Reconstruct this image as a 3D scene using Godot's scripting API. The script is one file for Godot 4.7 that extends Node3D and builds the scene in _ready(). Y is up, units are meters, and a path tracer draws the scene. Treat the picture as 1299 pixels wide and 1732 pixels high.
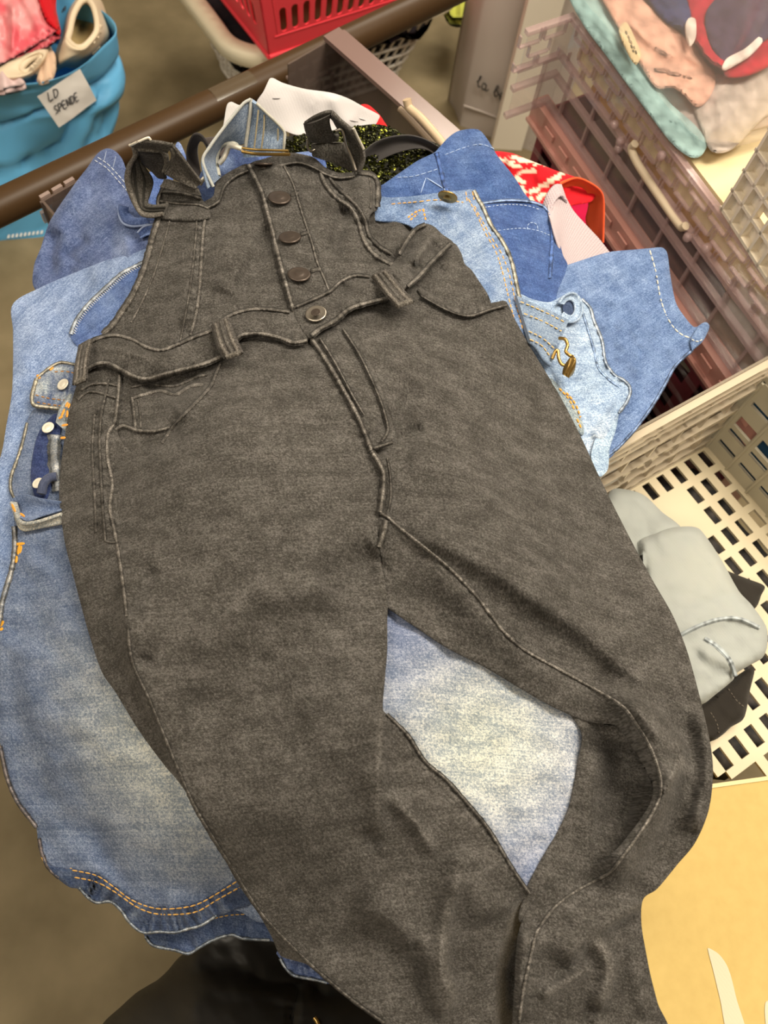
extends Node3D

# ---------- camera numbers (the photograph is 1299 x 1732, focal length 1350 px) ----------
const FOC := 1350.0
const CXP := 649.5
const CYP := 866.0
const EYE := Vector3(0, 1.5, 0)
var fwd: Vector3
var rgt: Vector3
var upv: Vector3
var taken := {}
var M := {}
var noise := FastNoiseLite.new()
var noise2 := FastNoiseLite.new()
var rng := RandomNumberGenerator.new()
var lifts := PackedVector3Array()      # (px, py, height): the lie of the pile

func set_camera():
	var p := deg_to_rad(64.0)
	var a := deg_to_rad(11.5)
	fwd = Vector3(0, -sin(p), -cos(p))
	var r0 := Vector3(1, 0, 0)
	var u0 := r0.cross(fwd)
	rgt = cos(a) * r0 + sin(a) * u0
	upv = -sin(a) * r0 + cos(a) * u0
	var cam := Camera3D.new()
	cam.name = "camera"
	cam.fov = rad_to_deg(2.0 * atan(CYP / FOC))
	cam.near = 0.02
	cam.far = 40.0
	cam.transform = Transform3D(Basis(rgt, upv, -fwd), EYE)
	var lens := CameraAttributesPhysical.new()
	lens.frustum_focal_length = 24.0 / (2.0 * CYP / FOC)
	lens.frustum_focus_distance = 0.74
	lens.frustum_near = 0.02
	lens.frustum_far = 40.0
	lens.exposure_aperture = 5.0
	cam.attributes = lens
	add_child(cam)

# a point of the place: the spot at height h that is seen at (x, y)
func pt(x: float, y: float, h: float) -> Vector3:
	var d := fwd * FOC + rgt * (x - CXP) - upv * (y - CYP)
	return EYE + d * ((h - EYE.y) / d.y)

# where a point of the place is seen
func seen(p: Vector3) -> Vector2:
	var v := p - EYE
	var z := v.dot(fwd)
	return Vector2(CXP + FOC * v.dot(rgt) / z, CYP - FOC * v.dot(upv) / z)

# ---------- nodes ----------
func numbered(n: String) -> String:
	if not taken.has(n):
		taken[n] = 0
		return n
	taken[n] += 1
	return "%s_%03d" % [n, taken[n]]

func tag(o: Node3D, label: String, category: String, group := "", kind := ""):
	if label: o.set_meta("label", label)
	if category: o.set_meta("category", category)
	if group: o.set_meta("group", group)
	if kind: o.set_meta("kind", kind)
	return o

func thing(n: String, label: String, category: String, at := Vector3.ZERO, group := "") -> Node3D:
	var o := Node3D.new()
	o.name = numbered(n)
	o.position = at
	add_child(o, true)
	tag(o, label, category, group)
	return o

# one named mesh under parent; mesh vertices are in world space, so undo the parent's place
func put(n: String, mesh: Mesh, mat: Material, parent: Node3D = null) -> MeshInstance3D:
	var o := MeshInstance3D.new()
	if parent == null:
		o.name = numbered(n)
		add_child(o, true)
	else:
		var k := n
		var i := 0
		while parent.has_node(NodePath(k)):
			i += 1
			k = "%s_%03d" % [n, i]
		o.name = k
		parent.add_child(o, true)
		var q: Node = parent
		var off := Vector3.ZERO
		while q is Node3D and q != self:
			off += q.position
			q = q.get_parent()
		o.position = -off
	o.mesh = mesh
	o.material_override = null
	for s in mesh.get_surface_count():
		mesh.surface_set_material(s, mat)
	return o

# ---------- curves ----------
func pv(flat: Array) -> PackedVector2Array:
	var r := PackedVector2Array()
	for i in range(0, flat.size(), 2):
		r.append(Vector2(flat[i], flat[i + 1]))
	return r

func smooth2(p: PackedVector2Array, closed: bool, step: float) -> PackedVector2Array:
	var r := PackedVector2Array()
	var n := p.size()
	var segs := n if closed else n - 1
	for i in segs:
		var a := p[(i - 1 + n) % n] if closed else p[maxi(i - 1, 0)]
		var b := p[i]
		var c := p[(i + 1) % n]
		var d := p[(i + 2) % n] if closed else p[mini(i + 2, n - 1)]
		var L := b.distance_to(c)
		if L < 0.01: continue
		var k := maxi(1, int(ceil(L / step)))
		# centripetal-like tangents limited by the segment's own length
		var m1 := (c - a) * 0.5
		var m2 := (d - b) * 0.5
		m1 = m1.limit_length(L)
		m2 = m2.limit_length(L)
		for j in k:
			var t := float(j) / k
			var t2 := t * t
			var t3 := t2 * t
			r.append(b * (2 * t3 - 3 * t2 + 1) + m1 * (t3 - 2 * t2 + t) + c * (-2 * t3 + 3 * t2) + m2 * (t3 - t2))
	if not closed: r.append(p[n - 1])
	return r

func smooth3(p: PackedVector3Array, per: int) -> PackedVector3Array:
	var r := PackedVector3Array()
	var n := p.size()
	for i in n - 1:
		var a := p[maxi(i - 1, 0)]
		var b := p[i]
		var c := p[i + 1]
		var d := p[mini(i + 2, n - 1)]
		var m1 := ((c - a) * 0.5).limit_length(b.distance_to(c))
		var m2 := ((d - b) * 0.5).limit_length(b.distance_to(c))
		for j in per:
			var t := float(j) / per
			var t2 := t * t
			var t3 := t2 * t
			r.append(b * (2 * t3 - 3 * t2 + 1) + m1 * (t3 - 2 * t2 + t) + c * (-2 * t3 + 3 * t2) + m2 * (t3 - t2))
	r.append(p[n - 1])
	return r

# n points at even spacing along a polyline of 3-D points
func even3(p: PackedVector3Array, n: int) -> PackedVector3Array:
	var len := PackedFloat32Array([0.0])
	for i in range(1, p.size()):
		len.append(len[i - 1] + p[i].distance_to(p[i - 1]))
	var r := PackedVector3Array()
	var k := 0
	for i in n:
		var want := len[-1] * i / (n - 1)
		while k < p.size() - 2 and len[k + 1] < want: k += 1
		var L := len[k + 1] - len[k]
		r.append(p[k].lerp(p[k + 1], clampf((want - len[k]) / L, 0, 1) if L > 0 else 0.0))
	return r

# ---------- the lie of the pile ----------
func lie(p: Vector2) -> float:
	var s := 0.0
	var w := 0.0
	for c in lifts:
		var dx := p.x - c.x
		var dy := p.y - c.y
		var k := exp(-(dx * dx + dy * dy) / 19000.0) + 1e-7
		s += k * c.z
		w += k
	return s / w

# a fold: a polyline with its height and its widths on either side (left of travel when heading down the picture, then right)
func fold(flat: Array, amp: float, wl: float, wr: float, shade := 0.0) -> Dictionary:
	var p := smooth2(pv(flat), false, 14.0)
	var m := maxf(wl, wr) * 2.2
	var b := Rect2(p[0], Vector2.ZERO)
	for q in p: b = b.expand(q)
	return {"p": p, "a": amp, "wl": wl, "wr": wr, "c": shade, "b": b.grow(m), "per": 0.0}

# puckers: little waves that run along a seam
func puckers(flat: Array, amp: float, wl: float, wr: float, period: float, shade := 0.0) -> Dictionary:
	var f := fold(flat, amp, wl, wr, shade)
	var L := 0.0
	for k in range(1, f.p.size()): L += f.p[k].distance_to(f.p[k - 1])
	f.per = L / period
	return f

# (height, shade) that a list of folds adds at p
func folds(list: Array, p: Vector2) -> Vector2:
	var out := Vector2.ZERO
	for f in list:
		if not f.b.has_point(p): continue
		var q: PackedVector2Array = f.p
		var best := 1e9
		var side := 1.0
		var u := 0.0
		var n := q.size() - 1
		for i in n:
			var a := q[i]
			var d := q[i + 1] - a
			var t := clampf((p - a).dot(d) / d.length_squared(), 0, 1)
			var e := p.distance_squared_to(a + d * t)
			if e < best:
				best = e
				side = d.x * (p.y - a.y) - d.y * (p.x - a.x)
				u = (i + t) / n
		var w: float = f.wl if side > 0 else f.wr
		var k := exp(-best / (w * w)) * smoothstep(0.0, 0.18, u) * smoothstep(1.0, 0.82, u)
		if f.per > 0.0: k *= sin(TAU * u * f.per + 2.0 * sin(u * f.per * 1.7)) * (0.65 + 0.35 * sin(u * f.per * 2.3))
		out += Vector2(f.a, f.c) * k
	return out

# ---------- meshes ----------
class Buf:
	var v := PackedVector3Array()
	var n := PackedVector3Array()
	var uv := PackedVector2Array()
	var c := PackedColorArray()
	var i := PackedInt32Array()
	func add(p: Vector3, nn: Vector3, t := Vector2.ZERO, col := Color.WHITE) -> int:
		v.append(p)
		n.append(nn)
		uv.append(t)
		c.append(col)
		return v.size() - 1
	func tri(a: int, b: int, d: int):
		i.append(a)
		i.append(b)
		i.append(d)
	func quad(a: Vector3, b: Vector3, d: Vector3, e: Vector3, col := Color.WHITE):   # corners counter-clockwise as seen from the front
		var nn := (b - a).cross(d - a).normalized()
		var s := (b - a).length()
		var h := (e - a).length()
		var k := add(a, nn, Vector2(0, 0), col)
		add(b, nn, Vector2(s, 0), col)
		add(d, nn, Vector2(s, h), col)
		add(e, nn, Vector2(0, h), col)
		tri(k, k + 2, k + 1)
		tri(k, k + 3, k + 2)
	func box(o: Vector3, x: Vector3, y: Vector3, z: Vector3, col := Color.WHITE):   # corner and three edges, right-handed
		if x.cross(y).dot(z) < 0:
			var t := x
			x = y
			y = t
		quad(o + z, o + z + x, o + z + x + y, o + z + y, col)
		quad(o, o + y, o + x + y, o + x, col)
		quad(o, o + x, o + x + z, o + z, col)
		quad(o + y, o + y + z, o + x + y + z, o + x + y, col)
		quad(o, o + z, o + y + z, o + y, col)
		quad(o + x, o + x + y, o + x + y + z, o + x + z, col)
	func grid(rows: Array, closed := false, col := Color.WHITE, us := 1.0):   # rows of points -> smooth sheet
		var base := v.size()
		var m: int = rows[0].size()
		for r in rows.size():
			for k in m:
				var a: Vector3 = rows[mini(r + 1, rows.size() - 1)][k] - rows[maxi(r - 1, 0)][k]
				var k0 := (k - 1 + m) % m if closed else maxi(k - 1, 0)
				var k1 := (k + 1) % m if closed else mini(k + 1, m - 1)
				var b: Vector3 = rows[r][k1] - rows[r][k0]
				add(rows[r][k], a.cross(b).normalized(), Vector2(float(k) / m * us, float(r) / rows.size() * us), col)
		for r in rows.size() - 1:
			for k in (m if closed else m - 1):
				var a := base + r * m + k
				var b := base + r * m + (k + 1) % m
				tri(a, b, b + m)
				tri(a, b + m, a + m)
	func mesh() -> ArrayMesh:
		var arr := []
		arr.resize(Mesh.ARRAY_MAX)
		arr[Mesh.ARRAY_VERTEX] = v
		arr[Mesh.ARRAY_NORMAL] = n
		arr[Mesh.ARRAY_TEX_UV] = uv
		arr[Mesh.ARRAY_COLOR] = c
		arr[Mesh.ARRAY_INDEX] = i
		var m := ArrayMesh.new()
		m.add_surface_from_arrays(Mesh.PRIMITIVE_TRIANGLES, arr)
		return m

func uvof(w: Vector3, turn: float) -> Vector2:
	return Vector2(w.x, w.z).rotated(turn + PI / 2) / 0.26

# inside or not, by three votes: one ray may graze a corner
func within(p: Vector2, line: PackedVector2Array) -> bool:
	var n := 0
	for d in [Vector2.ZERO, Vector2(0.031, 0.017), Vector2(-0.023, 0.041)]:
		if Geometry2D.is_point_in_polygon(p + d, line): n += 1
	return n >= 2

# A piece of cloth. outline in picture points, hf(p) -> height of its upper face, cf(p) -> its colour there, painted shade included.
func cloth(outline: PackedVector2Array, hf: Callable, cf: Callable, o := {}) -> ArrayMesh:
	var step: float = o.get("step", 8.0)
	var thick: float = o.get("thick", 0.0026)
	var roll: float = o.get("roll", 5.0)
	var turn: float = o.get("turn", 0.0)
	var drop: float = o.get("drop", thick * 0.6)
	var under: float = o.get("under", thick * 0.5)
	var line := smooth2(outline, true, 5.0)
	if Geometry2D.is_polygon_clockwise(line): line.reverse()
	var lo := line[0]
	var hi := line[0]
	for q in line:
		lo = lo.min(q)
		hi = hi.max(q)
	lo -= Vector2(0.37, 0.41)
	var nx := int((hi.x - lo.x) / step) + 1
	var ny := int((hi.y - lo.y) / step) + 1
	var crossed := {}
	var near := {}
	var NB := 16.0
	for i in line.size():
		var a := line[i]
		var b := line[(i + 1) % line.size()]
		var k := maxi(2, int(a.distance_to(b) / 0.4))
		for j in k + 1:
			var q := a.lerp(b, float(j) / k)
			crossed[Vector2i(int((q.x - lo.x) / step), int((q.y - lo.y) / step))] = true
			var cell := Vector2i(int(floor(q.x / NB)), int(floor(q.y / NB)))
			if not near.has(cell): near[cell] = {}
			near[cell][i] = true
	var B := Buf.new()
	var ids := {}
	var flat := PackedVector2Array()
	for iy in ny:
		for ix in nx:
			var a := lo + Vector2(ix, iy) * step
			if crossed.has(Vector2i(ix, iy)):
				var cell := PackedVector2Array([a, a + Vector2(step, 0), a + Vector2(step, step), a + Vector2(0, step)])
				for poly in Geometry2D.intersect_polygons(cell, line):
					if poly.size() < 3: continue
					var ti := Geometry2D.triangulate_polygon(poly)
					for t in range(0, ti.size(), 3):
						var q := [poly[ti[t]], poly[ti[t + 1]], poly[ti[t + 2]]]
						if not within((q[0] + q[1] + q[2]) / 3.0, line): continue
						if (q[1] - q[0]).cross(q[2] - q[0]) < 0: q = [q[0], q[2], q[1]]
						for w in q:
							var key := Vector2i(int(round(w.x * 20)), int(round(w.y * 20)))
							if not ids.has(key):
								ids[key] = flat.size()
								flat.append(w)
							B.i.append(ids[key])
			elif within(a + Vector2(step, step) * 0.5, line):
				var c4 := [a, a + Vector2(step, 0), a + Vector2(step, step), a + Vector2(0, step)]
				var kk := []
				for w in c4:
					var key := Vector2i(int(round(w.x * 20)), int(round(w.y * 20)))
					if not ids.has(key):
						ids[key] = flat.size()
						flat.append(w)
					kk.append(ids[key])
				B.i.append_array([kk[0], kk[1], kk[2], kk[0], kk[2], kk[3]])
	var nv := flat.size()
	for q in flat:
		var h: float = hf.call(q)
		if roll > 0:
			var cell := Vector2i(int(floor(q.x / NB)), int(floor(q.y / NB)))
			var best := 1e9
			for ox in [-1, 0, 1]:
				for oy in [-1, 0, 1]:
					var c := cell + Vector2i(ox, oy)
					if near.has(c):
						for i in near[c]:
							var s: PackedVector2Array = [line[i], line[(i + 1) % line.size()]]
							best = minf(best, q.distance_squared_to(Geometry2D.get_closest_point_to_segment(q, s[0], s[1])))
			var d := minf(sqrt(best) / roll, 1.0)
			h -= drop * (1.0 - sqrt(1.0 - (1.0 - d) * (1.0 - d)))
		var w := pt(q.x, q.y, h)
		B.v.append(w)
		B.n.append(Vector3.ZERO)
		B.uv.append(uvof(w, turn))
		B.c.append(cf.call(q))
	# smooth normals
	for t in range(0, B.i.size(), 3):
		var a := B.v[B.i[t]]
		var nn := (B.v[B.i[t + 2]] - a).cross(B.v[B.i[t + 1]] - a)
		if nn.y < 0: nn = -nn
		for j in 3: B.n[B.i[t + j]] += nn
	for k in nv: B.n[k] = B.n[k].normalized()
	# which way do the triangles run? front faces run clockwise
	var flip := false
	var ys := 0.0
	for t in range(0, B.i.size(), 3):
		var a := B.v[B.i[t]]
		ys += (B.v[B.i[t + 1]] - a).cross(B.v[B.i[t + 2]] - a).y
	flip = ys > 0
	if flip:
		for t in range(0, B.i.size(), 3):
			var s := B.i[t + 1]
			B.i[t + 1] = B.i[t + 2]
			B.i[t + 2] = s
	# under side
	var topn := B.i.size()
	for k in nv:
		B.add(B.v[k] - Vector3(0, under, 0), -B.n[k], B.uv[k], B.c[k])
	for t in range(0, topn, 3):
		B.tri(B.i[t] + nv, B.i[t + 2] + nv, B.i[t + 1] + nv)
	# rim
	var L := line.size()
	var first := B.v.size()
	for k in L:
		var q := line[k]
		var h: float = hf.call(q)
		var w := pt(q.x, q.y, h - drop)
		var a := pt(line[(k - 1 + L) % L].x, line[(k - 1 + L) % L].y, h)
		var b := pt(line[(k + 1) % L].x, line[(k + 1) % L].y, h)
		var nn := (b - a).cross(Vector3.UP).normalized()
		var mid := pt(lo.x * 0.5 + hi.x * 0.5, lo.y * 0.5 + hi.y * 0.5, h)
		var c: Color = cf.call(q)
		B.add(w, (nn + Vector3(0, 0.6, 0)).normalized(), uvof(w, turn), c)
		B.add(w - Vector3(0, under, 0), nn, uvof(w, turn), c)
	# the outward side: try one, compare with the polygon
	var e0 := line[1] - line[0]
	var outw := Vector2(e0.y, -e0.x).normalized()
	var po := pt(line[0].x + outw.x * 4, line[0].y + outw.y * 4, B.v[first].y) - B.v[first]
	var sgn := 1.0 if po.dot(Vector3(B.n[first].x, 0, B.n[first].z)) > 0 else -1.0
	if Geometry2D.is_point_in_polygon(line[0].lerp(line[1], 0.5) + outw * 0.5, line): sgn = -sgn
	if sgn < 0:
		for k in range(first, B.v.size()): B.n[k] = Vector3(-B.n[k].x, B.n[k].y, -B.n[k].z)
	for k in L:
		var a := first + k * 2
		var b := first + ((k + 1) % L) * 2
		var nn := (B.v[b] - B.v[a]).cross(B.v[a + 1] - B.v[a])
		if nn.dot(B.n[a]) > 0:
			B.tri(a, a + 1, b)
			B.tri(b, a + 1, b + 1)
		else:
			B.tri(a, b, a + 1)
			B.tri(b, b + 1, a + 1)
	return B.mesh()

# a raised seam: half a flattened rope that lies on hf along a polyline
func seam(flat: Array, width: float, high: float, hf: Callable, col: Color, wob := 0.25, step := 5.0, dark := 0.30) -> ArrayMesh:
	var p := smooth2(pv(flat), false, step)
	var rows := []
	for k in p.size():
		var d := (p[mini(k + 1, p.size() - 1)] - p[maxi(k - 1, 0)]).normalized()
		var s := Vector2(-d.y, d.x)
		var row := PackedVector3Array()
		var q := noise2.get_noise_2d(p[k].x * 4.0, p[k].y * 4.0)
		var w := width * (1.0 + wob * q)
		var hh := high * (1.0 + wob * 1.6 * q)
		var c := p[k]
		for j in 9:
			var u: float = [-1.9, -1.15, -0.8, -0.42, 0.0, 0.42, 0.8, 1.15, 1.9][j]
			var e := c + s * u * w * 0.5
			row.append(pt(e.x, e.y, hf.call(e) + hh * sqrt(maxf(0.0, 1.0 - u * u)) + (-0.0004 if absf(u) > 1.5 else 0.0002)))
		rows.append(row)
	var B := Buf.new()
	B.grid(rows, false, col, 2.0)
	for k in B.v.size(): B.uv[k] = uvof(B.v[k], 0.8)
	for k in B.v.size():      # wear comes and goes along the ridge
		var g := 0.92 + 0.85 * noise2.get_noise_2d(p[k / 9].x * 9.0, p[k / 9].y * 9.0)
		if k % 9 < 2 or k % 9 > 6: g *= dark  # margins darkened to paint the shadow lines beside the seam
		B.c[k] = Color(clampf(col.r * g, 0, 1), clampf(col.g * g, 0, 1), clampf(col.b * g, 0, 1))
	fix(B)
	return B.mesh()

# turn triangles and normals of a sheet so that they face up
func fix(B: Buf):
	var s := 0.0
	for k in B.v.size(): s += B.n[k].y
	if s < 0:
		for k in B.v.size(): B.n[k] = -B.n[k]
	for t in range(0, B.i.size(), 3):
		var a := B.v[B.i[t]]
		var nn := (B.v[B.i[t + 1]] - a).cross(B.v[B.i[t + 2]] - a)
		if nn.dot(B.n[B.i[t]]) > 0:
			var x := B.i[t + 1]
			B.i[t + 1] = B.i[t + 2]
			B.i[t + 2] = x

# dashes of thread along a polyline
func stitches(list: Array, dash: float, gap: float, width: float, hf: Callable, col: Color) -> ArrayMesh:
	var B := Buf.new()
	for flat in list:
		var p := smooth2(pv(flat), false, 2.0)
		var run := 0.0
		var from := p[0]
		var on := true
		for k in range(1, p.size()):
			run += p[k].distance_to(p[k - 1])
			if on and run >= dash or not on and run >= gap:
				if on: thread(B, from, p[k], width, hf, col)
				from = p[k]
				on = not on
				run = 0.0
		if on and run > 1.0: thread(B, from, p[-1], width, hf, col)
	return B.mesh()

func thread(B: Buf, a: Vector2, b: Vector2, width: float, hf: Callable, col: Color):
	var d := (b - a).normalized()
	var s := Vector2(-d.y, d.x) * width * 0.5
	var rows := []
	for t in [0.0, 0.25, 0.75, 1.0]:
		var c := a.lerp(b, t)
		var k := 0.45 if t == 0.0 or t == 1.0 else 1.0
		var row := PackedVector3Array()
		for j in 5:
			var u := j / 2.0 - 1.0
			var e := c + s * u * k
			row.append(pt(e.x, e.y, hf.call(e) + 0.0007 * k * sqrt(1.0 - u * u) + 0.0001))
		rows.append(row)
	var C := Buf.new()
	C.grid(rows, false, col)
	fix(C)
	var n := B.v.size()
	B.v.append_array(C.v)
	B.n.append_array(C.n)
	B.uv.append_array(C.uv)
	B.c.append_array(C.c)
	for t in C.i: B.i.append(t + n)

# a band of cloth between two edges given as (px, py, height) triples
func ribbon(ea: Array, eb: Array, col: Color, o := {}) -> ArrayMesh:
	var n: int = o.get("n", 28)
	var thick: float = o.get("thick", 0.0032)
	var bulge: float = o.get("bulge", 0.0)
	var A := PackedVector3Array()
	var C := PackedVector3Array()
	for k in range(0, ea.size(), 3): A.append(pt(ea[k], ea[k + 1], ea[k + 2]))
	for k in range(0, eb.size(), 3): C.append(pt(eb[k], eb[k + 1], eb[k + 2]))
	A = even3(smooth3(A, 8), n)
	C = even3(smooth3(C, 8), n)
	return band(A, C, col, thick, bulge, o.get("m", 7))

func band(A: PackedVector3Array, C: PackedVector3Array, col: Color, thick: float, bulge := 0.0, m := 7) -> ArrayMesh:
	var n := A.size()
	var B := Buf.new()
	var rows := []
	for k in n:
		var along := A[mini(k + 1, n - 1)] - A[maxi(k - 1, 0)] + C[mini(k + 1, n - 1)] - C[maxi(k - 1, 0)]
		var across := C[k] - A[k]
		var nn := along.cross(across).normalized()
		var row := PackedVector3Array()
		var s := across.normalized() * thick * 0.5
		for j in m + 1:
			var t := float(j) / m
			row.append(A[k].lerp(C[k], t) + nn * (thick * 0.5 + bulge * 4 * t * (1 - t)))
		row.append(C[k] + s)
		for j in m + 1:
			var t := 1.0 - float(j) / m
			row.append(A[k].lerp(C[k], t) + nn * (-thick * 0.5 + bulge * 4 * t * (1 - t)))
		row.append(A[k] - s)
		rows.append(row)
	B.grid(rows, true, col)
	var run := 0.0
	var cnt: int = rows[0].size()
	for k in n:
		if k > 0: run += A[k].distance_to(A[k - 1])
		for j in cnt:
			var u := float(j) / m if j <= m else float(2 * m + 2 - j) / m
			B.uv[k * cnt + j] = Vector2(u * A[k].distance_to(C[k]), run) / 0.26
	orient(B)
	for end in [0, n - 1]:
		var mid := Vector3.ZERO
		for q in rows[end]: mid += q
		mid /= cnt
		var nn := (A[0] - A[1]).normalized() if end == 0 else (A[n - 1] - A[n - 2]).normalized()
		var b0 := B.add(mid, nn, Vector2.ZERO, col)
		for q in rows[end]: B.add(q, nn, Vector2(q.x, q.z) / 0.26, col)
		for j in cnt: face(B, b0, b0 + 1 + j, b0 + 1 + (j + 1) % cnt)
	return B.mesh()

func face(B: Buf, a: int, b: int, c: int):
	var nn := (B.v[b] - B.v[a]).cross(B.v[c] - B.v[a])
	if nn.dot(B.n[a]) > 0: B.tri(a, c, b)
	else: B.tri(a, b, c)

# closed tubes and bands: make normals point away from each row's middle, then wind the triangles to match
func orient(B: Buf):
	var vol := 0.0
	for t in range(0, B.i.size(), 3):
		vol += B.v[B.i[t]].cross(B.v[B.i[t + 1]]).dot(B.v[B.i[t + 2]])
	var inward := vol > 0     # clockwise fronts give a negative volume
	# offset of the origin cancels for a closed skin; test again about the first vertex
	vol = 0.0
	var o := B.v[0]
	for t in range(0, B.i.size(), 3):
		vol += (B.v[B.i[t]] - o).cross(B.v[B.i[t + 1]] - o).dot(B.v[B.i[t + 2]] - o)
	inward = vol > 0
	if inward:
		for t in range(0, B.i.size(), 3):
			var x := B.i[t + 1]
			B.i[t + 1] = B.i[t + 2]
			B.i[t + 2] = x
	for k in B.v.size(): B.n[k] = Vector3.ZERO
	for t in range(0, B.i.size(), 3):
		var a := B.v[B.i[t]]
		var nn := (B.v[B.i[t + 2]] - a).cross(B.v[B.i[t + 1]] - a)
		for j in 3: B.n[B.i[t + j]] += nn
	for k in B.v.size(): B.n[k] = B.n[k].normalized()

func tube(path: PackedVector3Array, r: float, col := Color.WHITE, sides := 12, into: Buf = null) -> Buf:
	var B := Buf.new()
	var rows := []
	var n := path.size()
	var side := Vector3.ZERO
	for k in n:
		var d := (path[mini(k + 1, n - 1)] - path[maxi(k - 1, 0)]).normalized()
		if side == Vector3.ZERO: side = d.cross(Vector3.UP if absf(d.y) < 0.9 else Vector3.RIGHT).normalized()
		side = (side - d * side.dot(d)).normalized()
		var up := side.cross(d)
		var row := PackedVector3Array()
		for j in sides:
			var a := TAU * j / sides
			row.append(path[k] + (side * cos(a) + up * sin(a)) * r)
		rows.append(row)
	B.grid(rows, true, col)
	orient(B)
	for end in [0, n - 1]:
		var nn := (path[0] - path[1]).normalized() if end == 0 else (path[n - 1] - path[n - 2]).normalized()
		var b0 := B.add(path[end] + nn * r * 0.3, nn, Vector2.ZERO, col)
		for q in rows[end]: B.add(q, nn, Vector2.ZERO, col)
		for j in sides: face(B, b0, b0 + 1 + j, b0 + 1 + (j + 1) % sides)
	if into == null: return B
	var base := into.v.size()
	into.v.append_array(B.v)
	into.n.append_array(B.n)
	into.uv.append_array(B.uv)
	into.c.append_array(B.c)
	for t in B.i: into.i.append(t + base)
	return into

func path3(flat: Array, per := 6) -> PackedVector3Array:
	var r := PackedVector3Array()
	for k in range(0, flat.size(), 3): r.append(pt(flat[k], flat[k + 1], flat[k + 2]))
	return smooth3(r, per)

# a turned thing: profile of (radius, height along axis)
func lathe(o: Vector3, axis: Vector3, prof: Array, col := Color.WHITE, sides := 28) -> Buf:
	var B := Buf.new()
	var x := axis.cross(Vector3.RIGHT if absf(axis.x) < 0.9 else Vector3.UP).normalized()
	var y := axis.cross(x)
	var rows := []
	for k in range(0, prof.size(), 2):
		var row := PackedVector3Array()
		for j in sides:
			var a := TAU * j / sides
			row.append(o + axis * float(prof[k + 1]) + (x * cos(a) + y * sin(a)) * maxf(float(prof[k]), 0.00005))
		rows.append(row)
	B.grid(rows, true, col)
	orient(B)
	return B

# a sheet with square openings: cell edges along u and v in metres, solid(i, j) says which cells are filled
func lattice(B: Buf, o: Vector3, u: Vector3, v: Vector3, us: Array, vs: Array, thick: float, solid: Callable, col := Color.WHITE):
	var w := u.cross(v).normalized() * thick
	var nu := us.size() - 1
	var nv := vs.size() - 1
	var on := []
	for i in nu:
		var line := []
		for j in nv: line.append(solid.call(i, j))
		on.append(line)
	for i in nu:
		for j in nv:
			if not on[i][j]: continue
			var a := o + u * float(us[i]) + v * float(vs[j])
			var b := o + u * float(us[i + 1]) + v * float(vs[j])
			var c := o + u * float(us[i + 1]) + v * float(vs[j + 1])
			var d := o + u * float(us[i]) + v * float(vs[j + 1])
			B.quad(a + w, b + w, c + w, d + w, col)
			B.quad(a, d, c, b, col)
			if i == 0 or not on[i - 1][j]: B.quad(a, a + w, d + w, d, col)
			if i == nu - 1 or not on[i + 1][j]: B.quad(b, c, c + w, b + w, col)
			if j == 0 or not on[i][j - 1]: B.quad(a, b, b + w, a + w, col)
			if j == nv - 1 or not on[i][j + 1]: B.quad(d, d + w, c + w, c, col)

# ---------- materials ----------
func twill(size: int, lowc: Color, highc: Color, seed_: int, slub: float) -> ImageTexture:
	var im := Image.create(size, size, false, Image.FORMAT_RGB8)
	var r := RandomNumberGenerator.new()
	r.seed = seed_
	var f := FastNoiseLite.new()
	f.seed = seed_
	f.frequency = 0.02
	f.fractal_octaves = 4
	var cols := PackedFloat32Array()
	var rowsn := PackedFloat32Array()
	for k in size:
		cols.append(r.randf())
		rowsn.append(r.randf())
	var sp := PackedFloat32Array()
	for k in size * size: sp.append(r.randf())
	for y in size:
		for x in size:
			# torus-free blend of long warp slubs, diagonal twill and flecks
			var d := 0.5 + 0.5 * sin(TAU * (x + y) * 0.25)
			var s := (sp[y * size + x] + sp[y * size + (x + 1) % size] + sp[((y + 1) % size) * size + x] + sp[((y + 2) % size) * size + x]) * 0.25
			var s2 := (sp[(y / 3) * size + x / 2] + sp[(y / 2) * size + (x / 3 + 7) % size]) * 0.5
			var w := cols[x] * 0.5 + rowsn[(y + x / 7) % size] * 0.3
			var n := 0.5 + 0.5 * f.get_noise_2d(float(x), float(y) * 0.5)
			var v := clampf(0.10 * d + 0.62 * s + 0.34 * s2 + slub * (w - 0.4) + 0.3 * (n - 0.5) - 0.06, 0, 1)
			v = clampf((v - 0.5) * 2.2 + 0.5, 0, 1)
			im.set_pixel(x, y, lowc.lerp(highc, v))
	return ImageTexture.create_from_image(im)

func bumpmap(size: int, seed_: int, kind: int) -> ImageTexture:
	var im := Image.create(size, size, false, Image.FORMAT_RGB8)
	var r := RandomNumberGenerator.new()
	r.seed = seed_
	for y in size:
		for x in size:
			var v := 0.0
			if kind == 0: v = 0.35 * (0.5 + 0.5 * sin(TAU * (x + y) * 0.125)) + 0.65 * r.randf()
			elif kind == 1: v = (0.5 + 0.5 * sin(TAU * x / 8.0)) * (0.5 + 0.5 * sin(TAU * y / 8.0))
			else: v = r.randf()
			im.set_pixel(x, y, Color(v, v, v))
	im.bump_map_to_normal_map(1.0)
	return ImageTexture.create_from_image(im)

func lin(r: float, g: float, b: float) -> Color:
	return Color(r, g, b).linear_to_srgb()

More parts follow.
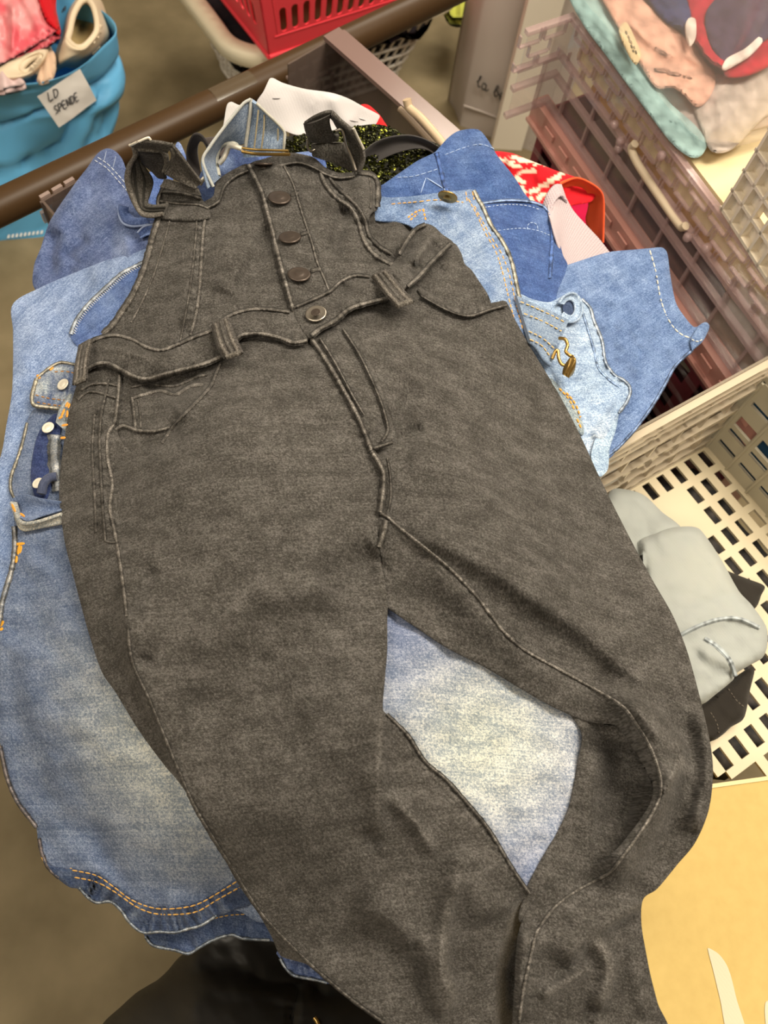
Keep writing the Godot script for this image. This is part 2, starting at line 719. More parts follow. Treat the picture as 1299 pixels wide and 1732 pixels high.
# base(name, linear colour): roughness, gloss
func mk(n: String, col: Color, rough := 0.8, o := {}) -> StandardMaterial3D:
	var m := StandardMaterial3D.new()
	m.resource_name = n
	m.albedo_color = col.linear_to_srgb()
	m.roughness = rough
	m.metallic_specular = o.get("spec", 0.4)
	m.metallic = o.get("metal", 0.0)
	if o.get("vc", false): m.vertex_color_use_as_albedo = true
	if o.has("tex"): m.albedo_texture = o.tex
	if o.has("norm"):
		m.normal_enabled = true
		m.normal_texture = o.norm
		m.normal_scale = o.get("ns", 0.5)
	if o.has("rim"):
		m.rim_enabled = true
		m.rim = o.rim
		m.rim_tint = 0.6
	if o.has("uv"): m.uv1_scale = Vector3.ONE * o.uv
	if o.has("tri"):
		m.uv1_triplanar = true
		m.uv1_world_triplanar = true
		m.uv1_scale = Vector3.ONE * o.tri
	if o.has("alpha"):
		m.transparency = BaseMaterial3D.TRANSPARENCY_ALPHA
		m.albedo_color.a = o.alpha
	if o.has("coat"):
		m.clearcoat_enabled = true
		m.clearcoat = o.coat
		m.clearcoat_roughness = 0.2
	if o.has("back"):
		m.backlight_enabled = true
		m.backlight = o.back
	m.cull_mode = BaseMaterial3D.CULL_DISABLED
	M[n] = m
	return m

func blotch(a: Color, b: Color, freq: float, seed_: int, size := 512) -> NoiseTexture2D:
	var t := NoiseTexture2D.new()
	t.width = size
	t.height = size
	t.seamless = true
	var f := FastNoiseLite.new()
	f.seed = seed_
	f.frequency = freq
	f.fractal_octaves = 5
	t.noise = f
	var g := Gradient.new()
	g.set_color(0, a.linear_to_srgb())
	g.set_color(1, b.linear_to_srgb())
	t.color_ramp = g
	return t

func make_materials():
	noise.seed = 4
	noise.frequency = 0.012
	noise.fractal_octaves = 3
	noise2.seed = 9
	noise2.frequency = 0.02
	noise2.fractal_octaves = 2
	var tw_black := twill(640, Color(0.52, 0.515, 0.50), Color(1.0, 1.0, 1.0), 3, 0.22)
	var tw_blue := twill(640, Color(0.56, 0.61, 0.69), Color(1.0, 1.0, 1.0), 5, 0.28)
	var nm := bumpmap(512, 7, 0)
	# vertex colours hold the cloth's own colour plus painted fold shade; 0.5 is the plain tone, so wear can go above it
	mk("black_denim", Color(0.412, 0.388, 0.372), 0.88, {"vc": true, "tex": tw_black, "norm": nm, "ns": 0.45, "rim": 0.25, "spec": 0.25})
	mk("denim", Color(1, 1, 1), 0.9, {"vc": true, "tex": tw_blue, "norm": nm, "ns": 0.4, "rim": 0.2, "spec": 0.25})
	mk("plain_cloth", Color(1, 1, 1), 0.9, {"vc": true, "norm": nm, "ns": 0.25, "rim": 0.2, "spec": 0.25})
	mk("thread", Color(1, 1, 1), 0.7, {"vc": true})
	mk("gunmetal", Color(0.085, 0.066, 0.055), 0.36, {"metal": 0.6})
	mk("worn_metal", Color(0.42, 0.38, 0.33), 0.34, {"metal": 0.9})
	mk("silver", Color(0.80, 0.75, 0.64), 0.42, {"metal": 0.5})
	mk("brass", Color(0.40, 0.26, 0.085), 0.33, {"metal": 0.9})
	mk("dark_mark", Color(0.03, 0.03, 0.03), 0.6)
	mk("nylon", Color(0.018, 0.0165, 0.015), 0.42, {"vc": true, "spec": 0.45})

# ---------- the scene ----------
func _ready():
	set_camera()
	sky_and_lamps()
	make_materials()
	lie_of_the_pile()
	room()
	background()
	crates()
	pile()
	black_dungarees()

func sky_and_lamps():
	var we := WorldEnvironment.new()
	we.name = "surroundings"
	var e := Environment.new()
	e.background_mode = Environment.BG_COLOR
	e.background_color = Color(0.02, 0.02, 0.02)
	e.tonemap_mode = Environment.TONE_MAPPER_LINEAR
	e.tonemap_exposure = 0.86
	e.sdfgi_enabled = true
	e.ssao_enabled = true
	e.ssil_enabled = true
	we.environment = e
	add_child(we)
	ceiling_lamp(Vector3(0.8, 2.74, -0.8), Vector2(1.4, 0.6), 8.6, "wide lit ceiling panel above the denim heap")
	ceiling_lamp(Vector3(-1.6, 2.74, -0.6), Vector2(1.2, 0.4), 2.8, "added unseen fill panel over the bare concrete floor")  # fill lamp added to brighten the floor side
	ceiling_lamp(Vector3(-0.5, 2.74, 1.0), Vector2(1.2, 0.5), 2.4, "added unseen fill panel behind and above the camera")  # fill lamp added to light the sides facing the camera
	ceiling_lamp(Vector3(0.4, 2.74, -3.0), Vector2(1.4, 0.6), 6.5, "lit ceiling panel over the baskets and the paper bag")

func ceiling_lamp(at: Vector3, size: Vector2, energy: float, label: String):
	var l := AreaLight3D.new()
	l.name = numbered("ceiling_panel_glow")
	l.area_size = size
	l.light_color = Color(1.0, 0.955, 0.875)
	l.light_energy = energy
	l.area_range = 12.0
	l.shadow_enabled = true
	l.position = at - Vector3(0, 0.06, 0)
	l.rotation = Vector3(-PI / 2, 0, 0)
	add_child(l)
	var o := thing("ceiling_light", label, "lamp", at, "lamp panels under the ceiling")
	var B := Buf.new()
	B.box(at + Vector3(-size.x / 2 - 0.03, 0, -size.y / 2 - 0.03), Vector3(size.x + 0.06, 0, 0), Vector3(0, 0.05, 0), Vector3(0, 0, size.y + 0.06))
	var m := StandardMaterial3D.new()
	m.albedo_color = Color(0.9, 0.9, 0.9)
	put("housing", B.mesh(), m, o)
	var D := Buf.new()
	D.box(at + Vector3(-size.x / 2, -0.02, -size.y / 2), Vector3(size.x, 0, 0), Vector3(0, 0.02, 0), Vector3(0, 0, size.y))
	var g := StandardMaterial3D.new()
	g.albedo_color = Color(1, 1, 1)
	g.emission_enabled = true
	g.emission = Color(1.0, 0.94, 0.84)
	g.emission_energy_multiplier = 2.0
	put("diffuser", D.mesh(), g, o)

func lie_of_the_pile():
	for c in [[430, 270, .875], [600, 260, .87], [250, 300, .84], [500, 420, .88], [300, 450, .87], [150, 350, .82], [60, 450, .79], [20, 520, .77], [20, 650, .79], [20, 800, .79], [10, 1000, .79], [-20, 1250, .76], [40, 1380, .71], [120, 1500, .69], [250, 1590, .68], [400, 1590, .70], [500, 1650, .72],
			[130, 620, .86], [130, 900, .87], [250, 1000, .895], [150, 1200, .85], [280, 1400, .81], [400, 850, .915], [640, 700, .905], [850, 850, .91], [830, 540, .89], [760, 420, .875], [750, 320, .86], [820, 250, .845], [930, 400, .83], [1000, 300, .79], [1190, 550, .79], [1100, 450, .80], [1050, 640, .815], [1030, 780, .80], [1000, 720, .86],
			[1150, 1050, .86], [1200, 1280, .85], [1100, 1500, .83], [650, 1150, .885], [800, 1300, .86], [900, 1450, .84], [400, 1300, .86], [600, 1500, .84], [600, 1700, .80], [750, 1720, .79], [950, 1600, .82], [1080, 1720, .79], [300, 1800, .68], [900, 1800, .78]]:
		lifts.append(Vector3(c[0], c[1], c[2]))

func room():
	var flo := mk("concrete", Color(1, 1, 1), 0.62, {"tex": blotch(Color(0.155, 0.122, 0.066), Color(0.275, 0.220, 0.130), 0.012, 21, 1024), "tri": 0.42, "spec": 0.35})
	var wal := mk("wall_paint", Color(0.62, 0.58, 0.50), 0.9)
	var rooms := [["floor", Vector3(-4, -0.1, -5.5), Vector3(8, 0.1, 8), flo], ["ceiling", Vector3(-4, 2.8, -5.5), Vector3(8, 0.1, 8), wal], ["wall_left", Vector3(-4.1, 0, -5.5), Vector3(0.1, 2.8, 8), wal], ["wall_right", Vector3(4, 0, -5.5), Vector3(0.1, 2.8, 8), wal], ["wall_back", Vector3(-4, 0, -5.6), Vector3(8, 2.8, 0.1), wal], ["wall_front", Vector3(-4, 0, 2.5), Vector3(8, 2.8, 0.1), wal]]
	for w in rooms:
		var B := Buf.new()
		B.box(w[1], Vector3(w[2].x, 0, 0), Vector3(0, w[2].y, 0), Vector3(0, 0, w[2].z))
		var o := put(w[0], B.mesh(), w[3])
		o.set_meta("kind", "structure")
		o.set_meta("label", {"floor": "bare grey-brown concrete floor with faint stains", "ceiling": "plain pale ceiling above the pile"}.get(w[0], "plain pale wall of the store room, " + w[0].replace("_", " on the ") + " side"))


# ---------- the charcoal dungarees on top ----------
var bf := []       # folds of the charcoal cloth
var bwear := []    # worn, paler lines: fold() entries whose shade counts

func hb(p: Vector2) -> float:
	var f := folds(bf, p)
	return lie(p) + 0.016 + f.x + noise.get_noise_2d(p.x * 0.7, p.y * 0.7) * 0.0030 + noise2.get_noise_2d(p.x * 2.2, p.y * 2.2) * 0.0007

func charcoal(p: Vector2) -> Color:
	var w := folds(bwear, p).y + folds(bf, p).y  # wear, plus ridge light and crease shade painted by the folds
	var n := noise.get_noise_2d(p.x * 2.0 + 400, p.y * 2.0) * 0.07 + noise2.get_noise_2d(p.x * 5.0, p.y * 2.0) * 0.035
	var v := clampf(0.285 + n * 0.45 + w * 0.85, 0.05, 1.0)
	return Color(v, v * (0.99 + 0.02 * n), v * (0.97 + 0.1 * n))

func bcloth(n: String, parent: Node3D, flat: Array, hf: Callable, o := {}) -> MeshInstance3D:
	if not o.has("step"): o.step = 6.0 if n == "leg" else 4.5
	return put(n, cloth(pv(flat), hf, o.get("cf", charcoal), o), M.black_denim, parent)

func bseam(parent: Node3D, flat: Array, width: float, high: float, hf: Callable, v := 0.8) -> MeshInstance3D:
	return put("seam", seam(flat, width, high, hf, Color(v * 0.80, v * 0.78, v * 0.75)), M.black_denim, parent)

func black_dungarees():
	var t := thing("dungarees", "charcoal grey denim dungarees laid flat on top of the pile", "dungarees", pt(500, 800, lie(Vector2(500, 800))))
	# folds: right-hand thigh in the picture
	bf = [
		fold([672, 866, 720, 905, 765, 925, 840, 965, 920, 1020, 980, 1060, 1050, 1120, 1110, 1172, 1165, 1240], 0.0189, 24, 80),
		fold([700, 935, 760, 985, 830, 1060, 900, 1125, 980, 1180, 1040, 1205], 0.0081, 30, 20),
		fold([1000, 1160, 1060, 1190, 1105, 1245, 1124, 1310, 1118, 1350, 1080, 1415, 1040, 1470, 1000, 1494], 0.0351, 40, 26),
		fold([1070, 1175, 1125, 1225, 1158, 1280, 1160, 1330], 0.0105, 22, 12, 0.03),
		fold([1158, 1280, 1140, 1310, 1122, 1345], 0.0070, 8, 8, 0.08),
		fold([1180, 1190, 1196, 1270, 1194, 1340, 1165, 1410], 0.0175, 18, 34),
		fold([1092, 1519, 1050, 1550, 1024, 1567, 990, 1588, 955, 1640], 0.0157, 44, 11, 0.02),
		fold([910, 1690, 940, 1668, 975, 1648, 1005, 1630], 0.0105, 14, 8, 0.07),
		fold([1000, 1580, 1022, 1605, 1030, 1640, 1022, 1675, 1005, 1710], 0.0140, 20, 14, 0.10),
		fold([1062, 1600, 1080, 1660, 1092, 1725], 0.0070, 16, 16, 0.02),
		fold([890, 1560, 886, 1600, 880, 1660, 876, 1730], 0.0175, 14, 30),
		# left leg
		fold([200, 900, 210, 1000, 216, 1060, 222, 1120, 252, 1182, 300, 1298, 335, 1375, 400, 1480, 442, 1545, 518, 1624, 592, 1688, 650, 1730], 0.0157, 12, 60),
		fold([262, 955, 240, 1000, 217, 1046], -0.0070, 10, 14, -0.06),
		fold([650, 1180, 645, 1230, 641, 1320, 640, 1390, 650, 1424], 0.0140, 34, 14, 0.02),
		fold([618, 1400, 628, 1420, 640, 1436], -0.0065, 16, 14, -0.05),
		fold([648, 1340, 672, 1362, 700, 1390, 735, 1448], 0.0088, 12, 12, 0.05),
		fold([784, 1470, 770, 1500, 757, 1530, 752, 1570, 749, 1640, 764, 1684, 750, 1722], 0.0157, 22, 14, 0.07),
		fold([590, 1543, 646, 1556, 686, 1588, 712, 1622, 720, 1665, 734, 1735], 0.0211, 14, 46),
		fold([760, 1440, 800, 1500, 830, 1560], 0.0088, 30, 30),
		fold([540, 990, 600, 960, 640, 930], -0.0088, 30, 30),
		fold([420, 1010, 520, 1000, 620, 960], 0.0070, 30, 24),
		fold([230, 1120, 245, 1115, 262, 1126], -0.0053, 8, 8),
		fold([640, 730, 680, 690, 700, 640], -0.0070, 14, 14, -0.02),
		fold([668, 750, 690, 735, 715, 722], -0.0070, 8, 8, -0.03),
		fold([690, 760, 760, 800, 840, 860], 0.0088, 40, 40),
		# bib
		fold([588, 346, 580, 372, 570, 405, 560, 440], -0.0095, 16, 12, -0.03),
		fold([452, 380, 440, 425, 415, 470, 398, 505], -0.0081, 14, 22, -0.03),
		fold([360, 400, 390, 440, 380, 500], 0.0081, 30, 30),
		fold([330, 340, 330, 400, 318, 470, 316, 560], 0.0054, 18, 14),
		fold([600, 300, 618, 330, 624, 380], 0.0081, 16, 16),
		fold([655, 470, 680, 425, 700, 395], 0.0095, 16, 20),
		fold([700, 450, 720, 415, 735, 392], 0.0081, 7, 10, 0.03),
		fold([790, 420, 815, 470, 830, 510], 0.0081, 18, 30),
		fold([815, 445, 822, 470, 828, 505], 0.0041, 6, 6, 0.06),
		fold([700, 372, 690, 420, 655, 450], -0.0081, 14, 14, -0.05),
		# waistband dips
		fold([150, 585, 215, 598, 262, 612, 330, 598, 385, 560, 480, 548], 0.0054, 18, 18),
		fold([560, 520, 620, 488, 660, 478], 0.0068, 20, 20),
		fold([585, 478, 575, 500, 560, 515], -0.0054, 8, 8, -0.04),
		fold([240, 648, 290, 655, 340, 640], -0.0081, 20, 20),
		fold([230, 745, 270, 742, 300, 715], -0.0068, 16, 10, -0.02),
		fold([300, 712, 330, 690, 352, 652], 0.0081, 8, 30),
		fold([140, 690, 150, 800, 155, 900], 0.0054, 16, 20),
		fold([180, 660, 176, 760, 180, 860, 186, 915], 0.0081, 14, 8),
	]
	bf.append_array([
		# lower leg: sharp ridges, light painted on their tops and dark in the valleys
		fold([646, 1185, 643, 1230, 640, 1320, 639, 1390, 644, 1415, 652, 1426], 0.0015, 5, 3, 0.10),
		fold([640, 1440, 662, 1430, 686, 1416], 0.002, 5, 5, 0.06),
		fold([655, 1330, 690, 1376, 716, 1410, 738, 1450], 0.002, 5, 8, 0.07),
		fold([786, 1452, 776, 1480, 762, 1512], 0.002, 8, 6, 0.06),
		fold([770, 1500, 757, 1535, 751, 1575, 748, 1640, 760, 1682, 750, 1724], 0.004, 9, 9, 0.10),
		fold([690, 1588, 706, 1612, 714, 1650, 722, 1690, 738, 1740], -0.010, 12, 9, -0.05),
		fold([596, 1546, 646, 1560, 684, 1592], -0.004, 6, 8, -0.03),
		# crossing leg: bright ridges and dark creases painted likewise
		fold([1092, 1519, 1050, 1549, 1022, 1568, 994, 1584], 0.002, 5, 4, 0.12),
		fold([1090, 1530, 1050, 1562, 1030, 1580], -0.006, 8, 12, -0.04),
		fold([906, 1692, 926, 1680, 950, 1662, 985, 1642, 1006, 1628], 0.003, 6, 5, 0.12),
		fold([990, 1586, 1012, 1600, 1026, 1622, 1032, 1648, 1024, 1680, 1010, 1712], 0.004, 10, 9, 0.16),
		fold([1004, 1700, 996, 1720, 992, 1745], -0.006, 8, 8, -0.05),
		fold([960, 1560, 990, 1530, 1010, 1510], 0.003, 14, 14, 0.0),
		fold([1158, 1278, 1140, 1306, 1124, 1342, 1120, 1356], 0.003, 5, 5, 0.12),
		fold([1162, 1284, 1164, 1320, 1160, 1370], 0.003, 6, 8, 0.05),
		fold([1184, 1330, 1180, 1372, 1172, 1410], 0.003, 6, 6, 0.04),
		fold([1060, 1190, 1100, 1228, 1140, 1262, 1160, 1282], 0.004, 8, 12, 0.04),
		# seat and waist on the far side
		fold([694, 470, 716, 438, 742, 408], -0.006, 8, 8, -0.04),
		fold([668, 452, 690, 420, 700, 396], -0.008, 8, 8, -0.05),
		fold([706, 432, 722, 408, 736, 392], -0.005, 5, 5, -0.05),
		fold([700, 442, 716, 418, 730, 396], 0.003, 4, 4, 0.08),
		fold([744, 452, 770, 430, 784, 440], 0.004, 10, 10, 0.03),
		fold([740, 500, 760, 470, 764, 440], 0.003, 8, 8, 0.05),
		fold([640, 452, 620, 450, 596, 446], 0.0015, 3, 3, 0.06),
		# creases along the waistband
		fold([150, 596, 190, 588, 226, 600, 262, 612], 0.002, 4, 6, 0.05),
		fold([270, 612, 310, 604, 346, 588], -0.003, 6, 6, -0.03),
		fold([410, 545, 440, 540, 480, 546], 0.002, 4, 5, 0.05),
		fold([600, 482, 584, 500, 566, 524], -0.003, 5, 5, -0.04),
		fold([620, 476, 640, 486, 652, 494], 0.002, 6, 6, 0.04),
		# coin pocket dip and the drag lines below it
		fold([232, 742, 262, 742, 286, 728], 0.002, 5, 5, 0.02),
		fold([560, 1010, 600, 985, 640, 960], -0.003, 14, 18, -0.02),
		fold([345, 660, 395, 700, 430, 760], 0.003, 26, 26, 0.02),
	])
	bwear = [
		fold([516, 560, 552, 606, 586, 668, 612, 725, 630, 770], 0, 16, 5, 0.06),
		fold([560, 590, 600, 640, 650, 720], 0, 10, 14, 0.05),
		fold([600, 555, 625, 590, 640, 640], 0, 8, 8, 0.05),
		fold([190, 600, 260, 612, 340, 592], 0, 8, 8, 0.05),
		fold([230, 500, 250, 440, 262, 390], 0, 10, 10, 0.04),
		fold([640, 880, 646, 960, 654, 1040], 0, 4, 4, 0.05),
		fold([1046, 874, 1068, 930, 1090, 970, 1120, 1020, 1150, 1066], 0, 2.5, 2.5, 0.10),
		fold([655, 1220, 720, 1300, 790, 1375, 860, 1470], 0, 12, 10, 0.03),
		fold([930, 1560, 900, 1620, 886, 1700], 0, 10, 10, 0.06),
		fold([1000, 1500, 1060, 1450, 1105, 1380], 0, 6, 6, 0.04),
		fold([820, 640, 860, 700, 900, 800], 0, 60, 60, 0.03),
		fold([400, 640, 480, 720, 560, 840], 0, 80, 60, 0.03),
		fold([330, 900, 380, 1000, 420, 1150], 0, 70, 70, 0.02),
	]
	var leg_h := func(p: Vector2): return hb(p) + 0.004 - 0.055 * smoothstep(-26.0, 14.0, p.x - lerpf(890.0, 860.0, clampf((p.y - 1520.0) / 120.0, 0.0, 1.0))) * smoothstep(1500.0, 1560.0, p.y)
	var low_h := func(p: Vector2): return hb(p) - 0.010 - 0.016 * smoothstep(60.0, 0.0, p.distance_to(Vector2(1090, 1330)) - 20.0)
	var thigh_h := func(p: Vector2): return hb(p)
	inside_folds()
	# the inside of the crossing leg, seen below the knee
	# seams draw the cloth up: puckers beside them
	for s in [[[144, 626, 181, 614, 223, 635, 248, 641, 285, 631, 322, 622, 351, 613, 380, 600], 9, .0010], [[400, 574, 435, 564, 470, 570, 520, 576], 9, .0010], [[527, 568, 566, 543, 592, 522, 626, 511, 656, 504], 9, .0012], [[262, 366, 250, 405, 240, 440, 228, 470, 214, 500, 196, 535, 178, 560], 14, .0018], [[340, 345, 337, 400, 332, 460, 324, 520, 314, 572], 12, .0016], [[552, 300, 578, 338, 600, 356, 612, 380, 620, 405, 640, 425, 664, 440], 11, .0020], [[527, 568, 566, 630, 600, 700, 630, 764], 16, .0014], [[206, 640, 190, 730, 186, 800, 190, 880, 200, 940], 13, .0014], [[170, 670, 164, 740, 168, 820, 172, 910], 11, .0012], [[720, 498, 750, 516, 776, 526, 800, 528, 830, 519, 854, 513], 9, .0014], [[660, 1215, 720, 1292, 756, 1324, 801, 1375, 830, 1410, 868, 1472, 892, 1510], 20, .0018], [[915, 1560, 900, 1600, 890, 1660, 882, 1730], 16, .0014], [[650, 890, 700, 920, 770, 990, 840, 1060, 900, 1110], 12, .0008], [[270, 588, 300, 582, 360, 558, 400, 528, 450, 522, 490, 526], 9, .0010], [[440, 283, 476, 278, 510, 272, 550, 288, 590, 296], 9, .0009], [[690, 478, 720, 450, 755, 416], 10, .0014], [[140, 656, 160, 650, 198, 654], 9, .0010]]:
		bf.append(puckers(s[0], s[2], s[1], s[1], 11.0, 0.17))  # last value paints pale and dark bands along the puckers
	var inner := bcloth("leg_inside", t, [960, 1195, 1020, 1205, 1075, 1215, 1130, 1290, 1140, 1360, 1080, 1450, 1010, 1500, 930, 1550, 880, 1560, 885, 1518, 893, 1497, 912, 1460, 940, 1412, 960, 1372, 970, 1330, 977, 1290, 984, 1240], func(p: Vector2): return hb(p) - 0.003 - 0.017 * smoothstep(985.0, 1050.0, p.x) + folds(infold, p).x * smoothstep(950.0, 1010.0, p.x))
	inner.set_meta("label", "shaded inner side of the folded leg")
	bcloth("leg_tab", t, [1000, 1234, 1014, 1228, 1030, 1226, 1060, 1234, 1070, 1250, 1060, 1256, 1034, 1252, 1016, 1244], func(p: Vector2): return hb(p) - 0.010, {"step": 3.5})
	# legs
	bcloth("leg", t, [500, 530, 560, 530, 640, 495, 690, 480, 712, 487, 730, 500, 749, 513, 776, 526, 797, 528, 828, 518, 854, 509, 871, 540, 900, 592, 926, 634, 956, 686, 986, 746, 1012, 803, 1043, 866, 1076, 930, 1106, 985, 1135, 1035, 1154, 1078, 1168, 1120, 1186, 1188, 1201, 1255, 1206, 1305, 1199, 1369, 1176, 1425, 1146, 1462, 1111, 1504, 1088, 1521, 1085, 1562, 1093, 1612, 1101, 1652, 1112, 1695, 1128, 1760, 1000, 1770, 866, 1766, 867, 1732, 869, 1692, 872, 1632, 877, 1580, 892, 1540, 922, 1506, 960, 1482, 996, 1465, 1016, 1457, 1040, 1440, 1064, 1412, 1088, 1380, 1104, 1350, 1104, 1328, 1086, 1290, 1066, 1258, 1050, 1232, 1036, 1225, 994, 1220, 933, 1194, 874, 1160, 822, 1129, 759, 1097, 707, 1063, 656, 1028, 620, 1000, 600, 900, 560, 700], thigh_h)
	bcloth("leg", t, [140, 616, 180, 606, 200, 612, 204, 640, 201, 680, 197, 718, 203, 742, 222, 764, 246, 772, 258, 762, 271, 747, 292, 717, 322, 685, 337, 670, 354, 650, 361, 634, 368, 606, 384, 580, 400, 560, 470, 560, 512, 562, 527, 572, 548, 604, 578, 654, 602, 698, 618, 735, 627, 764, 643, 787, 650, 803, 648, 838, 642, 868, 638, 892, 643, 940, 651, 985, 656, 1020, 655, 1050, 655, 1100, 651, 1150, 648, 1200, 660, 1212, 688, 1238, 718, 1286, 755, 1318, 800, 1370, 828, 1404, 867, 1467, 898, 1513, 910, 1536, 904, 1570, 900, 1610, 896, 1650, 892, 1760, 760, 1770, 670, 1762, 640, 1720, 592, 1688, 545, 1650, 518, 1631, 495, 1624, 474, 1616, 459, 1584, 440, 1550, 425, 1528, 396, 1484, 345, 1386, 300, 1320, 280, 1297, 235, 1236, 196, 1172, 172, 1136, 150, 1071, 136, 1020, 122, 966, 110, 920, 103, 870, 100, 830, 105, 770, 116, 700, 128, 656], leg_h, {"turn": 0.3})
	# pocket facing on the far hip
	bcloth("hip_facing", t, [690, 470, 720, 440, 745, 412, 768, 411, 780, 428, 786, 446, 797, 456, 812, 478, 826, 500, 829, 520, 797, 534, 770, 532, 740, 515, 705, 498], func(p: Vector2): return hb(p) - 0.003)
	# hip pocket: facing below the cut edge of the front, coin pocket on it
	var pf := func(p: Vector2): return hb(p) + 0.001
	var ph := func(p: Vector2): return hb(p) + 0.0025
	bcloth("hip_facing", t, [186, 596, 260, 606, 330, 592, 385, 575, 390, 620, 372, 650, 350, 680, 310, 720, 280, 756, 250, 786, 205, 770, 184, 730, 188, 660], pf)
	bcloth("coin_pocket", t, [221, 668, 248, 661, 272, 657, 297, 661, 320, 649, 350, 645, 356, 660, 330, 690, 300, 722, 262, 730, 230, 728, 226, 700], ph, {"thick": 0.0018})
	bseam(t, [223, 674, 248, 666, 272, 661, 297, 667, 322, 653, 344, 650], 5, 0.0018, ph, 0.75)
	bseam(t, [223, 672, 227, 700, 229, 726], 4, 0.0014, ph, 0.75)
	bseam(t, [233, 676, 237, 702, 238, 724], 3, 0.001, ph, 0.6)
	bseam(t, [196, 727, 208, 720, 233, 728, 260, 729, 288, 723], 5, 0.0022, ph, 0.85)
	bseam(t, [222, 655, 250, 649, 275, 652, 300, 652, 330, 638, 350, 634], 4, 0.0016, pf, 0.6)
	bseam(t, [375, 609, 363, 638, 357, 652, 340, 672, 325, 687, 295, 719, 274, 749], 4, 0.0014, leg_h, 0.55)
	# waistband
	var wh := func(p: Vector2): return hb(p) + 0.0105
	bcloth("waistband", t, [140, 590, 164, 572, 194, 566, 223, 573, 248, 586, 272, 591, 297, 583, 329, 569, 359, 557, 386, 534, 420, 523, 450, 523, 492, 527, 512, 540, 522, 574, 495, 579, 470, 571, 435, 565, 408, 568, 396, 582, 378, 600, 351, 613, 322, 622, 285, 631, 248, 640, 223, 635, 203, 624, 181, 614, 162, 616, 146, 626, 138, 612], wh)
	bcloth("waistband", t, [496, 520, 514, 512, 531, 505, 559, 491, 577, 475, 600, 465, 625, 467, 650, 458, 672, 436, 688, 407, 702, 387, 718, 378, 734, 383, 748, 396, 767, 411, 754, 424, 734, 440, 711, 466, 690, 485, 660, 504, 626, 510, 592, 521, 566, 542, 540, 556, 524, 572, 508, 552], func(p: Vector2): return hb(p) + 0.0125)
	bseam(t, [144, 626, 162, 616, 181, 614, 203, 624, 223, 635, 248, 641, 285, 631, 322, 622, 351, 613, 380, 600], 6, 0.003, wh, 0.82)
	bseam(t, [400, 574, 408, 567, 435, 564, 470, 570, 495, 579, 520, 576], 6, 0.003, wh, 0.9)
	bseam(t, [150, 581, 164, 573, 194, 567, 223, 574, 248, 587, 272, 592, 297, 584, 329, 570, 359, 558, 386, 535, 420, 524, 450, 523, 490, 528], 5, 0.0024, wh, 0.68)
	var wr := func(p: Vector2): return hb(p) + 0.0135
	bseam(t, [527, 568, 540, 557, 566, 543, 592, 522, 626, 511, 656, 504], 6, 0.003, wr, 0.8)
	bseam(t, [690, 484, 711, 465, 734, 439, 762, 412], 5, 0.0026, wr, 0.62)
	bseam(t, [498, 520, 531, 506, 559, 492, 577, 476, 600, 466, 625, 468], 4, 0.002, wr, 0.62)
	bseam(t, [676, 430, 690, 405, 704, 388, 720, 380], 5, 0.0024, wr, 0.66)
	# bib: main panel, side panel, inside of the back
	var bh := func(p: Vector2): return hb(p) + 0.002
	bcloth("back_panel", t, [600, 352, 640, 356, 664, 358, 688, 371, 706, 384, 700, 410, 684, 440, 660, 470, 630, 460, 600, 420], func(p: Vector2): return hb(p) - 0.010)
	bcloth("bib", t, [272, 360, 300, 352, 352, 340, 361, 331, 365, 309, 379, 296, 398, 285, 416, 278, 432, 276, 448, 269, 465, 264, 492, 259, 516, 263, 532, 268, 552, 284, 575, 292, 600, 291, 622, 293, 634, 299, 639, 312, 639, 352, 628, 360, 622, 378, 626, 400, 640, 420, 668, 442, 676, 452, 660, 475, 620, 480, 570, 500, 530, 525, 500, 540, 430, 545, 380, 560, 330, 590, 270, 605, 220, 595, 168, 580, 172, 565, 190, 551, 206, 528, 224, 498, 240, 462, 250, 432, 258, 400], bh, {"turn": 0.2})
	bseam(t, [270, 366, 259, 400, 250, 434, 241, 462, 224, 500, 206, 528, 190, 551, 174, 566], 7, 0.003, bh, 0.72)
	bseam(t, [290, 362, 280, 400, 268, 440, 256, 475, 238, 515, 222, 545], 3, 0.0012, bh, 0.6)
	bseam(t, [352, 344, 345, 380, 341, 430, 338, 480, 332, 530, 322, 566], 5, 0.0026, bh, 0.74)
	bseam(t, [334, 345, 331, 400, 325, 460, 316, 520, 305, 576], 3, 0.0016, bh, 0.58)
	bseam(t, [541, 288, 550, 311, 568, 333, 592, 351, 606, 375, 613, 399, 624, 420, 640, 436, 665, 448], 6, 0.0036, bh, 0.72)
	bseam(t, [552, 290, 566, 312, 590, 335, 605, 350, 617, 372, 624, 398, 640, 416, 662, 430], 5, 0.003, bh, 0.52)
	bseam(t, [605, 293, 622, 294, 634, 300, 639, 314, 638, 350], 6, 0.003, bh, 0.66)
	bseam(t, [625, 300, 628, 325, 627, 352], 3, 0.0014, bh, 0.58)
	# hem of the bib
	var th := func(p: Vector2): return hb(p) + 0.005
	bcloth("bib_hem", t, [345, 342, 361, 331, 365, 309, 379, 296, 398, 285, 417, 277, 420, 288, 402, 294, 386, 305, 376, 318, 370, 338, 352, 352], th)
	bcloth("bib_hem", t, [424, 276, 448, 268, 465, 263, 492, 258, 516, 262, 532, 267, 552, 284, 575, 292, 601, 291, 598, 300, 572, 302, 548, 295, 528, 283, 504, 276, 476, 280, 440, 286, 427, 288], th)
	bseam(t, [350, 352, 370, 340, 378, 318, 390, 304, 404, 295, 420, 288], 3, 0.0016, th, 0.75)
	bseam(t, [428, 287, 452, 283, 476, 279, 504, 275, 528, 282, 550, 294, 573, 301, 600, 298], 3, 0.0016, th, 0.72)
	# button placket
	var kh := func(p: Vector2): return hb(p) + 0.0065
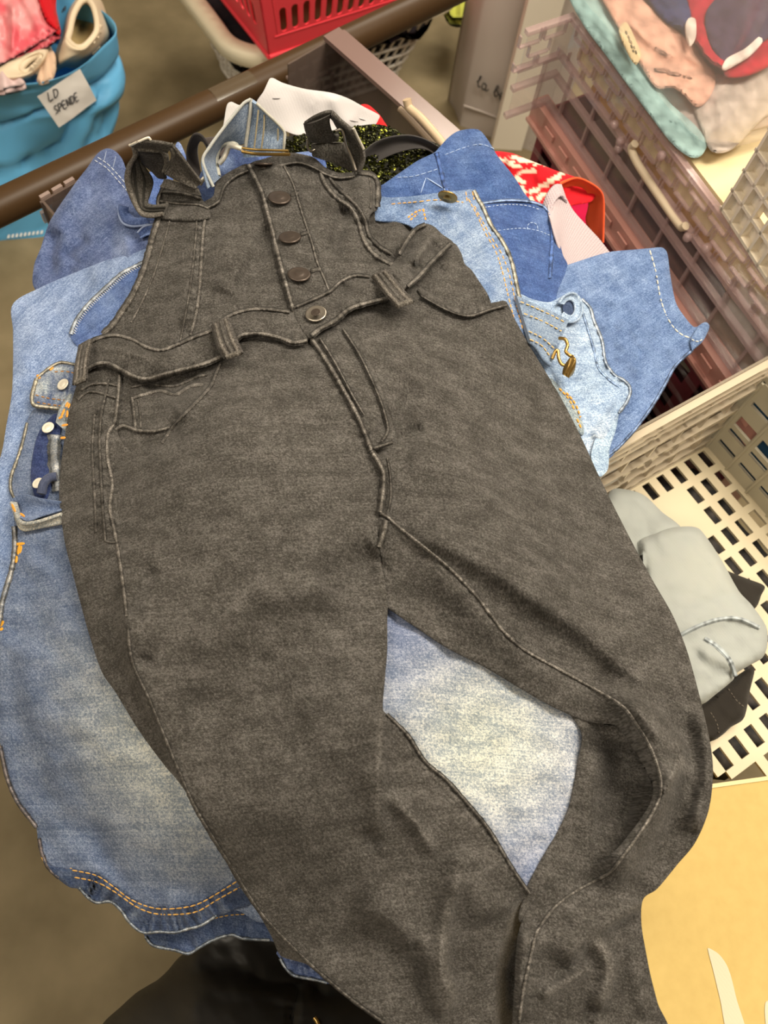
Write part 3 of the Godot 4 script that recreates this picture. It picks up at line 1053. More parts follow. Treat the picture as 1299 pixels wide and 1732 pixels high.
	bcloth("placket", t, [420, 277, 480, 278, 496, 310, 506, 345, 518, 380, 527, 410, 535, 440, 548, 468, 556, 490, 530, 505, 497, 520, 488, 490, 476, 450, 466, 410, 456, 370, 444, 325, 432, 295], kh)
	bseam(t, [420, 278, 430, 298, 443, 326, 455, 370, 465, 410, 475, 450, 486, 490, 496, 524, 508, 550, 522, 566, 548, 604, 578, 654, 602, 698, 618, 735, 628, 762], 6, 0.0034, kh, 0.86)
	bseam(t, [480, 280, 496, 312, 506, 345, 518, 382, 528, 412, 536, 442, 548, 470, 556, 490], 3, 0.0014, kh, 0.68)
	# fly below the waistband
	var fh := func(p: Vector2): return hb(p) + 0.0085
	bcloth("fly", t, [524, 572, 548, 556, 575, 545, 598, 560, 624, 606, 646, 660, 660, 705, 668, 735, 652, 752, 630, 762, 618, 735, 602, 698, 578, 654, 548, 606], func(p: Vector2): return hb(p) + 0.005, {"roll": 14.0})
	bseam(t, [541, 572, 566, 612, 596, 668, 616, 702], 3, 0.0014, fh, 0.66)
	bseam(t, [580, 556, 606, 596, 630, 645, 648, 690, 656, 728, 646, 746], 3, 0.001, fh, 0.56)
	bseam(t, [632, 758, 648, 753, 664, 748], 4, 0.0016, fh, 0.6)
	bseam(t, [628, 763, 642, 785, 649, 803, 647, 838, 643, 866], 6, 0.0034, fh, 0.88)
	bseam(t, [655, 775, 660, 806, 661, 840, 656, 866], 3, 0.0018, fh, 0.5)
	bseam(t, [643, 868, 655, 874, 668, 886, 690, 904, 720, 928, 755, 956, 780, 980, 806, 1008, 832, 1042, 856, 1072, 889, 1100, 948, 1133, 1000, 1162, 1053, 1195, 1078, 1227, 1100, 1264, 1116, 1310, 1117, 1343, 1103, 1376, 1077, 1416, 1053, 1449, 1032, 1475, 1000, 1493, 972, 1509, 942, 1531, 921, 1556, 907, 1580, 895, 1632, 886, 1672, 878, 1730], 5, 0.003, thigh_h, 0.84)
	bseam(t, [653, 880, 648, 905, 641, 925], 7, 0.003, leg_h, 0.7)
	# outseam of the near leg
	bseam(t, [202, 634, 199, 675, 194, 712, 183, 735, 182, 772, 188, 804, 190, 824, 186, 857, 192, 890, 198, 922, 204, 962, 210, 1005, 214, 1042], 5, 0.003, leg_h, 0.86)
	bseam(t, [184, 640, 178, 670, 172, 696, 168, 740, 171, 814, 174, 868, 178, 915], 4, 0.003, leg_h, 0.5)
	bseam(t, [160, 700, 156, 760, 160, 840, 162, 900], 4, 0.0018, leg_h, 0.5)
	bseam(t, [178, 915, 188, 918, 197, 917], 4, 0.002, leg_h, 0.62)
	bseam(t, [216, 1060, 224, 1120, 252, 1182, 300, 1298, 335, 1375, 400, 1480, 442, 1545, 518, 1624, 592, 1688, 650, 1730], 4, 0.0018, leg_h, 0.58)
	bseam(t, [137, 660, 150, 652, 162, 649, 182, 649, 200, 653], 4, 0.0022, leg_h, 0.6)
	bseam(t, [132, 676, 146, 664, 162, 663, 180, 668, 196, 673], 4, 0.0022, leg_h, 0.56)
	bseam(t, [654, 1208, 690, 1244, 719, 1288, 756, 1320, 801, 1371, 828, 1405, 866, 1468, 896, 1512], 4, 0.0028, leg_h, 0.66)
	# hip pocket edge on the far side
	bcloth("pocket_edge", t, [706, 488, 723, 493, 749, 508, 776, 521, 797, 523, 828, 513, 855, 509, 858, 516, 830, 524, 797, 535, 770, 531, 742, 518, 716, 503], func(p: Vector2): return hb(p) + 0.005, {"thick": 0.004})
	bseam(t, [712, 500, 742, 517, 770, 530, 797, 534, 830, 523, 857, 516], 3, 0.0014, func(p: Vector2): return hb(p) + 0.005, 0.55)
	# belt loops
	belt_loop(t, [361, 550, 371, 585, 383, 606], [384, 539, 395, 570, 408, 598], 0.016)
	belt_loop(t, [631, 467, 651, 494, 673, 519], [653, 458, 675, 485, 698, 511], 0.017)
	belt_loop(t, [136, 586, 130, 615, 126, 650], [154, 576, 147, 608, 144, 642], 0.018)
	# buttons
	button(t, Vector2(473, 331), 18, 0.011, M.gunmetal, "button", hb, Vector3(0, 0, -0.25))
	button(t, Vector2(490, 398), 18, 0.011, M.gunmetal, "button", hb, Vector3(0, 0, -0.25))
	button(t, Vector2(506, 461), 19, 0.011, M.gunmetal, "button", hb, Vector3(0, 0, -0.2))
	button(t, Vector2(445, 274), 15, 0.010, M.gunmetal, "button", hb, Vector3(-0.1, 0, -0.9))
	button(t, Vector2(534, 528), 18, 0.019, M.worn_metal, "button")
	button(t, Vector2(534, 527), 8, 0.0235, M.gunmetal, "button_centre")
	for k in [[492, 329, 506, 327], [509, 397, 524, 393], [526, 459, 541, 455]]:
		bseam(t, [k[0], k[1], (k[0] + k[2]) / 2.0, (k[1] + k[3]) / 2.0 - 1, k[2], k[3]], 6, 0.0012, kh, 0.4)
	# straps
	bcloth("bib_corner", t, [269, 366, 268, 338, 274, 320, 280, 303, 306, 309, 332, 317, 339, 332, 346, 342, 354, 352, 354, 368, 310, 372], func(p: Vector2): return hb(p) + 0.007 + 0.012 * smoothstep(345.0, 305.0, p.y), {"step": 4.0})
	var cor := func(p: Vector2): return hb(p) + 0.0076 + 0.012 * smoothstep(345.0, 305.0, p.y)
	bseam(t, [270, 340, 300, 344, 335, 346, 352, 352], 3, 0.0014, cor, 0.7)
	bseam(t, [272, 324, 300, 326, 322, 330, 340, 336], 4, 0.0018, cor, 0.55)
	bseam(t, [270, 364, 268, 338, 275, 318, 281, 304], 4, 0.0024, cor, 0.8)
	var tab := put("strap_tab", ribbon([272, 316, .893, 277, 310, .896, 280, 303, .899], [338, 330, .894, 336, 324, .897, 333, 317, .90], Color(0.330, 0.323, 0.310), {"n": 12}), M.black_denim, t)
	var s1 := put("strap", ribbon([276, 364, .872, 256, 367, .868, 238, 362, .866, 222, 335, .872, 213, 305, .886, 217, 280, .902, 227, 262, .915, 222, 244, .915], [284, 345, .88, 264, 348, .874, 249, 345, .872, 252, 330, .874, 257, 306, .882, 245, 284, .895, 234, 268, .908, 233, 250, .912], Color(0.310, 0.304, 0.290), {"n": 44}), M.black_denim, t)
	put("seam", ribbon([276, 363, .8745, 256, 367, .870, 238, 362, .868, 222, 335, .874, 213, 305, .888, 217, 280, .904, 227, 262, .917, 222, 244, .927], [277, 359, .8745, 257, 362, .870, 241, 357, .868, 227, 333, .874, 219, 305, .888, 222, 281, .904, 231, 263, .917, 226, 245, .927], Color(0.561, 0.541, 0.502), {"n": 44, "thick": 0.003, "m": 3}), M.black_denim, s1)
	for k in 2:
		var g := 0.36 + k * 0.34
		var ea := [274, 362, .8735, 238, 360, .8675, 222, 335, .8735, 213, 305, .8875, 217, 280, .9035, 226, 262, .9165, 222, 246, .9165]
		var eb := [282, 346, .8815, 249, 346, .8735, 252, 330, .8755, 257, 306, .8835, 245, 284, .8965, 234, 268, .9095, 233, 251, .9135]
		var mid := []
		for j in ea.size(): mid.append(lerpf(ea[j], eb[j], g))
		put("seam", tube(path3(mid, 6), 0.0011, Color(0.12, 0.118, 0.112), 7).mesh(), M.black_denim, s1)
	var s2 := put("strap", ribbon([232, 250, .925, 262, 252, .925, 280, 256, .921, 284, 275, .910, 278, 292, .90], [240, 274, .895, 258, 290, .888, 268, 300, .885, 274, 302, .884, 280, 302, .884], Color(0.238, 0.231, 0.224), {"n": 26}), M.black_denim, t)
	put("seam", ribbon([232, 250, .927, 262, 252, .927, 279, 255, .924, 283, 275, .912, 278, 292, .903], [233, 254, .926, 260, 256, .926, 275, 259, .922, 279, 276, .91, 275, 292, .902], Color(0.462, 0.449, 0.416), {"n": 26, "thick": 0.003, "m": 3}), M.black_denim, s2)
	var s3 := put("strap", ribbon([290, 243, .936, 302, 257, .93, 320, 281, .917, 339, 306, .905], [291, 256, .926, 290, 268, .917, 283, 282, .908, 279, 292, .902], Color(0.36, 0.35, 0.33), {"n": 30}), M.black_denim, t)
	put("strap", ribbon([222, 243, .932, 246, 239, .937, 270, 240, .938, 291, 244, .937], [232, 254, .924, 250, 251, .927, 268, 252, .928, 284, 258, .926], Color(0.34, 0.33, 0.31), {"n": 22}), M.black_denim, t)
	put("strap_end", ribbon([300, 258, .934, 312, 272, .926, 327, 291, .916, 341, 309, .906], [279, 293, .905, 296, 302, .904, 314, 311, .903, 331, 319, .901], Color(0.33, 0.32, 0.30), {"n": 20, "bulge": 0.003}), M.black_denim, s3)
	put("seam", ribbon([287, 250, .932, 292, 262, .925, 290, 276, .914, 281, 291, .905], [291, 248, .933, 297, 262, .926, 295, 278, .915, 286, 294, .905], Color(0.488, 0.475, 0.442), {"n": 24, "thick": 0.003, "m": 3}), M.black_denim, s3)
	put("buckle", tube(path3([219, 246, .93, 236, 239, .937, 251, 233, .941, 255, 237, .939], 6), 0.0013).mesh(), M.silver, t)
	put("buckle", tube(path3([232, 240, .938, 236, 248, .925, 238, 254, .918], 6), 0.0011).mesh(), M.worn_metal, t)
	# far strap
	put("strap_tab", ribbon([530, 264, .889, 529, 250, .898, 529, 243, .903], [600, 292, .886, 590, 262, .902, 580, 241, .910], Color(0.317, 0.310, 0.297), {"n": 16, "bulge": 0.004}), M.black_denim, t)
	put("strap", ribbon([515, 208, .935, 518, 222, .925, 524, 237, .915, 540, 240, .912, 566, 232, .918], [558, 193, .955, 556, 206, .945, 560, 222, .932, 566, 230, .924, 572, 229, .922], Color(0.277, 0.271, 0.264), {"n": 30, "bulge": 0.003}), M.black_denim, t)
	put("strap", ribbon([515, 208, .936, 530, 198, .946, 548, 190, .955, 562, 189, .957, 575, 202, .950, 598, 222, .938, 612, 246, .92, 616, 270, .905, 608, 292, .892], [517, 214, .93, 532, 204, .94, 550, 196, .95, 562, 200, .946, 570, 214, .936, 586, 232, .924, 594, 252, .912, 600, 274, .90, 602, 290, .89], Color(0.290, 0.284, 0.271), {"n": 44}), M.black_denim, t)
	put("seam", ribbon([562, 189, .959, 575, 202, .952, 598, 222, .94, 612, 246, .922, 616, 270, .907, 608, 292, .894], [561, 193, .957, 572, 205, .95, 594, 225, .938, 608, 247, .92, 611, 270, .905, 606, 290, .892], Color(0.475, 0.462, 0.436), {"n": 30, "thick": 0.003, "m": 3}), M.black_denim, t)
	put("buckle", tube(path3([598, 217, .945, 604, 230, .936, 610, 242, .928, 615, 252, .922], 6), 0.0014).mesh(), M.silver, t)
	put("buckle", tube(path3([568, 221, .938, 578, 219, .94, 582, 230, .934, 586, 246, .922, 596, 270, .908, 602, 288, .9], 6), 0.0014).mesh(), M.worn_metal, t)
	put("buckle", tube(path3([520, 236, .916, 520, 248, .908, 526, 256, .902, 532, 254, .9], 6), 0.0014).mesh(), M.worn_metal, t)

var infold := []

func inside_folds():
	infold = [fold([1010, 1260, 1000, 1330, 990, 1400, 960, 1450], 0.008, 20, 26, 0.0), fold([1070, 1330, 1062, 1370, 1058, 1410, 1060, 1440], -0.008, 10, 12), fold([968, 1390, 960, 1430, 930, 1480], -0.007, 10, 12), fold([905, 1500, 960, 1480, 1010, 1466], 0.006, 14, 10), fold([1050, 1250, 1085, 1300, 1096, 1330], -0.008, 20, 20)]

func belt_loop(t: Node3D, a: Array, b: Array, lift: float):
	var ea := []
	var eb := []
	for k in 3:
		var p := Vector2(a[k * 2], a[k * 2 + 1])
		var q := Vector2(b[k * 2], b[k * 2 + 1])
		var up := lift + (0.006 if k == 1 else 0.003)
		ea.append_array([p.x, p.y, hb(p) + up])
		eb.append_array([q.x, q.y, hb(q) + up])
	var l := put("belt_loop", ribbon(ea, eb, Color(0.30, 0.29, 0.28), {"n": 14, "thick": 0.005}), M.black_denim, t)
	for f in [0.14, 0.5, 0.86]:
		var u := []
		var v := []
		for k in range(0, 9, 3):
			for j in 3:
				u.append(lerpf(ea[k + j], eb[k + j], f - 0.07) + (0.0028 if j == 2 else 0.0))
				v.append(lerpf(ea[k + j], eb[k + j], f + 0.07) + (0.0028 if j == 2 else 0.0))
		put("seam", ribbon(u, v, Color(0.502, 0.482, 0.449) if f != 0.5 else Color(0.330, 0.323, 0.310), {"n": 14, "thick": 0.002, "m": 3}), M.black_denim, l)
	var z := []
	var y := []
	for j in 3:
		z.append_array([lerpf(ea[6 + j], eb[6 + j], 0.0)])
		y.append_array([lerpf(ea[6 + j], ea[3 + j], 0.16)])
	var z2 := z.duplicate()
	var y2 := y.duplicate()
	for j in 3:
		z2.append(eb[6 + j])
		y2.append(lerpf(eb[6 + j], eb[3 + j], 0.16))
	z2[2] += 0.003
	z2[5] += 0.003
	y2[2] += 0.003
	y2[5] += 0.003
	put("bar_tack", ribbon(z2, y2, Color(0.541, 0.521, 0.482), {"n": 8, "thick": 0.003, "m": 4}), M.black_denim, l)

func up_at(p: Vector2, hf: Callable) -> Vector3:
	var a := pt(p.x - 12, p.y, hf.call(p - Vector2(12, 0)))
	var b := pt(p.x + 12, p.y, hf.call(p + Vector2(12, 0)))
	var c := pt(p.x, p.y - 12, hf.call(p - Vector2(0, 12)))
	var d := pt(p.x, p.y + 12, hf.call(p + Vector2(0, 12)))
	var n := (b - a).cross(d - c).normalized()
	return n if n.y > 0 else -n

func button(t: Node3D, p: Vector2, wpx: float, lift: float, m: Material, n: String, hf: Callable = hb, lean := Vector3.ZERO):
	var at := pt(p.x, p.y, hf.call(p) + lift)
	var r: float = wpx * EYE.distance_to(at) / FOC
	var ax := (up_at(p, hf) + lean).normalized()
	put(n, lathe(at - ax * r * 0.5, ax, [0.0, 0.0, r * 0.4, 0.0, r * 0.4, r * 0.2, r * 0.92, r * 0.2, r, r * 0.28, r * 0.98, r * 0.38, r * 0.88, r * 0.42, r * 0.80, r * 0.39, r * 0.45, r * 0.40, r * 0.38, r * 0.43, r * 0.2, r * 0.44, 0.0, r * 0.44]).mesh(), m, t)

# ---------- the blue garments under the charcoal dungarees ----------
func ground(p: Vector2) -> float:
	return lie(p) + noise.get_noise_2d(p.x * 1.1 + 90, p.y * 1.1) * 0.004

# colour function: base tone, optional fades [x, y, rx, ry, amount] towards pale, optional shade list
func dye(base: Color, pale: Color, fades: Array, list: Array, grain := 0.10) -> Callable:
	return func(p: Vector2) -> Color:
		var f := 0.0
		for e in fades:
			var q := Vector2((p.x - e[0]) / e[2], (p.y - e[1]) / e[3])
			if e.size() > 5: q = Vector2((p - Vector2(e[0], e[1])).rotated(-e[5]).x / e[2], (p - Vector2(e[0], e[1])).rotated(-e[5]).y / e[3])
			f = maxf(f, e[4] * exp(-q.length_squared()))
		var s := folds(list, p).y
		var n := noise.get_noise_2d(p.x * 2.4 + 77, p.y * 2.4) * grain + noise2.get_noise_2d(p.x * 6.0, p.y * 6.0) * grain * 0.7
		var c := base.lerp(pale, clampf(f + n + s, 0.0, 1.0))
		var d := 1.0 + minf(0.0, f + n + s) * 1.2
		return Color(clampf(c.r * d, 0, 1), clampf(c.g * d, 0, 1), clampf(c.b * d, 0, 1))

func rest(flat: Array) -> Array:     # (px, py, lift above the heap) -> (px, py, height)
	var r := flat.duplicate()
	for k in range(0, r.size(), 3): r[k + 2] = ground(Vector2(r[k], r[k + 1])) + r[k + 2]
	return r

func above(h: float, list: Array = []) -> Callable:
	return func(p: Vector2) -> float: return ground(p) + h + folds(list, p).x

func dcloth(n: String, parent: Node3D, flat: Array, hf: Callable, cf: Callable, o := {}) -> MeshInstance3D:
	return put(n, cloth(pv(flat), hf, cf, o), M[o.get("mat", "denim")], parent)

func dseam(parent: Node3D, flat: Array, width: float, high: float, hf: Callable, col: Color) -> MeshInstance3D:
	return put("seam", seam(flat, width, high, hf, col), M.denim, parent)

func sew(parent: Node3D, list: Array, hf: Callable, col: Color, dash := 5.0, gap := 2.0, width := 2.2) -> MeshInstance3D:
	var o := put("stitching", stitches(list, dash, gap, width, hf, col), M.thread, parent)
	o.set_meta("kind", "stuff")
	return o

func at(x: float, y: float) -> Vector3:
	return pt(x, y, lie(Vector2(x, y)))

func pile():
	var cream := Color(0.72, 0.62, 0.45)
	var orange := Color(0.70, 0.30, 0.05)
	var white := Color(0.75, 0.77, 0.78)

	# faded dress with the long hem
	var t := thing("denim_dress", "faded mid-blue denim dress with orange-stitched hem hanging over the near edge", "dress", at(300, 1200))
	var ml := [
		fold([30, 1060, 60, 1200, 110, 1330, 150, 1400], 0.006, 20, 40, -0.10),
		fold([160, 1380, 170, 1430, 200, 1480, 240, 1515], -0.007, 18, 18, -0.10),
		fold([110, 1020, 150, 1060, 190, 1110], -0.003, 16, 16, -0.10),
		fold([60, 920, 100, 960, 120, 1000], -0.003, 14, 14, -0.05),
		fold([60, 1340, 120, 1440, 210, 1500, 290, 1530, 370, 1500], 0.004, 26, 26),
		puckers([100, 1478, 150, 1492, 200, 1520, 245, 1552, 296, 1556, 350, 1530, 400, 1500], 0.0035, 24, 24, 17, 0.20),
		fold([100, 1478, 150, 1492, 200, 1520, 245, 1552, 296, 1556, 350, 1530, 400, 1500], 0.0, 26, 26, -0.20),
	]
	var mh0 := above(0.0085, ml)
	var mh := func(p: Vector2) -> float: return mh0.call(p) - 0.006 * smoothstep(975.0, 1000.0, p.x) - 0.012 * exp(-pow(p.distance_to(Vector2(400, 960)) / 200.0, 4.0))
	var mc := dye(Color(0.205, 0.248, 0.352), Color(0.68, 0.68, 0.62), [[270, 1270, 190, 120, 1.0, 0.95], [830, 1270, 210, 190, 1.15], [150, 1120, 90, 70, 0.35], [420, 1100, 200, 200, 0.5]], ml, 0.06)
	var mcb := func(p: Vector2) -> Color:
		var c: Color = mc.call(p)
		return c.lerp(Color(c.r * 0.98, c.g * 0.97, minf(1.0, c.b * lerpf(1.12, 0.90, exp(-p.distance_squared_to(Vector2(810, 1250)) / 26000.0)))), smoothstep(560.0, 700.0, p.x)) 
	var under := above(-0.012, [puckers([240, 1585, 300, 1600, 360, 1585, 440, 1580], 0.003, 24, 24, 15, 0.15)])
	dcloth("lining_hem", t, [240, 1560, 246, 1586, 258, 1601, 296, 1609, 318, 1615, 336, 1605, 362, 1591, 392, 1583, 410, 1589, 458, 1592, 500, 1600, 500, 1480, 400, 1480, 300, 1520], under, dye(Color(0.085, 0.115, 0.20), Color(0.42, 0.46, 0.52), [], [puckers([246, 1580, 300, 1598, 360, 1580, 440, 1575], 0.0, 30, 30, 15, 0.16)], 0.14), {"thick": 0.004})
	dcloth("skirt", t, [60, 690, 43, 718, 32, 757, 20, 804, 17, 825, 22, 850, 24, 889, 25, 925, 22, 960, 14, 988, 5, 1018, -3, 1060, -8, 1130, -6, 1220, 4, 1275, 14, 1316, 30, 1354, 46, 1377, 60, 1396, 64, 1420, 70, 1448, 80, 1466, 100, 1487, 118, 1500, 133, 1503, 148, 1519, 163, 1528, 185, 1526, 203, 1540, 218, 1561, 240, 1578, 268, 1577, 296, 1578, 318, 1572, 340, 1566, 366, 1550, 400, 1540, 440, 1560, 600, 1560, 800, 1505, 880, 1506, 901, 1503, 930, 1470, 962, 1425, 977, 1370, 992, 1290, 1004, 1212, 990, 1180, 900, 1080, 760, 980, 600, 900, 300, 760, 160, 690, 110, 670], mh, mcb, {"thick": 0.004, "turn": 0.15})
	dcloth("hem_corner", t, [468, 1610, 474, 1622, 484, 1639, 498, 1651, 533, 1658, 553, 1664, 566, 1660, 540, 1630, 500, 1606], above(0.002, [puckers([480, 1630, 510, 1640, 555, 1655], 0.003, 14, 14, 12, 0.25)]), dye(Color(0.13, 0.17, 0.32), Color(0.55, 0.6, 0.68), [], [puckers([480, 1630, 510, 1640, 555, 1655], 0.0, 20, 20, 12, 0.35)], 0.1), {"step": 5.0})
	var hem_l := [puckers([100, 1486, 150, 1504, 200, 1530, 245, 1566, 296, 1566, 350, 1545, 400, 1515], 0.0030, 26, 26, 15, 0.34)]
	var hem_h := func(p: Vector2) -> float: return mh.call(p) + 0.004 + folds(hem_l, p).x
	var hem_c := dye(Color(0.070, 0.095, 0.165), Color(0.40, 0.44, 0.50), [], hem_l, 0.22)
	dcloth("hem", t, [72, 1452, 86, 1464, 104, 1468, 124, 1470, 163, 1478, 192, 1497, 222, 1519, 259, 1533, 296, 1534, 333, 1527, 370, 1507, 402, 1487, 420, 1510, 424, 1530, 400, 1538, 366, 1551, 340, 1567, 318, 1573, 296, 1579, 268, 1578, 240, 1579, 218, 1562, 203, 1541, 185, 1527, 163, 1529, 148, 1520, 133, 1504, 118, 1501, 100, 1488, 80, 1467], hem_h, hem_c, {"step": 4.0, "thick": 0.004, "turn": 0.15})
	dseam(t, [134, 1502, 149, 1518, 164, 1527, 186, 1525, 204, 1539, 219, 1560, 241, 1577, 268, 1576, 296, 1577, 318, 1571, 340, 1565, 366, 1549], 3, 0.002, hem_h, Color(0.55, 0.57, 0.58))
	dseam(t, [246, 1584, 259, 1599, 296, 1607, 318, 1613, 336, 1603, 362, 1589, 392, 1581, 410, 1587, 456, 1590], 3, 0.002, under, Color(0.5, 0.53, 0.56))
	sew(t, [[70, 1450, 84, 1468, 104, 1470, 122, 1469]], mh, Color(0.62, 0.36, 0.10), 7, 2)
	sew(t, [[122, 1472, 163, 1481, 192, 1500, 222, 1522, 259, 1536, 296, 1537, 333, 1530, 370, 1510, 402, 1490], [126, 1484, 163, 1492, 196, 1510, 229, 1533, 259, 1545, 296, 1547, 333, 1542, 364, 1524, 405, 1501]], hem_h, Color(0.62, 0.36, 0.10), 8, 1.5, 2.6)
	sew(t, [[352, 1556, 388, 1548, 430, 1546], [380, 1534, 421, 1530, 440, 1530]], under, Color(0.55, 0.33, 0.10), 6, 2)
	dseam(t, [24, 890, 25, 925, 20, 962, 12, 990, 4, 1018, -2, 1060], 5, 0.003, mh, Color(0.55, 0.52, 0.48))
	dseam(t, [0, 1262, 12, 1316, 28, 1354, 45, 1378, 62, 1400], 4, 0.003, mh, Color(0.40, 0.33, 0.30))
	dseam(t, [66, 1418, 72, 1446, 84, 1470, 100, 1484], 4, 0.003, mh, Color(0.30, 0.24, 0.22))
	var tack := Color(0.62, 0.30, 0.03)
	sew(t, [[24, 921, 42, 919], [33, 922, 30, 938], [36, 923, 33, 936], [28, 940, 27, 952], [0, 1060, 6, 1050], [0, 1066, 5, 1062]], mh, tack, 40, 1, 5)
	dseam(t, [474, 1621, 484, 1638, 498, 1650, 533, 1657, 553, 1662], 3, 0.002, above(0.003), Color(0.6, 0.63, 0.66))
	# button side of the dress
	dcloth("side_opening", t, [64, 735, 92, 700, 104, 706, 98, 760, 92, 800, 78, 846, 60, 842, 52, 800], above(0.0115), dye(Color(0.045, 0.065, 0.17), Color(0.2, 0.25, 0.4), [], [], 0.2), {"step": 5.0, "thick": 0.0015})
	var tabh := above(0.015, [fold([62, 650, 90, 640, 128, 640], 0.003, 14, 14)])
	var tabc := dye(Color(0.11, 0.15, 0.27), Color(0.70, 0.72, 0.68), [[72, 655, 22, 20, 0.8], [95, 625, 26, 10, 0.8], [110, 672, 30, 10, 0.6]], [puckers([70, 660, 128, 668], 0, 40, 40, 11, 0.3)], 0.25)
	dcloth("button_tab", t, [54, 672, 62, 640, 76, 628, 92, 617, 104, 613, 128, 617, 146, 640, 140, 668, 124, 690, 110, 692, 84, 689, 58, 685], tabh, tabc, {"step": 4.0, "thick": 0.004, "roll": 4})
	dseam(t, [62, 640, 76, 628, 92, 617, 104, 613, 128, 617], 3, 0.002, tabh, cream)
	dseam(t, [110, 692, 84, 689, 58, 685, 54, 672, 62, 640], 4, 0.002, tabh, cream)
	sew(t, [[92, 629, 110, 628, 130, 632], [60, 668, 84, 674, 112, 677], [62, 680, 84, 684, 108, 687]], tabh, Color(0.34, 0.17, 0.06), 5, 2)
	sew(t, [[62, 634, 68, 640], [84, 626, 90, 620]], tabh, orange, 20, 1, 5)
	var loop := put("belt_loop", ribbon([96, 716, lie(Vector2(96, 716)) + 0.014, 104, 690, lie(Vector2(104, 690)) + 0.016, 120, 668, lie(Vector2(120, 668)) + 0.013], [120, 738, lie(Vector2(120, 738)) + 0.009, 126, 700, lie(Vector2(126, 700)) + 0.009, 134, 672, lie(Vector2(134, 672)) + 0.009], Color(0.50, 0.51, 0.48), {"n": 12, "thick": 0.004}), M.denim, t)
	loop.set_meta("label", "pale worn belt loop with orange thread")
	sew(t, [[104, 704, 110, 690, 115, 680], [113, 706, 114, 694, 118, 682], [99, 708, 106, 704], [104, 720, 110, 717, 115, 718], [102, 741, 111, 740]], above(0.0205), orange, 12, 2, 4)
	dseam(t, [93, 735, 91, 770, 96, 805, 100, 830], 12, 0.004, above(0.0125), Color(0.45, 0.44, 0.42))
	dseam(t, [46, 715, 38, 750, 28, 780, 19, 805, 18, 828, 26, 846], 3, 0.002, mh, cream)
	for k in [[105, 649, 10, 0.021], [80, 722, 10, 0.018], [63, 816, 9.5, 0.019]]:
		button(t, Vector2(k[0], k[1]), k[2], k[3], M.silver, "snap_button", ground)
	put("drawcord", tube(path3(rest([70, 835, .018, 74, 818, .022, 84, 808, .022, 96, 806, .020]), 5), 0.004, Color(0.10, 0.11, 0.17)).mesh(), M.denim, t)
	var c0 := put("pocket_roll", ribbon(rest([20, 846, .016, 40, 838, .020, 70, 845, .022, 104, 850, .020]), rest([30, 872, .018, 46, 880, .020, 70, 872, .022, 104, 862, .020]), Color(0.22, 0.28, 0.42), {"n": 24, "bulge": 0.008}), M.denim, t)
	put("piping", ribbon(rest([20, 850, .020, 27, 868, .021, 38, 884, .021, 64, 882, .021, 104, 870, .021]), rest([24, 856, .012, 30, 880, .013, 40, 896, .013, 66, 892, .013, 106, 884, .013]), Color(0.62, 0.57, 0.47), {"n": 24, "thick": 0.004, "bulge": 0.002}), M.denim, c0)
	sew(t, [[20, 852, 26, 866], [34, 868, 42, 874]], above(0.028), orange, 20, 1, 4)

	# pale blue garment at the left edge
	t = thing("pale_jeans", "pale blue denim jeans leg with a plain edge, under the buttoned dress", "jeans", at(90, 560))
	var ll := [fold([150, 470, 200, 455, 245, 440], 0.003, 20, 20), fold([40, 640, 60, 560, 80, 520], 0.003, 16, 30), fold([20, 700, 40, 640, 50, 600], 0.003, 10, 20)]
	var lh := above(0.002, ll)
	var lc := dye(Color(0.325, 0.415, 0.62), Color(0.55, 0.64, 0.82), [[60, 540, 60, 120, 0.2]], ll, 0.14)
	dcloth("trouser_leg", t, [22, 514, 69, 486, 115, 466, 180, 440, 219, 431, 262, 420, 290, 460, 290, 560, 240, 640, 160, 720, 120, 850, 90, 980, 30, 1080, -30, 1080, -40, 960, -30, 860, 1, 772, 11, 718, 20, 665, 22, 611, 22, 560], lh, lc, {"turn": 1.2})
	var pl := above(0.005, [fold([150, 560, 200, 520, 240, 480], 0.003, 20, 20)])
	dcloth("pocket", t, [262, 436, 240, 445, 208, 461, 180, 486, 150, 514, 129, 542, 120, 563, 122, 576, 133, 586, 180, 610, 260, 600, 290, 520], pl, dye(Color(0.14, 0.215, 0.45), Color(0.35, 0.46, 0.68), [[200, 520, 50, 40, 0.3]], [], 0.22), {"turn": 0.7})
	dseam(t, [262, 436, 240, 445, 208, 461, 180, 486, 150, 514, 129, 542, 120, 565], 4, 0.002, pl, white)
	var zig := []
	var zp := smooth2(pv([250, 444, 214, 464, 184, 490, 156, 516, 134, 544, 125, 566]), false, 4.0)
	for k in zp.size() - 1: zig.append([zp[k].x - 3, zp[k].y - 3, zp[k].x + 2, zp[k].y + 1])
	sew(t, zig, pl, Color(0.62, 0.65, 0.70), 30, 1, 1.2)

	# dark blue piece by the rail
	t = thing("indigo_shorts", "dark indigo denim shorts leg with white-stitched hem by the brown rail", "shorts", at(150, 380))
	var kl := [
		fold([100, 400, 112, 360, 132, 330, 150, 310], 0.006, 10, 20, 0.05),
		fold([86, 470, 88, 430, 94, 390], -0.006, 8, 10, -0.06),
		fold([108, 440, 118, 425, 134, 412, 150, 404], -0.006, 8, 10, -0.10),
		fold([120, 470, 122, 450, 130, 435], -0.005, 8, 8, -0.08),
		fold([195, 350, 190, 400, 184, 450], -0.003, 8, 8, -0.08),
		fold([212, 395, 218, 430, 216, 450], 0.004, 8, 8),
	]
	var kh := above(0.0, kl)
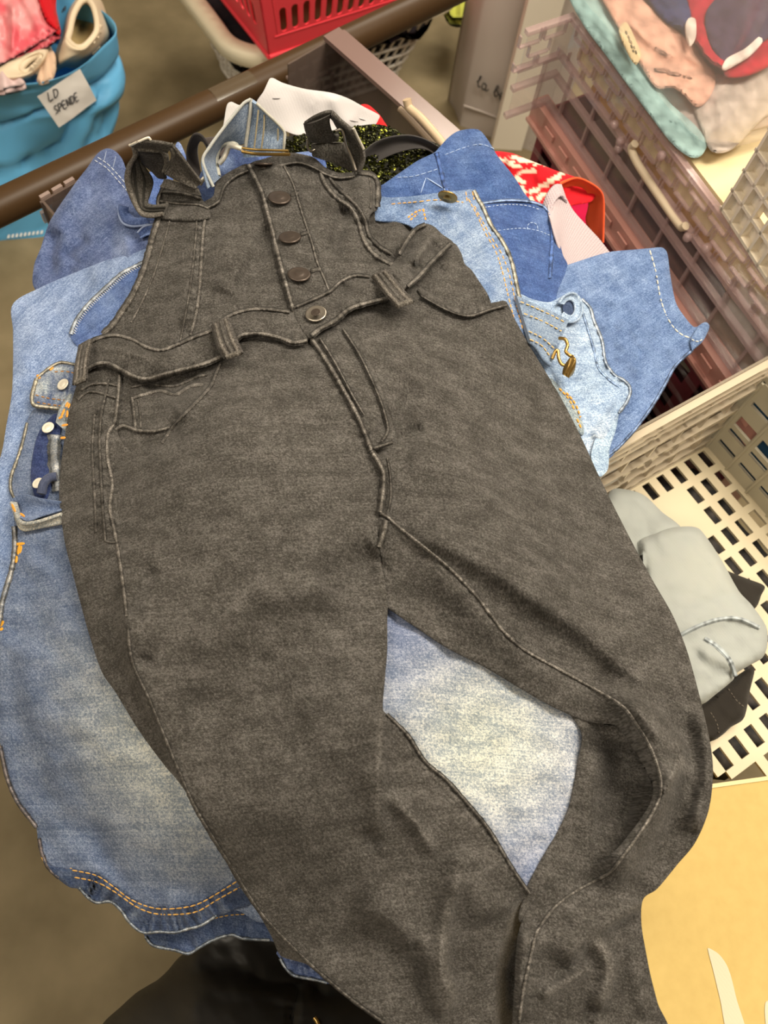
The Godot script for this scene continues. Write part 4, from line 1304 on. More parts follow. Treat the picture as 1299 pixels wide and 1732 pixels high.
	dcloth("shorts_leg", t, [60, 490, 57, 452, 69, 419, 85, 373, 125, 313, 148, 283, 158, 268, 168, 257, 181, 251, 194, 255, 206, 268, 214, 288, 225, 310, 260, 350, 280, 400, 270, 440, 200, 470, 110, 510], kh, dye(Color(0.125, 0.162, 0.305), Color(0.36, 0.43, 0.62), [[150, 360, 60, 60, 0.25], [205, 415, 18, 40, 0.5]], kl, 0.16), {"step": 6.0, "turn": 0.9})
	sew(t, [[160, 271, 180, 284, 202, 308, 216, 324], [165, 266, 184, 279, 206, 303, 219, 318]], kh, Color(0.55, 0.59, 0.66), 6, 1.5, 1.4)
	sew(t, [[180, 255, 176, 272], [196, 264, 190, 288]], kh, Color(0.32, 0.38, 0.52), 20, 1, 1.4)
	var kr := put("waist_tie", ribbon([205, 346, .845, 203, 362, .84, 210, 376, .838, 226, 381, .84, 252, 378, .85], [216, 350, .853, 216, 358, .846, 226, 368, .842, 240, 370, .845, 258, 372, .852], Color(0.20, 0.28, 0.55), {"n": 26, "bulge": 0.004}), M.denim, t)
	dseamr(kr, [203, 349, .847, 201, 363, .842, 209, 378, .839, 226, 383, .841, 252, 380, .851], 0.0012, Color(0.5, 0.58, 0.8))
	var kr2 := put("waist_tie", ribbon([232, 394, .845, 244, 384, .852, 262, 380, .858], [238, 402, .845, 252, 396, .852, 266, 398, .855], Color(0.24, 0.33, 0.60), {"n": 14, "bulge": 0.005}), M.denim, t)
	dseamr(kr2, [233, 393, .847, 244, 383, .854, 262, 379, .86], 0.001, Color(0.55, 0.62, 0.82))
	dcloth("waist_facing", t, [232, 350, 238, 320, 244, 298, 262, 288, 288, 290, 296, 330, 300, 370, 270, 380, 250, 366], above(-0.006), dye(Color(0.14, 0.22, 0.5), Color(0.4, 0.5, 0.75), [], [], 0.15), {"step": 6.0})
	dcloth("waist_facing", t, [296, 252, 300, 240, 306, 244, 318, 272, 326, 292, 330, 310, 380, 290, 440, 260, 470, 262, 540, 258, 545, 300, 430, 300, 350, 345, 320, 330], above(-0.008), dye(Color(0.11, 0.17, 0.40), Color(0.45, 0.55, 0.8), [[305, 250, 12, 20, 0.6], [510, 258, 20, 10, 0.6]], [], 0.25), {"step": 7.0})

	dcloth("waist_facing", t, [336, 334, 338, 296, 358, 268, 380, 254, 404, 246, 426, 254, 436, 276, 400, 300, 372, 326, 350, 344], above(-0.004), dye(Color(0.06, 0.09, 0.2), Color(0.35, 0.44, 0.62), [[385, 275, 12, 16, 0.4]], [fold([350, 300, 372, 282, 398, 272], 0.006, 8, 8, 0.1)], 0.22), {"step": 5.0})
	# blue jeans at the far side, with their hip flap
	t = thing("blue_jeans", "bright mid-blue jeans with white topstitching beside the red floral cloth", "jeans", at(790, 300))
	var hl := [
		fold([746, 254, 752, 290, 756, 320], -0.004, 6, 6, -0.10),
		fold([700, 330, 712, 305, 716, 300], 0.005, 8, 8, 0.05),
		fold([716, 302, 735, 308, 754, 322], 0.004, 6, 6),
		fold([640, 320, 680, 305, 720, 290], 0.003, 10, 16),
		fold([800, 240, 840, 280, 860, 330], 0.006, 30, 26),
	]
	var hh := above(0.0, hl)
	var hc := dye(Color(0.085, 0.150, 0.345), Color(0.36, 0.48, 0.72), [[790, 250, 60, 40, 0.12], [690, 300, 30, 18, 0.15]], hl, 0.13)
	dcloth("trouser_leg", t, [600, 330, 640, 316, 672, 295, 706, 272, 735, 258, 744, 248, 759, 232, 777, 221, 808, 219, 824, 235, 842, 264, 869, 298, 886, 325, 900, 350, 860, 380, 780, 380, 700, 390, 630, 370], hh, hc, {"turn": 0.4})
	var fh := above(0.004, [fold([816, 344, 856, 340, 895, 342, 925, 356], 0.003, 4, 8), fold([846, 395, 890, 392, 930, 402], 0.002, 4, 4)])
	dcloth("hip_panel", t, [800, 344, 820, 342, 856, 338, 895, 340, 918, 347, 931, 361, 942, 367, 946, 402, 952, 431, 960, 450, 944, 490, 934, 520, 880, 540, 840, 480, 810, 420], fh, dye(Color(0.08, 0.142, 0.345), Color(0.36, 0.48, 0.72), [[915, 380, 14, 40, 0.2]], [], 0.12), {"turn": 0.2})
	dseam(t, [816, 344, 856, 339, 895, 341, 918, 348, 930, 360], 3, 0.0016, fh, Color(0.42, 0.55, 0.85))
	sew(t, [[818, 351, 856, 346, 893, 348, 914, 355]], fh, Color(0.50, 0.58, 0.74), 4, 1.5, 1.4)
	sew(t, [[842, 390, 880, 386, 910, 390, 930, 398], [892, 388, 893, 380, 900, 376, 908, 380, 910, 390]], fh, Color(0.36, 0.46, 0.68), 4, 1, 1.4)
	dseam(t, [930, 362, 934, 400, 932, 440, 930, 470], 5, 0.002, fh, Color(0.13, 0.22, 0.5))
	sew(t, [[752, 262, 790, 248, 815, 244, 836, 252], [672, 300, 700, 298, 740, 286]], hh, Color(0.34, 0.44, 0.66), 7, 1, 1.4)
	dseam(t, [738, 258, 744, 280, 750, 306, 757, 324], 5, 0.002, hh, Color(0.10, 0.18, 0.44))
	sew(t, [[712, 326, 714, 302, 722, 301, 738, 310, 754, 322]], hh, Color(0.32, 0.42, 0.64), 30, 1, 2.0)

	# shorts leg reaching out at the right
	t = thing("washed_shorts", "washed mid-blue denim shorts leg with pale stitched hem near the clear crate", "shorts", at(1060, 560))
	var il := [
		fold([1084, 590, 1078, 610, 1066, 640], -0.006, 5, 7, -0.10),
		fold([960, 480, 1040, 450, 1100, 440], 0.004, 30, 30),
		fold([1040, 470, 1030, 540, 1060, 620], -0.004, 40, 40, -0.08),
		fold([1060, 740, 1100, 680, 1130, 620], 0.004, 20, 30, 0.05),
		fold([1120, 440, 1128, 500, 1150, 550], 0.004, 10, 16, 0.04),
		puckers([1112, 430, 1124, 500, 1150, 555], 0.002, 16, 16, 12, 0.06),
	]
	var ih := above(0.002, il)
	dcloth("shorts_leg", t, [930, 460, 963, 447, 1027, 427, 1074, 422, 1097, 420, 1121, 419, 1129, 430, 1134, 467, 1143, 511, 1156, 533, 1174, 553, 1186, 548, 1192, 545, 1199, 552, 1196, 564, 1188, 578, 1170, 594, 1141, 620, 1124, 651, 1103, 687, 1074, 727, 1045, 760, 1024, 776, 980, 740, 930, 660, 900, 580, 910, 500], ih, dye(Color(0.205, 0.295, 0.50), Color(0.46, 0.57, 0.76), [[1010, 480, 60, 40, 0.2]], il, 0.20), {"turn": 0.9})
	sew(t, [[1099, 423, 1109, 458, 1118, 508, 1132, 543, 1150, 564, 1172, 573]], ih, Color(0.60, 0.58, 0.50), 7, 1, 2.4)
	dcloth("hem_fold", t, [1171, 592, 1171, 592, 1168, 576, 1176, 560, 1187, 547, 1195, 545, 1200, 551, 1197, 562, 1188, 577, 1171, 592, 1171, 592], above(0.008), dye(Color(0.24, 0.335, 0.53), Color(0.5, 0.6, 0.78), [], [], 0.14), {"step": 3.0, "roll": 3.0})
	sew(t, [[1170, 574, 1180, 578, 1188, 574]], above(0.0085), Color(0.6, 0.6, 0.56), 5, 1, 2.0)
	dseam(t, [1028, 770, 1046, 757, 1076, 724, 1105, 684, 1126, 648, 1143, 618, 1172, 591], 3, 0.002, ih, Color(0.34, 0.46, 0.72))

	# very pale blouse with gathered edge
	t = thing("pale_blouse", "very pale blue denim top with gathered edge under the brass hook", "top", at(980, 620))
	var jl := [
		fold([965, 640, 995, 640, 1018, 628, 1030, 616], -0.002, 5, 9, -0.18),
		fold([985, 520, 996, 560, 1000, 590], 0.004, 10, 12, 0.1),
		fold([1000, 745, 1020, 715, 1040, 690, 1050, 672], 0.009, 26, 6, 0.1),
		fold([1000, 680, 1012, 700, 1004, 725], -0.002, 14, 14, -0.16),
		fold([945, 600, 985, 620, 1010, 660], 0.004, 20, 20),
		puckers([1000, 520, 1010, 560, 1020, 605, 1034, 630, 1058, 648, 1062, 672, 1046, 700], 0.0022, 9, 9, 9, 0.22),
	]
	var jh := above(0.008, jl)
	dcloth("bodice", t, [868, 500, 880, 497, 898, 505, 928, 511, 951, 501, 966, 498, 983, 505, 998, 520, 1004, 540, 1018, 575, 1024, 611, 1038, 633, 1056, 643, 1067, 657, 1062, 678, 1048, 698, 1039, 727, 1030, 757, 1027, 792, 1015, 800, 985, 770, 950, 700, 900, 620, 870, 560], jh, dye(Color(0.46, 0.575, 0.73), Color(0.70, 0.76, 0.82), [[1010, 740, 26, 50, 0.7], [960, 580, 40, 40, 0.3]], jl, 0.16), {"step": 5.0, "turn": 0.5})
	dcloth("bodice_side", t, [1008, 800, 1000, 770, 1012, 730, 1030, 706, 1046, 694, 1042, 726, 1032, 756, 1028, 794, 1016, 806], above(0.014), dye(Color(0.50, 0.62, 0.74), Color(0.70, 0.76, 0.82), [], [], 0.12), {"step": 5.0, "turn": 0.5})
	dseam(t, [984, 506, 998, 521, 1004, 541, 1018, 576, 1024, 612, 1039, 634, 1056, 644, 1066, 658, 1061, 678, 1047, 698], 3, 0.0018, jh, Color(0.72, 0.77, 0.82))
	dseam(t, [986, 530, 996, 562, 1004, 590, 1012, 622, 1030, 642, 1048, 655], 3, 0.0014, jh, Color(0.45, 0.58, 0.80))
	put("armhole_ring", ribbon(rest([946, 512, .018, 954, 501, .022, 968, 496, .024, 980, 504, .024, 985, 522, .022, 978, 540, .018, 962, 545, .016, 948, 536, .016]), rest([952, 515, .014, 958, 508, .016, 966, 507, .017, 971, 513, .017, 973, 525, .016, 968, 534, .015, 960, 534, .014, 952, 529, .014]), Color(0.56, 0.66, 0.78), {"n": 32, "bulge": 0.003}), M.denim, t)
	dcloth("armhole_shade", t, [952, 514, 960, 508, 970, 513, 972, 526, 964, 536, 954, 530], above(0.0135), dye(Color(0.07, 0.10, 0.18), Color(0.2, 0.25, 0.4), [], [], 0.1), {"step": 4.0, "thick": 0.001})  # dark patch painting the shade within the armhole

	# light-wash dungarees with brass fittings
	t = thing("light_dungarees", "light-wash blue denim dungarees with brass slider, button and hook", "dungarees", at(780, 400))
	var gl := [
		puckers([815, 352, 840, 400, 860, 450, 884, 535], 0.0012, 12, 12, 12, 0.12),
		puckers([650, 340, 700, 338, 735, 332], 0.003, 14, 14, 26, 0.12),
		fold([668, 345, 690, 350, 712, 342], -0.004, 6, 6, -0.12),
	]
	var gh := above(0.0095, gl)
	var gc := dye(Color(0.235, 0.325, 0.50), Color(0.66, 0.73, 0.78), [[790, 420, 46, 70, 0.35], [850, 480, 20, 60, 0.3]], gl, 0.22)
	dcloth("bib", t, [620, 338, 640, 332, 659, 334, 696, 332, 726, 328, 740, 326, 780, 322, 801, 321, 807, 334, 815, 347, 829, 379, 850, 408, 864, 440, 876, 496, 884, 534, 897, 576, 890, 600, 850, 560, 800, 500, 740, 420, 690, 380, 630, 370], gh, gc, {"step": 6.0, "turn": 1.0})
	dseam(t, [801, 322, 808, 336, 816, 349, 830, 380, 850, 409, 865, 442, 877, 497, 885, 535, 897, 575], 4, 0.002, gh, Color(0.74, 0.66, 0.50))
	sew(t, [[792, 336, 806, 362, 822, 396, 838, 424, 850, 460, 862, 510, 872, 548], [802, 348, 818, 378, 834, 406, 850, 432, 862, 466, 872, 510, 884, 556], [662, 345, 700, 342, 740, 338, 784, 342], [788, 324, 790, 340], [799, 324, 802, 338]], gh, Color(0.68, 0.36, 0.10), 6, 2, 2)
	sew(t, [[690, 368, 704, 358, 718, 354], [716, 354, 720, 372], [694, 372, 706, 362]], gh, orange, 4, 1.5, 3)
	button(t, Vector2(758, 330), 16, 0.018, M.brass, "button", gh, Vector3(0, -0.35, -1.7))
	var st := put("strap", ribbon(rest([872, 502, .017, 902, 516, .018, 932, 529, .018, 960, 543, .017]), rest([895, 578, .017, 908, 590, .018, 918, 606, .018, 930, 618, .017]), Color(0.30, 0.37, 0.47), {"n": 16, "thick": 0.004}), M.denim, t)
	var sth := above(0.0165)
	sew(t, [[880, 510, 920, 527, 956, 545], [886, 530, 920, 544, 950, 560], [894, 560, 918, 572, 938, 590], [896, 574, 916, 584, 930, 602]], func(p: Vector2): return ground(p) + 0.0205, Color(0.62, 0.40, 0.16), 6, 2, 2)
	st.set_meta("label", "strap end with four rows of orange stitching")
	put("hook", tube(path3([946, 572, .876, 956, 574, .88, 960, 584, .878, 957, 594, .876, 962, 600, .876, 970, 604, .876], 6), 0.0017).mesh(), M.brass, t)
	put("hook", tube(path3([934, 607, .87, 940, 593, .874, 944, 594, .874, 945, 606, .872, 950, 616, .87, 958, 619, .87], 6), 0.0017).mesh(), M.brass, t)
	put("clasp", ribbon([969, 603, .879, 962, 612, .877, 956, 622, .872, 953, 634, .868], [972, 612, .876, 971, 622, .872, 966, 632, .868, 960, 638, .864], Color(1, 1, 1), {"n": 14, "thick": 0.004, "bulge": 0.003}), M.brass, t)
	put("clasp", ribbon([966, 606, .884, 961, 618, .88, 955, 630, .874], [970, 608, .882, 965, 620, .878, 959, 632, .872], Color(1, 1, 1), {"n": 10, "thick": 0.003}), M.brass, t)
	dcloth("side_band", t, [930, 640, 948, 655, 966, 672, 978, 696, 987, 722, 985, 736, 965, 715, 940, 680], above(0.012), dye(Color(0.4, 0.45, 0.45), Color(0.7, 0.7, 0.6), [], [], 0.25), {"step": 5.0})
	sew(t, [[946, 657, 962, 674, 972, 694], [958, 664, 974, 684, 982, 706], [976, 708, 984, 726]], above(0.0125), orange, 6, 2, 3)
	# its other strap stands up behind the charcoal bib
	var sl := put("strap", ribbon([352, 318, .90, 342, 275, .915, 352, 252, .922, 382, 211, .936, 412, 176, .948, 424, 169, .95], [372, 300, .885, 366, 268, .89, 378, 247, .90, 396, 243, .906, 406, 243, .91, 414, 241, .914], Color(0.34, 0.40, 0.50), {"n": 40}), M.denim, t)
	dseamr(sl, [361, 316, .90, 343, 273, .916, 353, 251, .924, 383, 210, .938, 412, 175, .95, 424, 168, .952], 0.0016, Color(0.74, 0.70, 0.60))
	dseamr(sl, [370, 298, .888, 366, 270, .893, 373, 248, .903, 394, 243, .91, 402, 246, .908], 0.0024, Color(0.80, 0.74, 0.58))
	var sr := put("strap", ribbon([424, 168, .95, 423, 183, .942, 419, 215, .926, 415, 242, .912, 414, 266, .90], [434, 175, .952, 452, 192, .946, 480, 221, .932, 481, 240, .924, 478, 262, .912], Color(0.42, 0.52, 0.66), {"n": 34}), M.denim, t)
	dseamr(sr, [424, 167, .952, 424, 183, .945, 420, 215, .929, 416, 242, .915, 415, 256, .907], 0.0019, Color(0.80, 0.74, 0.60))
	dseamr(sr, [434, 175, .954, 452, 192, .948, 480, 221, .934, 481, 240, .926, 479, 258, .916], 0.0014, Color(0.78, 0.70, 0.54))
	for k in [[437, 186, 434, 215, 430, 250], [447, 194, 446, 220, 442, 252], [470, 218, 470, 240, 468, 256]]:
		dseamr(sr, [k[0], k[1], (.9495 - (k[1] - 186) * 0.00045), k[2], k[3], (.9495 - (k[3] - 186) * 0.0005), k[4], k[5], (.9495 - (k[5] - 186) * 0.00053)], 0.0009, Color(0.62, 0.5, 0.3))
	put("slider", tube(path3([409, 256, .913, 430, 260, .914, 456, 261, .92, 490, 261, .928], 4), 0.0016).mesh(), M.brass, t)
	put("slider", tube(path3([409, 250, .92, 430, 253, .921, 456, 254, .927, 488, 255, .934], 4), 0.0012).mesh(), M.brass, t)
	put("hook", tube(path3([410, 252, .915, 398, 248, .915, 388, 247, .912, 383, 258, .905, 378, 268, .9, 371, 276, .895], 5), 0.0026).mesh(), M.silver, t)
	put("hook", tube(path3([350, 298, .89, 343, 304, .888, 338, 312, .884], 5), 0.0022).mesh(), M.silver, t)

	# black sequined garment
	t = thing("sequin_top", "black top covered in gold-green sequins under the white papers", "top", at(640, 250))
	var nh := above(-0.012)
	var nout := [476, 236, 500, 229, 540, 224, 600, 214, 635, 210, 665, 217, 690, 231, 720, 236, 748, 248, 756, 264, 724, 280, 692, 298, 662, 316, 636, 322, 600, 300, 540, 280, 490, 262]
	dcloth("cloth_body", t, nout, nh, func(_p): return Color(0.012, 0.012, 0.010), {"mat": "plain_cloth"})
	var nb := put("band", ribbon([612, 262, .858, 632, 244, .868, 660, 233, .876, 690, 230, .874, 716, 236, .866, 742, 250, .85], [618, 294, .846, 640, 272, .856, 668, 258, .862, 700, 250, .862, 722, 252, .856, 738, 262, .846], Color(0.045, 0.042, 0.04), {"n": 30, "bulge": 0.008}), M.plain_cloth, t)
	nb.set_meta("label", "plain black cloth band")
	var disc := lathe(Vector3.ZERO, Vector3.UP, [0.0, 0.0, 1.0, 0.0, 0.92, 0.12, 0.0, 0.16], Color.WHITE, 8).mesh()
	disc.surface_set_material(0, mk("sequin", Color(0.42, 0.44, 0.10), 0.22, {"metal": 0.85, "vc": true}))
	var mm := MultiMesh.new()
	mm.transform_format = MultiMesh.TRANSFORM_3D
	mm.use_colors = true
	mm.mesh = disc
	rng.seed = 31
	var spots := []
	var poly := pv(nout)
	while spots.size() < 1500:
		var q := Vector2(rng.randf_range(470, 760), rng.randf_range(205, 325))
		if Geometry2D.is_point_in_polygon(q, poly): spots.append(q)
	mm.instance_count = spots.size()
	for k in spots.size():
		var q: Vector2 = spots[k]
		var tilt := Basis(Vector3(rng.randf_range(-1, 1), 0, rng.randf_range(-1, 1)).normalized(), rng.randf_range(0.0, 0.7)).scaled(Vector3.ONE * rng.randf_range(0.0016, 0.0024))
		mm.set_instance_transform(k, Transform3D(tilt, pt(q.x, q.y, nh.call(q) + 0.0012) - t.position))
		var g := rng.randf()
		mm.set_instance_color(k, Color(0.035, 0.036, 0.03) if g < 0.82 else Color(0.16, 0.17, 0.08) if g < 0.97 else Color(1, 1, 0.6))
	var mi := MultiMeshInstance3D.new()
	mi.name = "sequins"
	mi.multimesh = mm
	mi.set_meta("kind", "stuff")
	t.add_child(mi, true)

	# black loop behind the straps
	t = thing("black_belt", "black cloth belt end looped behind the near charcoal strap", "belt", at(330, 270))
	put("belt_band", ribbon([322, 300, .85, 317, 268, .86, 319, 245, .876, 328, 228, .892, 340, 229, .895, 352, 246, .885, 372, 262, .87], [340, 305, .845, 336, 280, .85, 333, 256, .864, 336, 240, .878, 344, 238, .884, 356, 256, .872, 378, 276, .86], Color(0.032, 0.030, 0.028), {"n": 36}), M.plain_cloth, t)
	put("belt_band", ribbon([345, 236, .872, 362, 234, .87, 392, 240, .865], [352, 262, .86, 374, 270, .858, 400, 266, .855], Color(0.06, 0.05, 0.045), {"n": 14}), M.plain_cloth, t)

	# papers
	var ph := func(p: Vector2) -> float: return 0.845 + 0.035 * smoothstep(240.0, 130.0, p.y) + 0.006 * sin((p.x - 440.0) * 0.022) + folds(papf, p).x
	papf = [fold([540, 160, 528, 178, 522, 190], 0.0012, 3, 3), fold([480, 140, 520, 200, 560, 228], -0.002, 20, 20), fold([560, 158, 580, 200, 600, 216], 0.004, 12, 20)]
	t = thing("paper_sheet", "large curled white paper sheet lying over the black sequins", "paper", at(540, 190))
	dcloth("sheet", t, [433, 176, 446, 154, 456, 133, 462, 132, 478, 140, 514, 150, 561, 157, 590, 167, 614, 180, 642, 195, 640, 202, 634, 211, 608, 218, 576, 222, 515, 230, 484, 222, 440, 200], ph, func(_p): return Color(0.55, 0.525, 0.53), {"mat": "plain_cloth", "thick": 0.0008, "roll": 1.0, "step": 6.0})
	sew(t, [[461, 166, 474, 166], [592, 203, 606, 206], [608, 200, 618, 203]], func(p: Vector2): return ph.call(p) + 0.0002, Color(0.45, 0.43, 0.44), 20, 1, 2)
	t = thing("paper_slip", "small white paper corner behind the light-wash strap", "paper", at(385, 190))
	dcloth("sheet", t, [384, 177, 391, 172, 402, 177, 412, 180, 420, 200, 400, 230, 372, 240, 378, 210], func(p: Vector2): return 0.85 + (240 - p.y) * 0.0004, func(_p): return Color(0.53, 0.51, 0.51), {"mat": "plain_cloth", "thick": 0.0008, "roll": 1.0, "step": 5.0})
	t = thing("red_cloth", "small bright red cloth corner behind the large paper sheet", "cloth", at(640, 200))
	dcloth("cloth_body", t, [608, 180, 622, 177, 640, 192, 650, 206, 655, 216, 640, 220, 612, 216], func(p: Vector2): return 0.838, func(_p): return Color(0.55, 0.012, 0.016), {"mat": "plain_cloth", "thick": 0.004, "step": 5.0})

	# red and white printed garment with orange lining
	t = thing("floral_top", "red and white floral garment with orange lining beside the blue jeans", "top", at(900, 320))
	var wl := [fold([850, 275, 900, 275, 960, 300], 0.008, 18, 26), fold([900, 300, 940, 310, 965, 325], 0.004, 12, 12)]
	var blobs := []
	for b in [[895, 272, 42, 6, .18], [868, 278, 20, 5, .4], [893, 290, 22, 6, -.15], [880, 304, 16, 6, .5], [938, 302, 26, 7, -.5], [922, 312, 18, 5, -.3], [905, 322, 14, 7, -.5], [885, 320, 10, 4, .8], [915, 332, 12, 6, -.7], [898, 338, 8, 5, .2], [852, 272, 14, 4, .5]]: blobs.append(b)
	var wc := func(p: Vector2) -> Color:
		var q := p + Vector2(noise2.get_noise_2d(p.x * 4, p.y * 7), noise2.get_noise_2d(p.x * 4 + 300, p.y * 7)) * 4.5
		var f := 0.0
		for b in blobs:
			var r := (q - Vector2(b[0], b[1])).rotated(-b[4])
			f = maxf(f, 0.92 - Vector2(r.x / b[2], r.y / b[3]).length())
		return Color(0.62, 0.012, 0.022).lerp(Color(0.80, 0.66, 0.50), smoothstep(0.08, 0.22, f))
	var wh := func(p: Vector2) -> float: return 0.80 + folds(wl, p).x + 0.02 * smoothstep(360.0, 260.0, p.y)
	dcloth("printed_cloth", t, [826, 262, 838, 256, 866, 259, 886, 267, 914, 278, 942, 289, 975, 300, 1001, 311, 1012, 320, 1000, 340, 960, 350, 930, 380, 860, 380, 830, 320], wh, wc, {"mat": "plain_cloth", "step": 3.0})
	put("lining", ribbon([948, 311, .822, 975, 301, .826, 1001, 311, .822, 1017, 325, .812, 1021, 343, .80, 1021, 380, .78, 1020, 410, .765], [950, 318, .81, 968, 313, .814, 988, 318, .812, 996, 332, .80, 996, 350, .785, 992, 374, .765, 1004, 400, .755], Color(0.80, 0.10, 0.035), {"n": 34, "bulge": 0.003}), M.plain_cloth, t)
	dcloth("inside", t, [940, 318, 960, 313, 985, 316, 998, 330, 998, 370, 1010, 410, 990, 400, 960, 370, 930, 340], func(p: Vector2): return 0.752 + 0.02 * smoothstep(340.0, 310.0, p.y), func(_p): return Color(0.42, 0.006, 0.045), {"mat": "plain_cloth", "step": 6.0})
	t = thing("ribbed_tote", "pinkish white ribbed cloth strap folded over the red floral garment", "bag strap", at(960, 390))
	put("strap_band", ribbon([918, 348, .83, 926, 328, .838, 938, 314, .84, 948, 313, .836], [930, 372, .832, 936, 345, .838, 948, 330, .84, 958, 342, .83], Color(0.46, 0.375, 0.40), {"n": 14}), mk("ribbed_cloth", Color(1, 1, 1), 0.85, {"vc": true, "norm": bumpmap(256, 12, 1), "ns": 1.6, "uv": 2.4}), t)
	put("strap_band", ribbon([926, 350, .836, 940, 330, .838, 950, 326, .834, 968, 357, .822, 997, 389, .81, 1012, 405, .804, 1030, 428, .795], [930, 372, .84, 936, 392, .838, 942, 410, .834, 948, 430, .826, 956, 448, .82, 964, 462, .815, 980, 474, .81], Color(0.47, 0.385, 0.41), {"n": 24, "bulge": 0.004}), M.ribbed_cloth, t)

	# grey-blue trousers folded in the cream basket
	pile_right()

func dseamr(parent: Node3D, path: Array, r: float, col: Color):
	put("seam", tube(path3(path, 6), r, col, 7).mesh(), M.denim, parent)

var papf := []

func pile_right():
	var t := thing("folded_trousers", "pale grey-blue trousers folded in a stack inside the cream basket", "trousers", pt(1160, 1000, 0.62))
	var zl := [
		fold([1150, 1038, 1200, 1018, 1250, 1012, 1290, 1030], -0.003, 4, 6, -0.10),
		fold([1150, 1070, 1200, 1048, 1255, 1046, 1290, 1068], 0.006, 8, 5, 0.05),
		fold([1100, 900, 1130, 892, 1180, 896], 0.004, 20, 10),
		fold([1180, 1110, 1210, 1105, 1240, 1130], 0.005, 12, 12),
		fold([1170, 1100, 1200, 1130, 1240, 1140], -0.004, 6, 8, -0.08),
		fold([1190, 1160, 1215, 1145, 1238, 1138], -0.003, 6, 6, -0.06),
		fold([1240, 930, 1270, 980, 1292, 1040], 0.006, 16, 10),
	]
	var zc := dye(Color(0.355, 0.375, 0.36), Color(0.45, 0.455, 0.395), [[1200, 960, 80, 60, 0.4]], zl, 0.10)
	var zh := func(e: float) -> Callable: return func(p: Vector2) -> float: return 0.655 + e + folds(zl, p).x + noise.get_noise_2d(p.x * 1.5, p.y * 1.5) * 0.004
	dcloth("trouser_leg", t, [1020, 870, 1033, 830, 1060, 828, 1090, 838, 1120, 866, 1152, 892, 1190, 960, 1140, 1000, 1080, 980], zh.call(0.008), zc, {"thick": 0.014, "roll": 14.0, "mat": "plain_cloth"})
	dcloth("trouser_leg", t, [1080, 920, 1110, 902, 1140, 892, 1178, 892, 1196, 910, 1222, 950, 1250, 1000, 1272, 1024, 1296, 1060, 1298, 1090, 1290, 1112, 1270, 1124, 1244, 1140, 1240, 1150, 1210, 1175, 1185, 1192, 1150, 1190, 1120, 1100], zh.call(0.024), zc, {"thick": 0.022, "roll": 16.0, "mat": "plain_cloth"})
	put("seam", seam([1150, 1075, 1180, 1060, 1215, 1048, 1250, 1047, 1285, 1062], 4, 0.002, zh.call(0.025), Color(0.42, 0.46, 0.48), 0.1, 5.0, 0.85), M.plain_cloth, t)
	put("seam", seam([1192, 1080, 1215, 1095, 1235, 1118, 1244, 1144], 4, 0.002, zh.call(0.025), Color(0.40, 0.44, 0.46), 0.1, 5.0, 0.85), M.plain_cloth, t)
	t = thing("black_trousers", "black trousers folded beneath the pale grey-blue pair", "trousers", pt(1230, 1130, 0.61))
	var yh := func(p: Vector2) -> float: return 0.635 + noise.get_noise_2d(p.x * 2.0, p.y * 2.0) * 0.005
	dcloth("trouser_leg", t, [1150, 1180, 1186, 1190, 1240, 1150, 1275, 1128, 1268, 1170, 1258, 1215, 1236, 1230, 1222, 1243, 1205, 1252, 1170, 1240], yh, func(_p): return Color(0.028, 0.024, 0.021), {"thick": 0.02, "roll": 10.0, "mat": "plain_cloth", "step": 6.0})
	dcloth("trouser_leg", t, [1200, 950, 1232, 966, 1262, 978, 1293, 991, 1288, 1006, 1276, 1030, 1240, 1040, 1220, 1000], yh, func(_p): return Color(0.028, 0.024, 0.021), {"thick": 0.02, "roll": 10.0, "mat": "plain_cloth", "step": 6.0})
	sew(t, [[1232, 1165, 1246, 1185, 1258, 1195], [1202, 1205, 1212, 1222, 1216, 1240]], yh, Color(0.12, 0.10, 0.08), 4, 2, 2)
	# jacket of whoever stands at the near edge
	t = thing("puffer_jacket", "black quilted puffer jacket front bulging below the dress hem", "jacket", pt(450, 1700, 0.6))
	var ql := [
		fold([510, 1630, 503, 1670, 496, 1700, 490, 1760], -0.010, 5, 8),
		fold([420, 1650, 460, 1668, 502, 1664], -0.005, 8, 10), fold([330, 1668, 400, 1680, 498, 1688], 0.006, 12, 20), fold([512, 1648, 530, 1664, 548, 1700], -0.005, 6, 10),
		fold([380, 1690, 440, 1690, 496, 1700], -0.003, 8, 8),
		puckers([500, 1640, 495, 1700, 490, 1760], 0.003, 24, 24, 22),
		fold([280, 1650, 340, 1640, 420, 1640], -0.008, 14, 22),
		fold([520, 1660, 560, 1690, 640, 1690], -0.006, 14, 18),
		fold([200, 1730, 300, 1700, 420, 1720], 0.006, 26, 30),
	]
	var qh := func(p: Vector2) -> float: return 0.50 + 0.10 * smoothstep(1590.0, 1780.0, p.y) - 0.0006 * maxf(0.0, 330.0 - p.x) + folds(ql, p).x + noise.get_noise_2d(p.x, p.y) * 0.006
	dcloth("jacket_front", t, [140, 1800, 172, 1734, 205, 1702, 232, 1678, 256, 1664, 268, 1656, 284, 1641, 300, 1622, 330, 1596, 360, 1560, 460, 1540, 600, 1600, 720, 1660, 860, 1700, 900, 1800], qh, func(_p): return Color(0.9, 0.9, 0.9), {"mat": "nylon", "thick": 0.05, "roll": 26.0, "under": 0.32})
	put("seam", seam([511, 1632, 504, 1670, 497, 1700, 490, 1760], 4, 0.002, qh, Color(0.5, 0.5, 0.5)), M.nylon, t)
	put("zip_pull", tube(path3([532, 1722, .585, 537, 1730, .587, 540, 1742, .588], 4), 0.0022).mesh(), M.brass, t)

